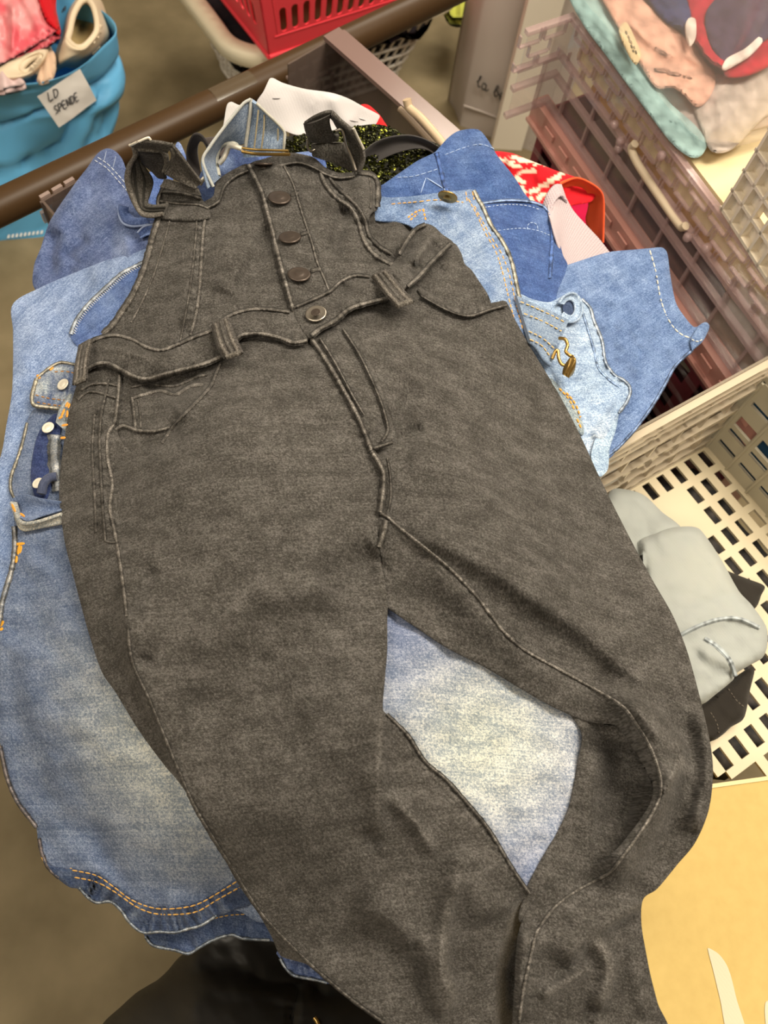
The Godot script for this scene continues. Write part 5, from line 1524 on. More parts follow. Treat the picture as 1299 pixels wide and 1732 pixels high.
# where the line of sight through (x, y) meets an upright or any other plane
func meet(x: float, y: float, o: Vector3, n: Vector3) -> Vector3:
	var d := fwd * FOC + rgt * (x - CXP) - upv * (y - CYP)
	return EYE + d * ((o - EYE).dot(n) / d.dot(n))

func loft(rings: Array, closed := true, col := Color.WHITE) -> Buf:
	var B := Buf.new()
	B.grid(rings, closed, col)
	orient(B)
	return B

func ring_px(flat: Array, h: float, n: int) -> PackedVector3Array:
	var p := smooth2(pv(flat), true, 6.0)
	var w := PackedVector3Array()
	for q in p: w.append(pt(q.x, q.y, h))
	w.append(w[0])
	var e := even3(w, n + 1)
	e.remove_at(n)
	return e

# rounded rectangle in the plane of axes a and b
func round_ring(o: Vector3, a: Vector3, b: Vector3, la: float, lb: float, r: float, per := 6) -> PackedVector3Array:
	var out := PackedVector3Array()
	var cs := [[la - r, lb - r, 0.0], [r, lb - r, PI / 2], [r, r, PI], [la - r, r, PI * 1.5]]
	for c in cs:
		for k in per + 1:
			var t: float = c[2] + PI / 2 * k / per
			out.append(o + a * (c[0] + r * cos(t)) + b * (c[1] + r * sin(t)))
	return out

func resample_ring(p: PackedVector3Array, n: int) -> PackedVector3Array:
	var q := p.duplicate()
	q.append(p[0])
	var e := even3(q, n + 1)
	e.remove_at(n)
	return e

func background():
	rail()
	shoe_bag()
	baskets()
	paper_bag()

func rail():
	var a := pt(-40, 370, 0.72)
	var b := pt(560, 83, 0.72)
	var d := (b - a).normalized()
	a -= d * 0.5
	b += d * 1.35
	var t := thing("clothes_rail", "brown metal clothes rail running behind the heap of denim", "clothes rail", Vector3(a.x, 0, a.z))
	var m := mk("brown_metal", Color(0.055, 0.030, 0.013), 0.40, {"spec": 0.33})
	put("bar", tube(PackedVector3Array([a, a.lerp(b, 0.3), a.lerp(b, 0.6), b]), 0.0215, Color.WHITE, 28).mesh(), m, t)
	for e in [a + d * 0.03, b - d * 0.03]:
		put("upright", tube(PackedVector3Array([e, Vector3(e.x, 0.36, e.z), Vector3(e.x, 0.02, e.z)]), 0.018, Color.WHITE, 20).mesh(), m, t)
		var s := d.cross(Vector3.UP) * 0.22
		put("foot", tube(PackedVector3Array([Vector3(e.x, 0.018, e.z) - s, Vector3(e.x, 0.018, e.z), Vector3(e.x, 0.018, e.z) + s]), 0.017, Color.WHITE, 16).mesh(), m, t)
	# clear tape on the bar, its paler tone painting a thin highlight
	var p0 := pt(346, 166, 0.72)
	var p1 := pt(412, 134, 0.72)
	p0 = a + d * (p0 - a).dot(d)
	p1 = a + d * (p1 - a).dot(d)
	var rows := []
	var side := d.cross(Vector3.UP).normalized()
	for k in 5:
		var c := p0.lerp(p1, k / 4.0)
		var row := PackedVector3Array()
		for j in 9:
			var ang := deg_to_rad(lerpf(48, 112, j / 8.0))
			row.append(c + (side * cos(ang) + Vector3.UP * sin(ang)) * 0.0219)
		rows.append(row)
	var B := Buf.new()
	B.grid(rows)
	fix(B)
	put("tape", B.mesh(), mk("tape", Color(0.085, 0.062, 0.040), 0.16, {"spec": 0.6}), t)

# letters as strokes in a unit box (y downwards)
const GLYPHS := {"L": [[0, 0, 0, 1, .6, 1]], "D": [[0, 0, 0, 1], [0, 0, .5, .15, .6, .55, .35, .95, 0, 1]], "S": [[.6, .1, .3, 0, .05, .2, .3, .5, .55, .75, .3, 1, 0, .9]], "P": [[0, 0, 0, 1], [0, 0, .5, .08, .55, .35, .3, .55, 0, .55]], "E": [[.55, 0, 0, 0, 0, 1, .55, 1], [0, .5, .45, .5]], "N": [[0, 1, 0, 0, .55, 1, .55, 0]],
	"la be": [[0, .62, .25, .4, .42, .02, .3, -.02, .2, .3, .17, .75, .3, 1, .5, .85], [1.12, .5, .9, .38, .7, .6, .72, .92, .9, 1, 1.1, .75, 1.14, .42, 1.1, .8, 1.2, 1, 1.45, .75], [2.1, .7, 2.4, .35, 2.52, 0, 2.38, -.03, 2.26, .3, 2.22, .8, 2.38, 1, 2.6, .8, 2.62, .5, 2.45, .45], [2.62, .62, 2.8, .66, 3.0, .72, 3.2, .55, 3.12, .38, 2.92, .5, 2.88, .85, 3.08, 1, 3.35, .8]]}

func write(text: String, o: Vector3, u: Vector3, v: Vector3, n: Vector3, r: float, col: Color) -> ArrayMesh:
	var B := Buf.new()
	var x := 0.0
	for ch in ([text] if GLYPHS.has(text) else text.split("")):
		if GLYPHS.has(ch):
			for s in GLYPHS[ch]:
				var p := PackedVector3Array()
				for k in range(0, s.size(), 2): p.append(o + u * (x + s[k]) + v * float(s[k + 1]) + n * r * 0.3)
				tube(smooth3(p, 4), r, col, 6, B)
		x += 0.85
	return B.mesh()

func shoe_bag():
	var t := thing("blue_bag", "bright blue carrier bag holding white shoes, with a pinned paper note", "bag", pt(20, 380, 0))
	var h := [[-110, 424, 0, 407, 75, 400, 112, 388, 128, 368, 132, 335, 110, 300, 20, 310, -110, 330], [-110, 338, 0, 330, 90, 312, 140, 292, 166, 262, 182, 228, 160, 190, 60, 190, -110, 200], [-110, 236, 0, 226, 90, 216, 150, 200, 190, 180, 209, 150, 196, 116, 90, 100, -110, 110], [-110, 190, 0, 182, 75, 172, 130, 158, 172, 132, 199, 100, 190, 70, 100, 50, -110, 60], [-110, 152, 0, 147, 51, 142, 84, 137, 120, 124, 150, 104, 174, 80, 196, 58, 195, 40, 178, 22, 140, 0, 60, -20, -110, -10]]
	var ys := [0.0, 0.13, 0.27, 0.335, 0.40]
	var keys := []
	for k in 5:
		var ring := ring_px(h[k], ys[k], 96)
		keys.append(ring)
	var rows := []
	for k in 33:
		var f := k / 32.0 * 4.0
		var i := mini(int(f), 3)
		var g := f - i
		var row := PackedVector3Array()
		for j in 96:
			var p0: Vector3 = keys[maxi(i - 1, 0)][j]
			var p1: Vector3 = keys[i][j]
			var p2: Vector3 = keys[i + 1][j]
			var p3: Vector3 = keys[mini(i + 2, 4)][j]
			var q := p1.lerp(p2, g) * 0.6 + p1.cubic_interpolate(p2, p0, p3, g) * 0.4
			var w := sin(PI * k / 32.0)
			var c := noise.get_noise_3d(j * 2.2, k * 9.0 + j * 1.5, 5.0)
			var e := absf(noise.get_noise_3d(j * 1.5 + k * 2.0, k * 4.0 - j * 1.0, 60.0))
			var out := Vector3(q.x + 1.15, 0, q.z + 1.6).normalized()
			row.append(q + out * w * (c * 0.009 - 0.034 * exp(-e * 20.0) + 0.006))
		rows.append(row)
	var inner := []
	for k in range(32, 14, -1):
		var row := PackedVector3Array()
		for q in rows[k]: row.append(q + (Vector3(-1.02, q.y, -1.5) - q).normalized() * 0.0025)
		inner.append(row)
	var film := mk("blue_film", Color(0.14, 0.47, 0.80), 0.45, {"spec": 0.4, "back": Color(0.08, 0.22, 0.36)})
	var B := Buf.new()
	B.grid(rows + inner, true)
	orient(B)
	put("film", B.mesh(), film, t)
	var base := Buf.new()
	var mid := Vector3.ZERO
	for q in rows[0]: mid += q
	mid /= 96
	var r2 := PackedVector3Array()
	for q in rows[0]: r2.append(mid)
	base.grid([rows[0], r2], true)
	fix(base)
	put("bag_bottom", base.mesh(), film, t)
	var pr := mk("white_print", Color(0.75, 0.76, 0.74), 0.6)
	for k in 4:
		var y := 294.0 + k * 7.0
		put("print_stripe", ribbon([-30, y + 8, .175 - k * .009, 0, y, .178 - k * .009, 10 + k * 2.4, y - 3 + k * .6, .18 - k * .009], [-30, y + 11, .172 - k * .009, 0, y + 3.4, .175 - k * .009, 11 + k * 2.4, y + 1 + k * .6, .177 - k * .009], Color.WHITE, {"n": 6, "thick": 0.001}), pr, t)
	for k in 9:
		var x := 12.0 + k * 7.0
		put("print_mark", ribbon([x, 403 - k * .9, .010, x + 2, 397 - k * .9, .016], [x + 3.5, 402.5 - k * .9, .010, x + 5, 397 - k * .9, .016], Color.WHITE, {"n": 3, "thick": 0.001}), pr, t)
	# the note
	var a := pt(63, 163, 0.398)
	var b := pt(136, 117, 0.420)
	var c := pt(164, 170, 0.366)
	var e := pt(100, 216, 0.345)
	var n := thing("paper_note", "creased grey paper note with handwriting fixed to the blue bag", "note", pt(110, 170, 0.38))
	var rr := []
	var nn := (b - a).cross(e - a).normalized()
	if nn.dot(EYE - a) < 0: nn = -nn
	for k in 9:
		var row := PackedVector3Array()
		for j in 9:
			var p := a.lerp(b, j / 8.0).lerp(e.lerp(c, j / 8.0), k / 8.0)
			row.append(p + nn * (0.004 * noise2.get_noise_2d(j * 9.0, k * 9.0) + 0.003 * sin(j * 0.7)))
		rr.append(row)
	var back := []
	for k in range(8, -1, -1):
		var row := PackedVector3Array()
		for q in rr[k]: row.append(q - nn * 0.0008)
		back.append(row)
	var NB := Buf.new()
	for g in [rr, back]:
		var C := Buf.new()
		C.grid(g)
		var w := nn if g == rr else -nn
		for k in C.v.size():
			if C.n[k].dot(w) < 0: C.n[k] = -C.n[k]
		var s := NB.v.size()
		NB.v.append_array(C.v)
		NB.n.append_array(C.n)
		NB.uv.append_array(C.uv)
		NB.c.append_array(C.c)
		for k in range(0, C.i.size(), 3):
			var f := (C.v[C.i[k + 1]] - C.v[C.i[k]]).cross(C.v[C.i[k + 2]] - C.v[C.i[k]])
			if f.dot(w) > 0: NB.i.append_array([C.i[k] + s, C.i[k + 2] + s, C.i[k + 1] + s])
			else: NB.i.append_array([C.i[k] + s, C.i[k + 1] + s, C.i[k + 2] + s])
	put("sheet", NB.mesh(), mk("note_paper", Color(0.50, 0.475, 0.45), 0.8), n)
	var ink := mk("ink", Color(0.05, 0.05, 0.055), 0.6)
	var u := (b - a).normalized()
	var v := (e - a).normalized()
	var lay := func(x: float, y: float) -> Vector3: return meet(x, y, a, nn) + nn * 0.004
	put("handwriting", write("LD", lay.call(80, 156), (lay.call(92, 150) - lay.call(80, 156)) * 0.9, (lay.call(83, 170) - lay.call(80, 156)), nn, 0.0011, Color.WHITE), ink, n)
	put("handwriting", write("SPENDE", lay.call(90, 180), (lay.call(99, 174.5) - lay.call(90, 180)) * 0.9, (lay.call(94, 192) - lay.call(90, 180)), nn, 0.0011, Color.WHITE), ink, n)
	# shoes in the bag
	shoe("cream sneaker standing heel up in the blue bag", [[104, 60, 112, 20, 130, -12, 152, -18, 172, 2, 184, 40, 188, 62, 172, 88, 150, 108, 128, 116, 106, 114, 94, 124, 90, 100], [108, 60, 116, 22, 132, -6, 150, -10, 166, 6, 178, 38, 180, 58, 166, 82, 146, 98, 128, 104, 112, 104, 102, 108, 100, 92], [112, 58, 120, 24, 134, -2, 148, -6, 162, 8, 170, 36, 170, 56, 158, 74, 142, 88, 126, 90, 112, 84, 108, 78, 106, 72], [118, 54, 124, 26, 136, 4, 148, 0, 158, 12, 164, 36, 163, 54, 154, 68, 140, 80, 128, 80, 120, 74, 116, 70, 115, 64], [122, 60, 126, 34, 136, 16, 146, 12, 154, 20, 158, 38, 157, 54, 150, 66, 140, 75, 130, 76, 124, 72, 121, 70, 120, 66]], [0.33, 0.395, 0.425, 0.43, 0.36])
	shoe("cream sneaker lying flat beside the upright one", [[-20, 130, 10, 104, 40, 84, 70, 72, 86, 78, 88, 96, 74, 118, 54, 138, 10, 142], [-18, 126, 10, 104, 40, 86, 68, 76, 82, 82, 82, 96, 70, 114, 50, 132, 10, 138], [0, 122, 20, 104, 44, 92, 66, 84, 76, 88, 74, 98, 64, 112, 46, 126, 20, 130], [36, 116, 46, 104, 56, 97, 66, 93, 70, 96, 68, 103, 60, 112, 48, 121, 40, 122], [40, 116, 48, 106, 57, 100, 64, 97, 67, 99, 65, 105, 58, 112, 50, 118, 43, 119]], [0.345, 0.395, 0.415, 0.405, 0.37])
	var st := thing("shoe_strap", "beige cloth strip between the two cream sneakers", "cloth", pt(75, 115, .39))
	dcloth("cloth_body", st, [62, 136, 68, 116, 78, 96, 86, 84, 93, 92, 94, 112, 86, 134, 72, 140], func(p: Vector2): return 0.405 + 0.004 * sin(p.x * 0.5), func(_p): return Color(0.60, 0.42, 0.30), {"mat": "plain_cloth", "step": 4.0, "thick": 0.01})
	st = thing("pink_cloth", "pale pink crumpled cloth at the front of the blue bag", "cloth", pt(15, 135, .4))
	dcloth("cloth_body", st, [-30, 130, -10, 118, 4, 118, 14, 130, 26, 128, 38, 134, 42, 142, 20, 150, -30, 156], func(p: Vector2): return 0.415 + 0.008 * sin(p.x * 0.2), func(_p): return Color(0.62, 0.47, 0.46), {"mat": "plain_cloth", "step": 4.0, "thick": 0.02, "roll": 8.0})
	# navy thing and the red bag
	st = thing("navy_cloth", "dark navy cloth showing between the red bag and the upright sneaker", "cloth", pt(108, 8, .4))
	dcloth("cloth_body", st, [88, -20, 128, -20, 122, 6, 112, 18, 100, 26, 92, 20], func(p: Vector2): return 0.37 + 0.01 * sin(p.x * 0.3), func(_p): return Color(0.045, 0.05, 0.08), {"mat": "plain_cloth", "step": 5.0, "thick": 0.03})
	red_bag()

func shoe(label: String, flats: Array, hs: Array):
	var t := thing("sneaker", label, "shoe", pt(flats[2][0], flats[2][1], hs[0]), "cream sneakers in the blue bag")
	var keys := []
	for k in flats.size(): keys.append(ring_px(flats[k], hs[k], 48))
	var rows := []
	var n := keys.size()
	for i in n - 1:
		for g in 6:
			var row := PackedVector3Array()
			for j in 48: row.append(keys[i][j].cubic_interpolate(keys[i + 1][j], keys[maxi(i - 1, 0)][j], keys[mini(i + 2, n - 1)][j], g / 6.0))
			rows.append(row)
	rows.append(keys[n - 1])
	var leather := mk("cream_leather", Color(0.66, 0.55, 0.40), 0.5)
	put("upper", loft(rows).mesh(), leather, t)
	var mid := Vector3.ZERO
	for q in keys[n - 1]: mid += q
	mid /= 48.0
	var flat := PackedVector3Array()
	for q in keys[n - 1]: flat.append(mid)
	var B := Buf.new()
	B.grid([keys[n - 1], flat], true)
	fix(B)
	put("insole", B.mesh(), mk("insole", Color(0.66, 0.52, 0.27), 0.7), t)
	var lip: PackedVector3Array = keys[n - 2].duplicate()
	lip.append(lip[0])
	put("collar", tube(smooth3(lip, 2), 0.006, Color.WHITE, 10).mesh(), leather, t)
	var c: PackedVector3Array = keys[1]
	for k in 4:
		var f := 0.30 + k * 0.16
		var p: Vector3 = c[30].lerp(c[34], f)
		var q: Vector3 = keys[2][28 + k * 2]
		put("lace", tube(smooth3(PackedVector3Array([p, p.lerp(q, 0.5) + Vector3(0, 0.012, 0), q + Vector3(0, 0.004, 0)]), 4), 0.004, Color.WHITE, 8).mesh(), leather, t)

func red_bag():
	var t := thing("red_bag", "crinkled pinkish red plastic bag hanging over the sneakers", "bag", pt(30, 60, .42))
	var crinkle := [fold([20, 0, 22, 40, 18, 90], 0.010, 5, 8), fold([40, -10, 56, 30, 72, 66], 0.006, 8, 10), fold([0, 30, 10, 60, 0, 100], -0.006, 8, 8), fold([60, 0, 66, 30, 90, 52], 0.006, 6, 6)]
	var hf := func(p: Vector2) -> float: return 0.455 - (p.y + 10) * 0.0003 + folds(crinkle, p).x + noise2.get_noise_2d(p.x * 2.5, p.y * 2.5) * 0.004
	put("film", cloth(pv([-40, -30, 58, -30, 64, -4, 72, 22, 82, 42, 99, 51, 82, 66, 63, 79, 28, 99, 0, 112, -40, 122]), hf, func(p: Vector2): return Color(0.66, 0.10, 0.13).lerp(Color(0.74, 0.32, 0.33), clampf(0.5 + 1.6 * noise.get_noise_2d(p.x * 1.6, p.y * 1.1), 0, 1)), {"step": 4.0, "thick": 0.03, "roll": 8.0}), mk("red_film", Color(1, 1, 1), 0.35, {"vc": true, "spec": 0.5}), t)
	put("gusset", cloth(pv([54, -30, 90, -30, 93, 8, 101, 46, 97, 53, 84, 44, 72, 24, 62, -4]), func(p: Vector2): return 0.452 - (p.x - 54) * 0.0004, func(_p): return Color(0.52, 0.004, 0.014), {"step": 4.0, "thick": 0.02, "roll": 5.0}), M.red_film, t)

func baskets():
	var e := Vector3(0.745, 0, -0.668).normalized()
	var f := Vector3(-0.668, 0, -0.745).normalized()
	var o := Vector3(-0.517, 0.30, -1.602)
	var t := thing("laundry_basket", "white lattice laundry basket with a wide cream rim on the floor", "basket", Vector3(o.x, 0, o.z) + e * 0.3 + f * 0.2)
	var cream := mk("cream_plastic", Color(0.74, 0.67, 0.50), 0.42)
	var whitep := mk("white_plastic", Color(0.70, 0.65, 0.58), 0.45)
	var R := resample_ring(round_ring(o, e, f, 0.64, 0.46, 0.10, 8), 120)
	var rim := Buf.new()
	var rows := []
	var cen := o + e * 0.32 + f * 0.23
	for k in 121:
		var p := R[k % 120]
		var q := (p - cen)
		q.y = 0
		q = q.normalized()
		var row := PackedVector3Array()
		for c in [[0.0, -0.034], [0.006, -0.03], [0.010, -0.008], [0.004, 0.004], [-0.012, 0.008], [-0.030, 0.004], [-0.038, -0.004], [-0.036, -0.012], [-0.02, -0.006], [-0.004, -0.012]]:
			row.append(p + q * c[0] + Vector3(0, c[1], 0))
		rows.append(row)
	rim.grid(rows, true)
	orient(rim)
	put("rim", rim.mesh(), cream, t)
	var Bt := resample_ring(round_ring(Vector3(o.x, 0.012, o.z) + e * 0.12 + f * 0.13, e, f, 0.44, 0.30, 0.07, 8), 120)
	var lat := Buf.new()
	for j in range(0, 120, 2):
		var top := R[j] + (cen - R[j]).normalized() * 0.022
		tube(PackedVector3Array([Bt[j], Bt[j].lerp(top, 0.5), Vector3(top.x, 0.29, top.z)]), 0.0042, Color.WHITE, 5, lat)
	for k in 8:
		var g := k / 7.5
		var ring := PackedVector3Array()
		for j in 121:
			var top := R[j % 120] + (cen - R[j % 120]).normalized() * 0.022
			ring.append(Bt[j % 120].lerp(Vector3(top.x, 0.29, top.z), g))
		tube(ring, 0.0046 if k > 0 else 0.009, Color.WHITE, 5, lat)
	var lm := put("lattice", lat.mesh(), whitep, t)
	lm.set_meta("kind", "stuff")
	var fb := Buf.new()
	var flat := PackedVector3Array()
	for q in Bt: flat.append(Vector3(cen.x, 0.012, cen.z))
	fb.grid([Bt, flat], true)
	fix(fb)
	put("basket_floor", fb.mesh(), whitep, t)
	# dark clothes inside
	var dk := thing("dark_clothes", "dark navy and maroon clothes filling the white lattice basket", "clothes", cen)
	var rr := []
	for k in 7:
		var g: float = [0.0, 0.25, 0.5, 0.75, 0.9, 0.97, 1.0][k]
		var row := PackedVector3Array()
		for j in 60:
			var p := Bt[j * 2].lerp(R[j * 2], g)
			var inn := 0.9 if k < 5 else 0.6 if k == 5 else 0.0
			var m := Vector3(cen.x, p.y, cen.z)
			row.append(m + (p - m) * inn + Vector3(0, (-0.06 if k >= 4 else 0.0) + 0.03 * noise.get_noise_2d(j * 20.0, k * 40.0), 0))
		rr.append(row)
	put("cloth_body", loft(rr).mesh(), mk("dark_cloth", Color(1, 1, 1), 0.9, {"tex": blotch(Color(0.006, 0.007, 0.012), Color(0.03, 0.012, 0.016), 0.02, 8), "tri": 3.0}), dk)
	var ye := thing("yellow_cloth", "bright yellow-green cloth showing through the white lattice near the paper bag", "cloth", pt(770, 20, 0.2))
	put("cloth_body", cloth(pv([752, 8, 770, -6, 800, -14, 800, 24, 782, 34, 762, 30]), func(p: Vector2): return 0.16 + 0.01 * sin(p.x * .3), func(_p): return Color(0.62, 0.66, 0.12), {"step": 5.0, "thick": 0.04, "roll": 6.0}), M.plain_cloth, ye)
	# red basket on its rim
	var rb := thing("red_basket", "bright red plastic basket with a row of upright slots resting on the cream rim", "basket", pt(560, 60, 0.31))
	var red := mk("red_plastic", Color(0.88, 0.058, 0.085), 0.42, {"spec": 0.45})
	var p0 := pt(455, 96, 0.312)
	var p1 := pt(692, 21, 0.312)
	var u := (p1 - p0).normalized()
	var back := u.cross(Vector3.UP)
	if back.z > 0: back = -back
	var L := 0.46
	var D := 0.34
	var H := 0.24
	var fl := 0.05
	var up := (Vector3(0, H, 0) - back * fl).normalized() * sqrt(H * H + fl * fl)
	# front wall with slots, column by column
	var W := Buf.new()
	var toppt := func(x: float, y: float) -> Vector3:    # x along, y up, leaning outwards
		return p0 + u * (x + (x / L - 0.5) * 0.10 * y / H) + Vector3(0, y, 0) - back * (fl * y / H)
	slotted(W, toppt, L, H, 0.044, 0.0265, 0.0078, 0.056, 0.118, back * 0.004)
	put("front_wall", W.mesh(), red, rb)
	var side_l := func(x: float, y: float) -> Vector3: return p0 + back * (x + (x / D - 0.5) * 0.10 * y / H) + Vector3(0, y, 0) - u * (0.05 * y / H)
	var side_r := func(x: float, y: float) -> Vector3: return p0 + u * L + back * (x + (x / D - 0.5) * 0.10 * y / H) + Vector3(0, y, 0) + u * (0.05 * y / H)
	var rear := func(x: float, y: float) -> Vector3: return p0 + back * D + u * (x + (x / L - 0.5) * 0.10 * y / H) + Vector3(0, y, 0) + back * (fl * y / H)
	var k := 0
	for w in [[side_l, D, u * 0.004], [side_r, D, -u * 0.004], [rear, L, -back * 0.004]]:
		var S := Buf.new()
		slotted(S, w[0], w[1], H, 0.044, 0.0265, 0.0078, 0.056, 0.118, w[2])
		put("side_wall", S.mesh(), red, rb)
	var inside := thing("brown_clothes", "dark brown clothes heaped inside the red basket", "clothes", p0 + u * L * 0.5 + back * D * 0.5 + Vector3(0, 0.01, 0))
	var rr2 := []
	for q in 5:
		var hy: float = [0.008, 0.10, 0.15, 0.165, 0.165][q]
		var sc: float = [0.90, 0.92, 0.86, 0.5, 0.0][q]
		var mm2 := p0 + u * L * 0.5 + back * D * 0.5 + Vector3(0, hy, 0)
		var row2 := PackedVector3Array()
		for w in resample_ring(round_ring(p0 + Vector3(0, hy, 0), u, back, L, D, 0.03), 50): row2.append(mm2 + (w - mm2) * sc + Vector3(0, 0.012 * noise.get_noise_2d(w.x * 800, w.z * 800 + q * 40) if q > 0 else 0.0, 0))
		rr2.append(row2)
	put("cloth_body", loft(rr2).mesh(), mk("brown_cloth", Color(0.13, 0.075, 0.03), 0.9), inside)
	var bot := Buf.new()
	bot.box(p0, u * L, Vector3(0, 0.005, 0), back * D)
	put("bottom_plate", bot.mesh(), red, rb)
	put("foot_rim", tube(PackedVector3Array([p0, p0 + u * L * 0.5, p0 + u * L, p0 + u * L + back * D, p0 + back * D, p0]), 0.006, Color.WHITE, 10).mesh(), red, rb)
	var gr := tube(PackedVector3Array([toppt.call(0.02, 0.05) - back * 0.0005, toppt.call(L * .5, 0.05) - back * 0.0005, toppt.call(L - 0.02, 0.05) - back * 0.0005]), 0.0018, Color.WHITE, 6)
	tube(PackedVector3Array([toppt.call(0.028, 0.045), toppt.call(0.025, 0.14), toppt.call(0.024, 0.23)]), 0.0015, Color.WHITE, 6, gr)
	put("moulding", gr.mesh(), red, rb)

# a wall with round-ended upright slots between y0 and y1
func slotted(B: Buf, f: Callable, L: float, H: float, first: float, pitch: float, half: float, y0: float, y1: float, thick: Vector3):
	var xs := []
	var x := first
	while x + half < L - first * 0.6:
		xs.append(x)
		x += pitch
	var polys := []
	polys.append([[0, 0], [L, 0], [L, y0], [0, y0]])
	polys.append([[0, y1], [L, y1], [L, H], [0, H]])
	var prev := 0.0
	for c in xs:
		polys.append([[prev, y0], [c - half, y0], [c - half, y1], [prev, y1]])
		var lowp := [[c - half, y0]]
		var hip := [[c + half, y1]]
		for k in 9:
			var a := PI * k / 8.0
			lowp.append([c - half * cos(a), y0 + half * 1.2 * (1.0 - sin(a)) ])
			hip.append([c + half * cos(a), y1 - half * 1.2 * (1.0 - sin(a))])
		lowp.append([c + half, y0])
		hip.append([c - half, y1])
		polys.append(lowp)
		polys.append(hip)
		prev = c + half
	polys.append([[prev, y0], [L, y0], [L, y1], [prev, y1]])
	for poly in polys:
		var p2 := PackedVector2Array()
		for q in poly:
			var w := Vector2(q[0], q[1])
			if p2.is_empty() or p2[-1].distance_to(w) > 1e-6: p2.append(w)
		if p2.size() > 2 and p2[0].distance_to(p2[-1]) < 1e-6: p2.remove_at(p2.size() - 1)
		var ti := Geometry2D.triangulate_polygon(p2)
		var q3 := []
		for q in p2: q3.append(f.call(q.x, q.y))
		for t in range(0, ti.size(), 3):
			for s in 2:
				var off := thick * float(s)
				var a: Vector3 = q3[ti[t]] + off
				var b: Vector3 = q3[ti[t + 1]] + off
				var c: Vector3 = q3[ti[t + 2]] + off
				var want := -thick if s == 0 else thick
				var nn := (b - a).cross(c - a).normalized()
				if nn.dot(want) < 0: nn = -nn
				var i0 := B.add(a, nn)
				B.add(b, nn)
				B.add(c, nn)
				face(B, i0, i0 + 1, i0 + 2)
		for k in q3.size():
			var a: Vector3 = q3[k]
			var b: Vector3 = q3[(k + 1) % q3.size()]
			B.quad(a, b, b + thick, a + thick)

func paper_bag():
	var p0 := pt(779, 213, 0.0)
	var u := (pt(846, 236, 0.0) - p0).normalized()
	var bk := (pt(766, 186, 0.0) - p0)
	var t := thing("paper_bag", "tall pale grey paper bag with black script lettering", "bag", p0)
	var m := mk("bag_paper", Color(0.50, 0.445, 0.40), 0.6)
	var W := 0.26
	var D := 0.11
	bk = bk.normalized() * D
	var H := 0.5
	var rows := []
	for k in 13:
		var y := H * k / 12.0
		var row := PackedVector3Array()
		for s in [[Vector3.ZERO, u * W], [u * W, bk], [u * W + bk, -u * W], [bk, -bk]]:
			for j in 8:
				var q: Vector3 = p0 + s[0] + s[1] * (j / 8.0)
				var w := noise.get_noise_3d(q.x * 260, y * 300, q.z * 260) * 0.010 * sin(PI * j / 8.0)
				var out: Vector3 = Vector3.UP.cross(s[1]).normalized()
				row.append(q + Vector3(0, y, 0) - out * (w + (0.006 * sin(PI * j / 8.0) * sin(PI * k / 12.0))))
		rows.append(row)
	put("paper_wall", loft(rows).mesh(), m, t)
	var n := u.cross(Vector3.UP).normalized()
	if n.dot(EYE - p0) < 0: n = -n
	var lay := func(x: float, y: float) -> Vector3: return meet(x, y, p0, n) + n * 0.012
	var o: Vector3 = lay.call(811, 122)
	put("lettering", write("la be", o, (lay.call(856, 148) - o) / 3.3, lay.call(808, 140) - o, n, 0.0016, Color.WHITE), M.dark_mark, t)
	put("bottom_crease", tube(PackedVector3Array([lay.call(786, 176) - n * .006, lay.call(815, 186) - n * .006, lay.call(850, 200) - n * .006]), 0.003, Color.WHITE, 6).mesh(), m, t)
	# white board standing behind the crate
	var q := pt(868, 106, 0.25)
	q.y = 0.0
	var ps := thing("white_post", "upright cream-white wooden post behind the clear crate", "post", q)
	var B := Buf.new()
	var side := Vector3(0.98, 0, -0.2).normalized()
	B.box(q, side * 0.082, Vector3(0, 1.3, 0), Vector3(-0.2, 0, -0.98).normalized() * 0.03)
	put("post_body", B.mesh(), mk("white_paint", Color(0.86, 0.80, 0.68), 0.5), ps)

func clear(n: String, col: Color, alpha: float, rough := 0.08) -> StandardMaterial3D:
	return mk(n, col, rough, {"alpha": alpha, "spec": 0.5})

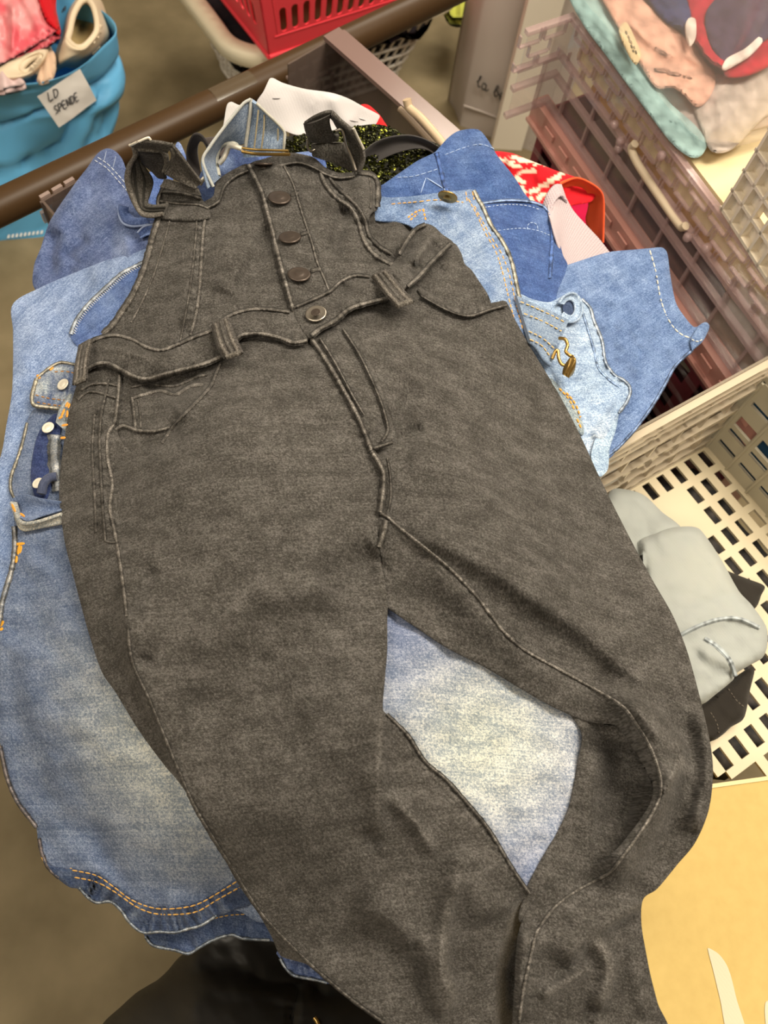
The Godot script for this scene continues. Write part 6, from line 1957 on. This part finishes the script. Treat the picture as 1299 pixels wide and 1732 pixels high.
func crates():
	var clearm := clear("clear_plastic", Color(0.80, 0.64, 0.62), 0.06)
	var clearr := clear("clear_rib", Color(0.60, 0.42, 0.42), 0.40)
	var pinkp := clear("pink_plastic", Color(0.78, 0.40, 0.34), 0.60, 0.2)
	# upper right: the crate that carries the tub
	var c := pt(975, 30, 0.82)
	var e1 := (pt(1222, 354, 0.82) - c).normalized()
	var e2 := Vector3(e1.z, 0, -e1.x)
	if e2.dot(pt(901, 55, 0.82) - c) < 0: e2 = -e2
	var inn := -e2     # e2 points to the near side: the crate's short side runs along it outwards
	var t := thing("clear_crate", "clear pinkish plastic crate with brick-pattern rim carrying the storage tub", "crate", Vector3(c.x, 0.69, c.z))
	var short_dir := (pt(901, 55, 0.82) - c).normalized()
	brick_wall(t, c, e1, 0.60, 0.13, clearm, clearr, -short_dir)
	brick_wall(t, c, short_dir, 0.085, 0.13, clearm, clearr, e1)
	var w2 := c + short_dir * 0.085
	var B := Buf.new()
	# long and short rails of the rim
	for y in [0.0, -0.055, -0.085, -0.13]:
		B.box(c + Vector3(0, y - 0.004, 0), e1 * 0.60, Vector3(0, 0.006, 0), short_dir * 0.010)
		B.box(c + Vector3(0, y - 0.004, 0), short_dir * 0.085, Vector3(0, 0.006, 0), -e1 * 0.010)
	put("rim_rail", B.mesh(), clearr, t)
	# grip window with its pale bar
	var nrm := e1.cross(Vector3.UP).normalized()
	if nrm.dot(short_dir) < 0: nrm = -nrm
	var lay := func(x: float, y: float) -> Vector3: return meet(x, y, c + nrm * 0.010, nrm)
	var g0: Vector3 = lay.call(1068, 252)
	var g1: Vector3 = lay.call(1152, 384)
	put("grip_bar", tube(smooth3(PackedVector3Array([lay.call(1074, 243), g0, lay.call(1078, 276), lay.call(1110, 325), g1, lay.call(1160, 382)]), 6), 0.0055, Color.WHITE, 10).mesh(), mk("pale_grip", Color(0.72, 0.60, 0.44), 0.35), t)
	for k in [[1052, 238], [1049, 250], [1166, 400], [1198, 418], [1042, 210], [1122, 262]]:
		var q: Vector3 = lay.call(k[0], k[1])
		put("clip", lathe(q, short_dir, [0, 0.008, 0.004, 0.008, 0.006, 0.005, 0.006, 0.0, 0, 0]).mesh(), clearr, t)
	# cream lid board inside the rim
	var bd := thing("cream_board", "flat cream board lying on the clear crate beneath the storage tub", "board", c + Vector3(0, -0.012, 0))
	var bb := Buf.new()
	bb.box(c + Vector3(0, -0.055, 0) + e1 * 0.012 - short_dir * 0.014, e1 * 0.58, Vector3(0, 0.049, 0), -short_dir * 0.36)
	put("panel", bb.mesh(), mk("cream_board", Color(0.80, 0.66, 0.40), 0.5), bd)
	# brown paper goods inside the crate
	var bx := thing("brown_parcel", "brown-yellow wrapped goods seen through the clear crate wall", "parcel", c + e1 * 0.2)
	var pb := Buf.new()
	var rows := []
	for k in 14:
		var row := PackedVector3Array()
		var x := 0.05 + 0.46 * k / 13.0
		for j in 12:
			var a := TAU * j / 12.0
			var r := 0.032 + 0.008 * noise.get_noise_2d(k * 30.0, j * 30.0)
			row.append(c + e1 * x - short_dir * (0.07 + r * 1.4 * cos(a)) + Vector3(0, -0.082 + r * sin(a), 0))
		rows.append(row)
	pb.grid(rows, true)
	orient(pb)
	put("wrapping", pb.mesh(), mk("brown_wrap", Color(0.60, 0.33, 0.09), 0.45), bx)
	# crate below, pink with maroon load
	var v := thing("pink_crate", "pink clear crate with maroon load and square openings under the tub's crate", "crate", Vector3(c.x, 0.4, c.z))
	var l0 := c + Vector3(0, -0.135, 0) + short_dir * 0.012
	var lb := Buf.new()
	lb.box(l0 + Vector3(0, -0.030, 0) - e1 * 0.02, e1 * 0.64, Vector3(0, 0.030, 0), short_dir * 0.008)
	lb.box(l0 + Vector3(0, -0.006, 0) - e1 * 0.02, e1 * 0.64, Vector3(0, 0.006, 0), -short_dir * 0.02)
	lb.box(l0 + Vector3(0, -0.034, 0) - e1 * 0.02, e1 * 0.64, Vector3(0, 0.005, 0), short_dir * 0.014)
	put("ledge", lb.mesh(), pinkp, v)
	for k in 13:
		var q := l0 + e1 * (0.03 + 0.045 * k) + short_dir * 0.010 + Vector3(0, -0.016, 0)
		var rb := Buf.new()
		rb.box(q, e1 * 0.026, Vector3(0, 0.008, 0), short_dir * 0.003)
		put("rib", rb.mesh(), pinkp, v)
	var us := [0.0]
	for k in 10:
		us.append(0.02 + k * 0.060)
		us.append(0.02 + k * 0.060 + 0.036)
	us.append(0.62)
	var vs := [0.0, 0.03, 0.066, 0.09, 0.126, 0.15, 0.186, 0.21]
	var wb := Buf.new()
	lattice(wb, l0 + Vector3(0, -0.25, 0) - short_dir * 0.01, e1, Vector3.UP, us, vs, 0.004, func(i, j): return i % 2 == 0 or j % 2 == 0)
	put("wall", wb.mesh(), mk("maroon_wall", Color(0.20, 0.035, 0.05), 0.35), v)
	var lo := Buf.new()
	var foot := Vector3(l0.x, 0.0, l0.z) - short_dir * 0.01
	lo.box(foot, e1 * 0.60, Vector3(0, l0.y - 0.25, 0), -short_dir * 0.004)
	lo.box(foot, -short_dir * 0.34, Vector3(0, l0.y - 0.006, 0), e1 * 0.004)
	lo.box(foot - short_dir * 0.34, e1 * 0.60, Vector3(0, l0.y - 0.006, 0), -short_dir * 0.004)
	lo.box(foot + e1 * 0.60, -short_dir * 0.34, Vector3(0, l0.y - 0.006, 0), -e1 * 0.004)
	var rest_wall := put("lower_walls", lo.mesh(), M.maroon_wall, v)
	rest_wall.set_meta("kind", "stuff")
	var rails := Buf.new()
	for k in vs.size():
		rails.box(l0 + Vector3(0, -0.25 + vs[k] - 0.002, 0) + short_dir * 0.004, e1 * 0.62, Vector3(0, 0.004, 0), short_dir * 0.005)
	put("rails", rails.mesh(), clearm, v)
	var ld := thing("maroon_load", "maroon cloth packed inside the pink clear crate", "clothes", l0 + Vector3(0, -0.2, 0))
	var lm := Buf.new()
	lm.box(Vector3(l0.x, 0.06, l0.z) - short_dir * 0.03 + e1 * 0.02, e1 * 0.5, Vector3(0, l0.y - 0.11, 0), -short_dir * 0.25)
	put("cloth_body", lm.mesh(), mk("maroon_cloth", Color(0.035, 0.006, 0.012), 0.9), ld)
	var pk := thing("magenta_cloth", "magenta cloth behind the clear wall next to the orange lining", "cloth", pt(985, 330, .62))
	put("cloth_body", cloth(pv([930, 270, 960, 285, 1000, 330, 1040, 380, 1075, 440, 1050, 460, 1010, 420, 960, 340]), func(p: Vector2): return 0.60, func(_p): return Color(0.26, 0.004, 0.05), {"step": 8.0, "thick": 0.03}), M.plain_cloth, pk)

	tub(c, e1, short_dir)
	# crates that hold the heap
	heap_crates(clearm, clearr)
	cream_baskets()

# a wall of staggered little frames, hanging down from its top edge
func brick_wall(t: Node3D, o: Vector3, u: Vector3, L: float, H: float, film: Material, rib: Material, outw: Vector3):
	var B := Buf.new()
	B.box(o + Vector3(0, -H, 0), u * L, Vector3(0, H, 0), outw * 0.002)
	put("wall", B.mesh(), film, t)
	var R := Buf.new()
	var rows := [[0.0, 0.020], [0.020, 0.040], [0.040, 0.056]]
	for r in 3:
		var x := 0.012 + (r % 2) * 0.022
		while x < L - 0.02:
			var w := 0.040
			var y0: float = -rows[r][0] - 0.002
			var y1: float = -rows[r][1]
			R.box(o + u * x + Vector3(0, y1 + 0.002, 0), u * 0.0022, Vector3(0, y0 - y1 - 0.002, 0), -outw * 0.006)
			R.box(o + u * (x + 0.038) + Vector3(0, y1 + 0.002, 0), u * 0.0022, Vector3(0, y0 - y1 - 0.002, 0), -outw * 0.006)
			R.box(o + u * (x + 0.003) + Vector3(0, y1, 0), u * 0.034, Vector3(0, 0.0022, 0), -outw * 0.006)
			x += w + 0.004
	for k in int(L / 0.07):
		R.box(o + u * (0.03 + k * 0.07) + Vector3(0, -H, 0), u * 0.0045, Vector3(0, H - 0.056, 0), -outw * 0.006)
	var m := put("brick_relief", R.mesh(), rib, t)
	m.set_meta("kind", "stuff")

func tub(c: Vector3, e1: Vector3, sd: Vector3):
	var corner := pt(1180, 278, 0.822)
	var a := (pt(962, 10, 0.822) - pt(1120, 216, 0.822)).normalized()
	var b := (pt(1299, 190, 0.822) - pt(1235, 262, 0.822)).normalized()
	b = (b - a * b.dot(a)).normalized()
	var t := thing("storage_tub", "milky clear storage tub full of folded clothes on the cream board", "tub", corner)
	var o := corner
	var rows := []
	for k in 9:
		var g := k / 8.0
		var lean := 0.03 * g
		rows.append(resample_ring(round_ring(o + Vector3(0, 0.24 * g, 0) - (a + b) * (lean + (0.012 if k > 0 else 0.0) - 0.012), a, b, 0.46 + lean * 2, 0.32 + lean * 2, 0.045 + 0.01 * g, 8), 80))
	put("tub_wall", loft(rows).mesh(), clear("milky_plastic", Color(0.62, 0.53, 0.47), 0.42, 0.16), t)
	var base := Buf.new()
	var mid := PackedVector3Array()
	for q in rows[0]: mid.append(o + a * 0.23 + b * 0.16)
	base.grid([rows[0], mid], true)
	fix(base)
	put("tub_bottom", base.mesh(), M.milky_plastic, t)
	var lip := Buf.new()
	var ring: PackedVector3Array = rows[8].duplicate()
	ring.append(ring[0])
	tube(ring, 0.006, Color.WHITE, 8, lip)
	put("tub_rim", lip.mesh(), M.milky_plastic, t)
	# clothes inside the tub
	var put_cloth := func(n: String, label: String, flat: Array, h: float, col: Color, fl: Array, thick: float):
		var s := thing(n, label, "clothes", pt(flat[0], flat[1], h))
		put("cloth_body", cloth(pv(flat), func(p: Vector2): return h + folds(fl, p).x + noise.get_noise_2d(p.x * 1.5, p.y * 1.5) * 0.003, func(p: Vector2): return col * (1.0 + 0.5 * noise.get_noise_2d(p.x * 3 + 50, p.y * 3)), {"step": 6.0, "thick": 0.005, "roll": 8.0}), M.plain_cloth, s)
	put_cloth.call("teal_shirt", "pale teal shirt pressed along the near side of the tub", [958, -30, 1010, -30, 1040, 30, 1090, 110, 1130, 170, 1172, 208, 1196, 240, 1186, 262, 1166, 262, 1136, 238, 1096, 186, 1030, 96, 982, 30], 0.834, Color(0.30, 0.44, 0.44), [fold([1000, 20, 1050, 90, 1110, 170], 0.006, 8, 10), fold([1130, 200, 1160, 210, 1185, 240], 0.006, 6, 6), fold([1020, 10, 1080, 100], -0.005, 5, 5)], 0.02)
	put_cloth.call("grey_shirt", "pale grey cloth at the near corner of the tub", [1170, 150, 1230, 120, 1300, 120, 1340, 160, 1290, 200, 1240, 250, 1206, 254, 1190, 220], 0.838, Color(0.46, 0.40, 0.36), [fold([1210, 150, 1220, 200, 1215, 240], 0.006, 8, 8)], 0.02)
	put_cloth.call("peach_shirt", "peach-pink crumpled shirt above the teal one in the tub", [1010, -30, 1060, -20, 1100, 10, 1150, 40, 1186, 78, 1204, 112, 1210, 140, 1196, 170, 1178, 178, 1160, 160, 1140, 146, 1112, 146, 1086, 110, 1050, 50], 0.846, Color(0.66, 0.38, 0.29), [fold([1060, 30, 1100, 70, 1150, 96], 0.008, 8, 10), fold([1100, 110, 1140, 118, 1180, 132], 0.008, 6, 8), fold([1090, 96, 1130, 104, 1170, 110], -0.002, 5, 5), fold([1110, 60, 1160, 90, 1200, 120], 0.006, 8, 8), fold([1130, 140, 1150, 150, 1170, 172], 0.008, 6, 6)], 0.025)
	put_cloth.call("navy_shirt", "dark navy shirt beside the red piping in the tub", [1090, -40, 1180, -40, 1190, 20, 1170, 60, 1150, 50, 1110, 16], 0.854, Color(0.035, 0.045, 0.12), [fold([1110, -20, 1140, 20, 1160, 50], 0.006, 8, 8)], 0.02)
	put_cloth.call("red_shirt", "deep red shirt with white edge high in the tub", [1160, -40, 1299, -60, 1340, 20, 1320, 90, 1290, 116, 1250, 128, 1216, 122, 1190, 96, 1172, 60, 1168, 20], 0.857, Color(0.42, 0.012, 0.03), [fold([1180, 40, 1196, 90, 1240, 118], 0.01, 8, 10)], 0.025)
	put_cloth.call("dark_shirt", "dark violet cloth folded on top of the red shirt", [1200, 10, 1250, -30, 1330, -40, 1340, 30, 1290, 70, 1250, 104, 1224, 108, 1204, 80, 1194, 44], 0.864, Color(0.05, 0.035, 0.07), [fold([1240, 0, 1260, 40, 1250, 90], 0.006, 14, 14)], 0.018)
	put_cloth.call("white_collar", "white cotton edge curled beside the red shirt", [1160, 40, 1166, 30, 1176, 32, 1178, 50, 1176, 66, 1168, 76, 1162, 62], 0.868, Color(0.7, 0.6, 0.54), [], 0.014)
	put_cloth.call("white_hem", "white slanting hem at the lower edge of the dark violet cloth", [1222, 112, 1230, 98, 1260, 82, 1284, 62, 1290, 70, 1270, 92, 1244, 108, 1228, 116], 0.872, Color(0.7, 0.6, 0.55), [], 0.008)
	var fl := thing("mixed_clothes", "grey-pink clothes deep inside the storage tub", "clothes", o + a * 0.2 + b * 0.15)
	var rr := []
	for k in 4:
		var hh: float = [0.003, 0.006, 0.008, 0.008][k]
		var s: float = [0.92, 0.92, 0.8, 0.0][k]
		var m := o + a * 0.23 + b * 0.16 + Vector3(0, hh, 0)
		var row := PackedVector3Array()
		for q in rows[0]: row.append(m + (q + Vector3(0, hh, 0) - m) * s)
		rr.append(row)
	put("cloth_body", loft(rr).mesh(), mk("mixed_cloth", Color(1, 1, 1), 0.9, {"tex": blotch(Color(0.28, 0.20, 0.19), Color(0.45, 0.38, 0.34), 0.02, 40), "tri": 3.0}), fl)
	var tg := thing("care_tag", "cream printed clothing tag standing out of the peach shirt", "tag", pt(1064, 76, 0.9))
	put("tag_cloth", cloth(pv([1047, 50, 1060, 38, 1080, 78, 1084, 94, 1076, 108, 1064, 92]), func(_p): return 0.856, func(_p): return Color(0.66, 0.52, 0.32), {"step": 4.0, "thick": 0.003, "roll": 2.0}), M.plain_cloth, tg)
	put("tag_print", stitches([[1058, 52, 1070, 76], [1064, 66, 1072, 88], [1072, 78, 1078, 94]], 5, 2, 3, func(_p): return 0.8565, Color(0.2, 0.17, 0.12)), M.thread, tg)

func heap_crates(film: Material, rib: Material):
	var d2 := Vector3(0.72, 0, 0.69).normalized()
	var d1 := Vector3(-0.69, 0, 0.72).normalized()
	# far crate, its corner and handle side showing behind the papers
	var b := pt(578, 52, 0.79)
	var l := pt(75, 340, 0.79)
	var t := thing("clear_crate", "smoky clear crate with white handle behind the white papers", "crate", Vector3(b.x, 0.55, b.z))
	var sa := (l - b).normalized()
	var sb := (pt(800, 246, 0.79) - b).normalized()
	var smoky := clear("smoky_plastic", Color(0.13, 0.095, 0.08), 0.72, 0.12)
	var smokyr := clear("smoky_rib", Color(0.22, 0.14, 0.125), 0.8, 0.2)
	var B := Buf.new()
	B.box(b + Vector3(0, -0.26, 0), sb * 0.34, Vector3(0, 0.255, 0), -sa * 0.003)
	put("side_wall", B.mesh(), smoky, t)
	B = Buf.new()
	B.box(b + Vector3(0, -0.26, 0), sa * 0.10, Vector3(0, 0.255, 0), -sb * 0.003)
	put("end_wall", B.mesh(), smoky, t)
	B = Buf.new()
	B.box(Vector3(l.x, 0.35, l.z) - sa * 0.05, sa * 0.055, Vector3(0, l.y - 0.35, 0), -sb * 0.003)
	B.box(Vector3(l.x, 0.35, l.z), sb * 0.07, Vector3(0, l.y - 0.35, 0), sa * 0.003)
	B.box(Vector3(l.x, 0.35, l.z), b - l, Vector3(0, 0.02, 0), sb * 0.012)
	put("corner_wall", B.mesh(), smoky, t)
	B = Buf.new()
	B.box(b + Vector3(0, -0.004, 0) - sb * 0.006, sb * 0.34, Vector3(0, 0.006, 0), sa * 0.030)
	B.box(b + Vector3(0, -0.03, 0), sb * 0.34, Vector3(0, 0.03, 0), -sa * 0.005)
	put("rim", B.mesh(), smokyr, t)
	B = Buf.new()
	rng.seed = 17
	for r in 6:
		for k in 4:
			var x := 0.008 + k * 0.024 + (r % 2) * 0.01
			var y := -0.014 - r * 0.026
			B.box(b + sa * x + Vector3(0, y - 0.018, 0) - sb * 0.004, sa * 0.018, Vector3(0, 0.003, 0), -sb * 0.006)
			B.box(b + sa * x + Vector3(0, y - 0.018, 0) - sb * 0.004, sa * 0.003, Vector3(0, 0.020, 0), -sb * 0.006)
	for r in 4:
		for k in 3:
			var q := l + sa * (-0.045 + k * 0.017 + (r % 2) * 0.006) + Vector3(0, -0.012 - r * 0.02, 0) - sb * 0.003
			B.box(q, sa * 0.013, Vector3(0, 0.015, 0), -sb * 0.005)
	for k in 16:
		B.box(b + sb * (0.01 + k * 0.021) + Vector3(0, -0.024 - (k % 3) * 0.006, 0) - sa * 0.002, sb * 0.010, Vector3(0, 0.006, 0), -sa * 0.008)
	var br := put("brick_relief", B.mesh(), clear("bright_rib", Color(0.42, 0.32, 0.29), 0.55), t)
	br.set_meta("kind", "stuff")
	var hn := sb.cross(Vector3.UP).normalized()
	var lay := func(x: float, y: float) -> Vector3: return meet(x, y, b + sa * 0.040, hn)
	put("handle", tube(smooth3(PackedVector3Array([lay.call(688, 168), lay.call(692, 182), lay.call(712, 200), lay.call(740, 232), lay.call(756, 252)]), 6), 0.0055, Color.WHITE, 10).mesh(), mk("pale_handle", Color(0.55, 0.42, 0.28), 0.35), t)
	put("handle", tube(smooth3(PackedVector3Array([lay.call(676, 184), lay.call(690, 198), lay.call(716, 226), lay.call(738, 250)]), 6), 0.004, Color.WHITE, 10).mesh(), mk("dull_handle", Color(0.30, 0.22, 0.15), 0.4), t)
	# near crate: its wall towards the cream basket
	var c := pt(1190, 745, 0.60)
	var w := (pt(1040, 831, 0.60) - c).normalized()
	var d := Vector3(-w.z, 0, w.x)
	if d.z > 0: d = -d
	t = thing("clear_crate", "streaky clear crate wall between the washed shorts and the cream basket", "crate", c)
	var o := c - w * 0.06 + Vector3(0, 0.0, 0)
	B = Buf.new()
	B.box(o, w * 0.34, Vector3(0, 0.20, 0), d * 0.003)
	put("wall", B.mesh(), clear("streaky_plastic", Color(0.50, 0.43, 0.34), 0.42, 0.14), t)
	B = Buf.new()
	for y in [0.0, 0.014, 0.05, 0.085, 0.09, 0.135, 0.165, 0.18, 0.196]:
		B.box(o + Vector3(0, y, 0) - d * 0.001, w * 0.34, Vector3(0, 0.005, 0), -d * 0.008)
	put("rails", B.mesh(), clear("streaky_rail", Color(0.70, 0.60, 0.46), 0.6, 0.1), t)
	B = Buf.new()
	for r in 4:
		for k in 8:
			B.box(o + w * (0.01 + k * 0.042 + (r % 2) * 0.02) + Vector3(0, 0.016 + r * 0.045, 0) - d * 0.001, w * 0.004, Vector3(0, 0.034, 0), -d * 0.007)
	put("ribs", B.mesh(), M.streaky_rail, t)
	B = Buf.new()
	for r in 3:
		for k in 4:
			B.box(o + w * (0.05 + k * 0.075 + r * 0.012) + Vector3(0, 0.020 + r * 0.05, 0) - d * 0.0012, w * 0.034, Vector3(0, 0.022, 0), -d * 0.001)
	put("opening_shade", B.mesh(), mk("painted_gap_shade", Color(0.035, 0.028, 0.022), 0.9), t)  # dark plates that paint the shade of gaps in the wall
	B = Buf.new()
	B.box(o, d * 0.12, Vector3(0, 0.18, 0), w * 0.003)
	put("wall", B.mesh(), M.streaky_plastic, t)
	# what fills the crates under the garments on show
	t = thing("folded_jeans", "dark folded jeans packed under the heap", "jeans", Vector3(0.05, 0.35, -0.7))
	var ring := []
	for k in 4:
		var y: float = [0.36, 0.62, 0.70, 0.70][k]
		var s: float = [1.0, 1.0, 0.85, 0.0][k]
		var m := Vector3(0.02, y, -0.64)
		var row := PackedVector3Array()
		for q in resample_ring(round_ring(Vector3(-0.13, y, -1.0), d2, d1, 0.46, 0.46, 0.06), 60): row.append(m + (q - m) * s)
		ring.append(row)
	put("cloth_body", loft(ring).mesh(), mk("dark_jeans", Color(0.03, 0.04, 0.07), 0.9), t)
	# a stand under the crates
	t = thing("storage_bench", "low dark bench under the crates and the heap", "bench", Vector3(0.05, 0, -0.7))
	B = Buf.new()
	B.box(Vector3(-0.16, 0.30, -1.03), d2 * 0.5, Vector3(0, 0.05, 0), d1 * 0.5)
	put("bench_top", B.mesh(), M.dark_jeans, t)
	for q in [[0.02, 0.02], [0.44, 0.02], [0.02, 0.44], [0.44, 0.44]]:
		B = Buf.new()
		B.box(Vector3(-0.16, 0, -1.03) + d2 * q[0] + d1 * q[1], d2 * 0.04, Vector3(0, 0.30, 0), d1 * 0.04)
		put("leg", B.mesh(), M.dark_jeans, t)

func cream_baskets():
	var cream := mk("cream_crate", Color(0.62, 0.535, 0.375), 0.45)
	# basket with perforated bottom
	var c := pt(1190, 745, 0.60)
	var w := (pt(1050, 825, 0.60) - c).normalized()
	var b0 := pt(1206, 1331, 0.66)
	var b1 := (pt(1299, 1318, 0.66) - b0).normalized()
	var bn := Vector3(-b1.z, 0, b1.x) if -b1.z * 0 + b1.x > 0 else Vector3(b1.z, 0, -b1.x)
	var v := (pt(1299, 895, 0.60) - c)
	v = (v - w * v.dot(w)).normalized()
	var t := thing("cream_basket", "cream perforated plastic basket holding the folded trousers", "basket", c + Vector3(0, -0.01, 0))
	var us := [0.0, 0.010]
	while us[-1] < 0.46:
		us.append(us[-1] + 0.0125)
		us.append(us[-1] + 0.0125)
	var vs := [0.0, 0.012]
	while vs[-1] < 0.46:
		vs.append(vs[-1] + 0.024)
		vs.append(vs[-1] + 0.010)
	var B := Buf.new()
	# u = across the rows, v = along; some cells stay closed, as on the real floor
	var shut := func(i: int, j: int) -> bool:
		var mid: Vector3 = c + w * (us[i] + us[i + 1]) * 0.5 + v * (vs[j] + vs[j + 1]) * 0.5
		if (mid - b0).dot(bn) > -0.012 or mid.x < 0.16: return false
		if i % 2 == 0 or j % 2 == 0: return true
		return i >= 7 and i <= 13 and j >= 3 and j <= 5
	lattice(B, c, w, v, us, vs, -0.004, shut)
	put("perforated_floor", B.mesh(), cream, t)
	B = Buf.new()
	B.box(c - v * 0.004, w * 0.32, Vector3(0, 0.012, 0), v * 0.006)
	B.box(c - v * 0.012, w * 0.32, Vector3(0, 0.022, 0), v * 0.006)
	put("rear_lip", B.mesh(), cream, t)
	var wx := [0.0]
	for k in 12:
		wx.append(0.016 + k * 0.040)
		wx.append(0.016 + k * 0.040 + 0.030)
	wx.append(0.50)
	wx = wx.filter(func(q): return q < 0.33)
	var wy := [0.0, 0.022, 0.030, 0.050, 0.058, 0.066, 0.086, 0.110, 0.118, 0.136, 0.15]
	B = Buf.new()
	lattice(B, c - w * 0.002, v, Vector3.UP, wx, wy, 0.004, func(i, j): return i % 2 == 0 or j % 2 == 0 or (i + j) % 5 == 0)
	put("side_wall", B.mesh(), mk("grey_cream", Color(0.50, 0.46, 0.36), 0.4), t)
	B = Buf.new()
	for k in 8: B.box(c + v * (0.008 + k * 0.040) - w * 0.001, v * 0.003, Vector3(0, 0.15, 0), w * 0.006)
	B.box(c + Vector3(0, 0.15, 0), v * 0.326, Vector3(0, 0.008, 0), -w * 0.016)
	put("side_rib", B.mesh(), M.grey_cream, t)
	# navy cloth under and beside it
	t = thing("navy_clothes", "dark navy clothes glimpsed through the cream basket's openings", "clothes", c + Vector3(0, -0.05, 0))
	var rows := []
	for k in 5:
		var y: float = [-0.14, -0.05, -0.035, -0.03, -0.03][k]
		var s: float = [0.9, 1.0, 0.9, 0.5, 0.0][k]
		var m := c + w * 0.14 + v * 0.24 + Vector3(0, y, 0)
		var row := PackedVector3Array()
		for q in resample_ring(round_ring(c + Vector3(0, y, 0), w, v, 0.28, 0.36, 0.04), 50): row.append(m + (q - m) * s + Vector3(0, 0.014 * noise.get_noise_2d(q.x * 900, q.z * 900 + k * 50), 0))
		rows.append(row)
	put("cloth_body", loft(rows).mesh(), mk("navy_mix", Color(1, 1, 1), 0.9, {"tex": blotch(Color(0.015, 0.016, 0.02), Color(0.12, 0.10, 0.085), 0.02, 18), "tri": 4.0}), t)
	var sc := thing("grey_crate", "plain grey crate standing on the floor beneath the cream basket", "crate", Vector3(c.x, 0, c.z) + w * 0.15 + v * 0.2)
	var side_us := [0.0, 0.02, 0.09, 0.11, 0.18, 0.20, 0.28]
	var side_vs := [0.0, 0.03, 0.10, 0.13, 0.20, 0.23, 0.30, 0.33, 0.40, 0.44]
	var g0 := Vector3(c.x, 0.0, c.z)
	for q in [[g0, w], [g0 + v * 0.20, w], [g0, v], [g0 + w * 0.28, v]]:
		var GB := Buf.new()
		lattice(GB, q[0], q[1], Vector3.UP, side_us if q[1] == w else [0.0, 0.02, 0.09, 0.11, 0.18, 0.20], side_vs, 0.004, func(i, j): return i % 2 == 0 or j % 2 == 0)
		put("lattice_wall", GB.mesh(), M.grey_cream, sc)
	t = thing("blue_clothes", "deep blue cloth behind the side wall of the cream basket", "clothes", c - w * 0.05)
	B = Buf.new()
	B.box(c - w * 0.02 + Vector3(0, 0.0, 0), v * 0.32, Vector3(0, 0.13, 0), -w * 0.10)
	put("cloth_body", B.mesh(), mk("deep_blue", Color(0.03, 0.10, 0.20), 0.85), t)
	# second cream crate at the upper right
	var p := pt(1228, 350, 0.825)
	var a := (pt(1299, 460, 0.825) - p).normalized()
	t = thing("cream_crate", "ribbed cream plastic crate at the right beside the storage tub", "crate", p)
	var n := a.cross(Vector3.UP).normalized()
	if n.dot(EYE - p) < 0: n = -n
	B = Buf.new()
	lattice(B, p - n * 0.004, a, Vector3.UP, [0.0, 0.012, 0.034, 0.046, 0.068, 0.080, 0.102, 0.114, 0.136, 0.2], [0.0, 0.020, 0.040, 0.052, 0.072, 0.085, 0.105, 0.14], 0.004 if a.cross(Vector3.UP).dot(n) > 0 else -0.004, func(i, j): return not (j == 1 and i % 2 == 1 and i > 1) and not (j == 3 and i % 4 == 3))
	put("wall", B.mesh(), mk("cream_crate_wall", Color(0.80, 0.71, 0.57), 0.45), t)
	for k in 9:
		B = Buf.new()
		B.box(p + a * (0.002 + k * 0.0225), a * 0.004, Vector3(0, 0.15, 0), n * 0.010)
		put("rib", B.mesh(), M.cream_crate_wall, t)
	for k in 6:
		B = Buf.new()
		B.box(p + Vector3(0, 0.0 + k * 0.028, 0), a * 0.2, Vector3(0, 0.004, 0), n * 0.010)
		put("rail", B.mesh(), M.cream_crate_wall, t)
	B = Buf.new()
	B.box(p, -n * 0.26, Vector3(0, 0.15, 0), a * 0.004)
	put("end_wall", B.mesh(), M.cream_crate_wall, t)
	# cardboard box with white print
	var k0 := pt(1206, 1331, 0.66)
	var k1 := pt(1299, 1318, 0.66)
	var ku := (k1 - k0).normalized()
	var kd := Vector3(-ku.z, 0, ku.x)
	if kd.z < 0: kd = -kd
	t = thing("cardboard_box", "tan cardboard box with a white printed letter under the folded leg", "box", Vector3(k0.x, 0, k0.z))
	B = Buf.new()
	var ko := k0 - ku * 0.16
	B.box(Vector3(ko.x, 0.0, ko.z), ku * 0.55, Vector3(0, 0.66, 0), kd * 0.42)
	put("carton", B.mesh(), mk("cardboard", Color(1, 1, 1), 0.75, {"tex": blotch(Color(0.505, 0.36, 0.122), Color(0.555, 0.40, 0.142), 0.05, 33), "tri": 2.2}), t)
	B = Buf.new()
	B.box(Vector3(ko.x, 0.657, ko.z) - kd * 0.003, ku * 0.55, Vector3(0, 0.0045, 0), kd * 0.004)
	put("flap_edge", B.mesh(), mk("card_edge", Color(0.72, 0.58, 0.32), 0.7), t)
	var hf := func(_p): return 0.6608
	put("print", cloth(pv([1197, 1604, 1204, 1606, 1216, 1614, 1228, 1630, 1236, 1650, 1246, 1690, 1262, 1750, 1232, 1750, 1218, 1690, 1206, 1640]), hf, func(_p): return Color(0.60, 0.535, 0.39), {"step": 6.0, "thick": 0.0006, "roll": 0.0}), M.plain_cloth, t)
	put("print", cloth(pv([1296, 1694, 1320, 1700, 1330, 1760, 1302, 1760, 1295, 1730]), hf, func(_p): return Color(0.60, 0.535, 0.39), {"step": 6.0, "thick": 0.0006, "roll": 0.0}), M.plain_cloth, t)
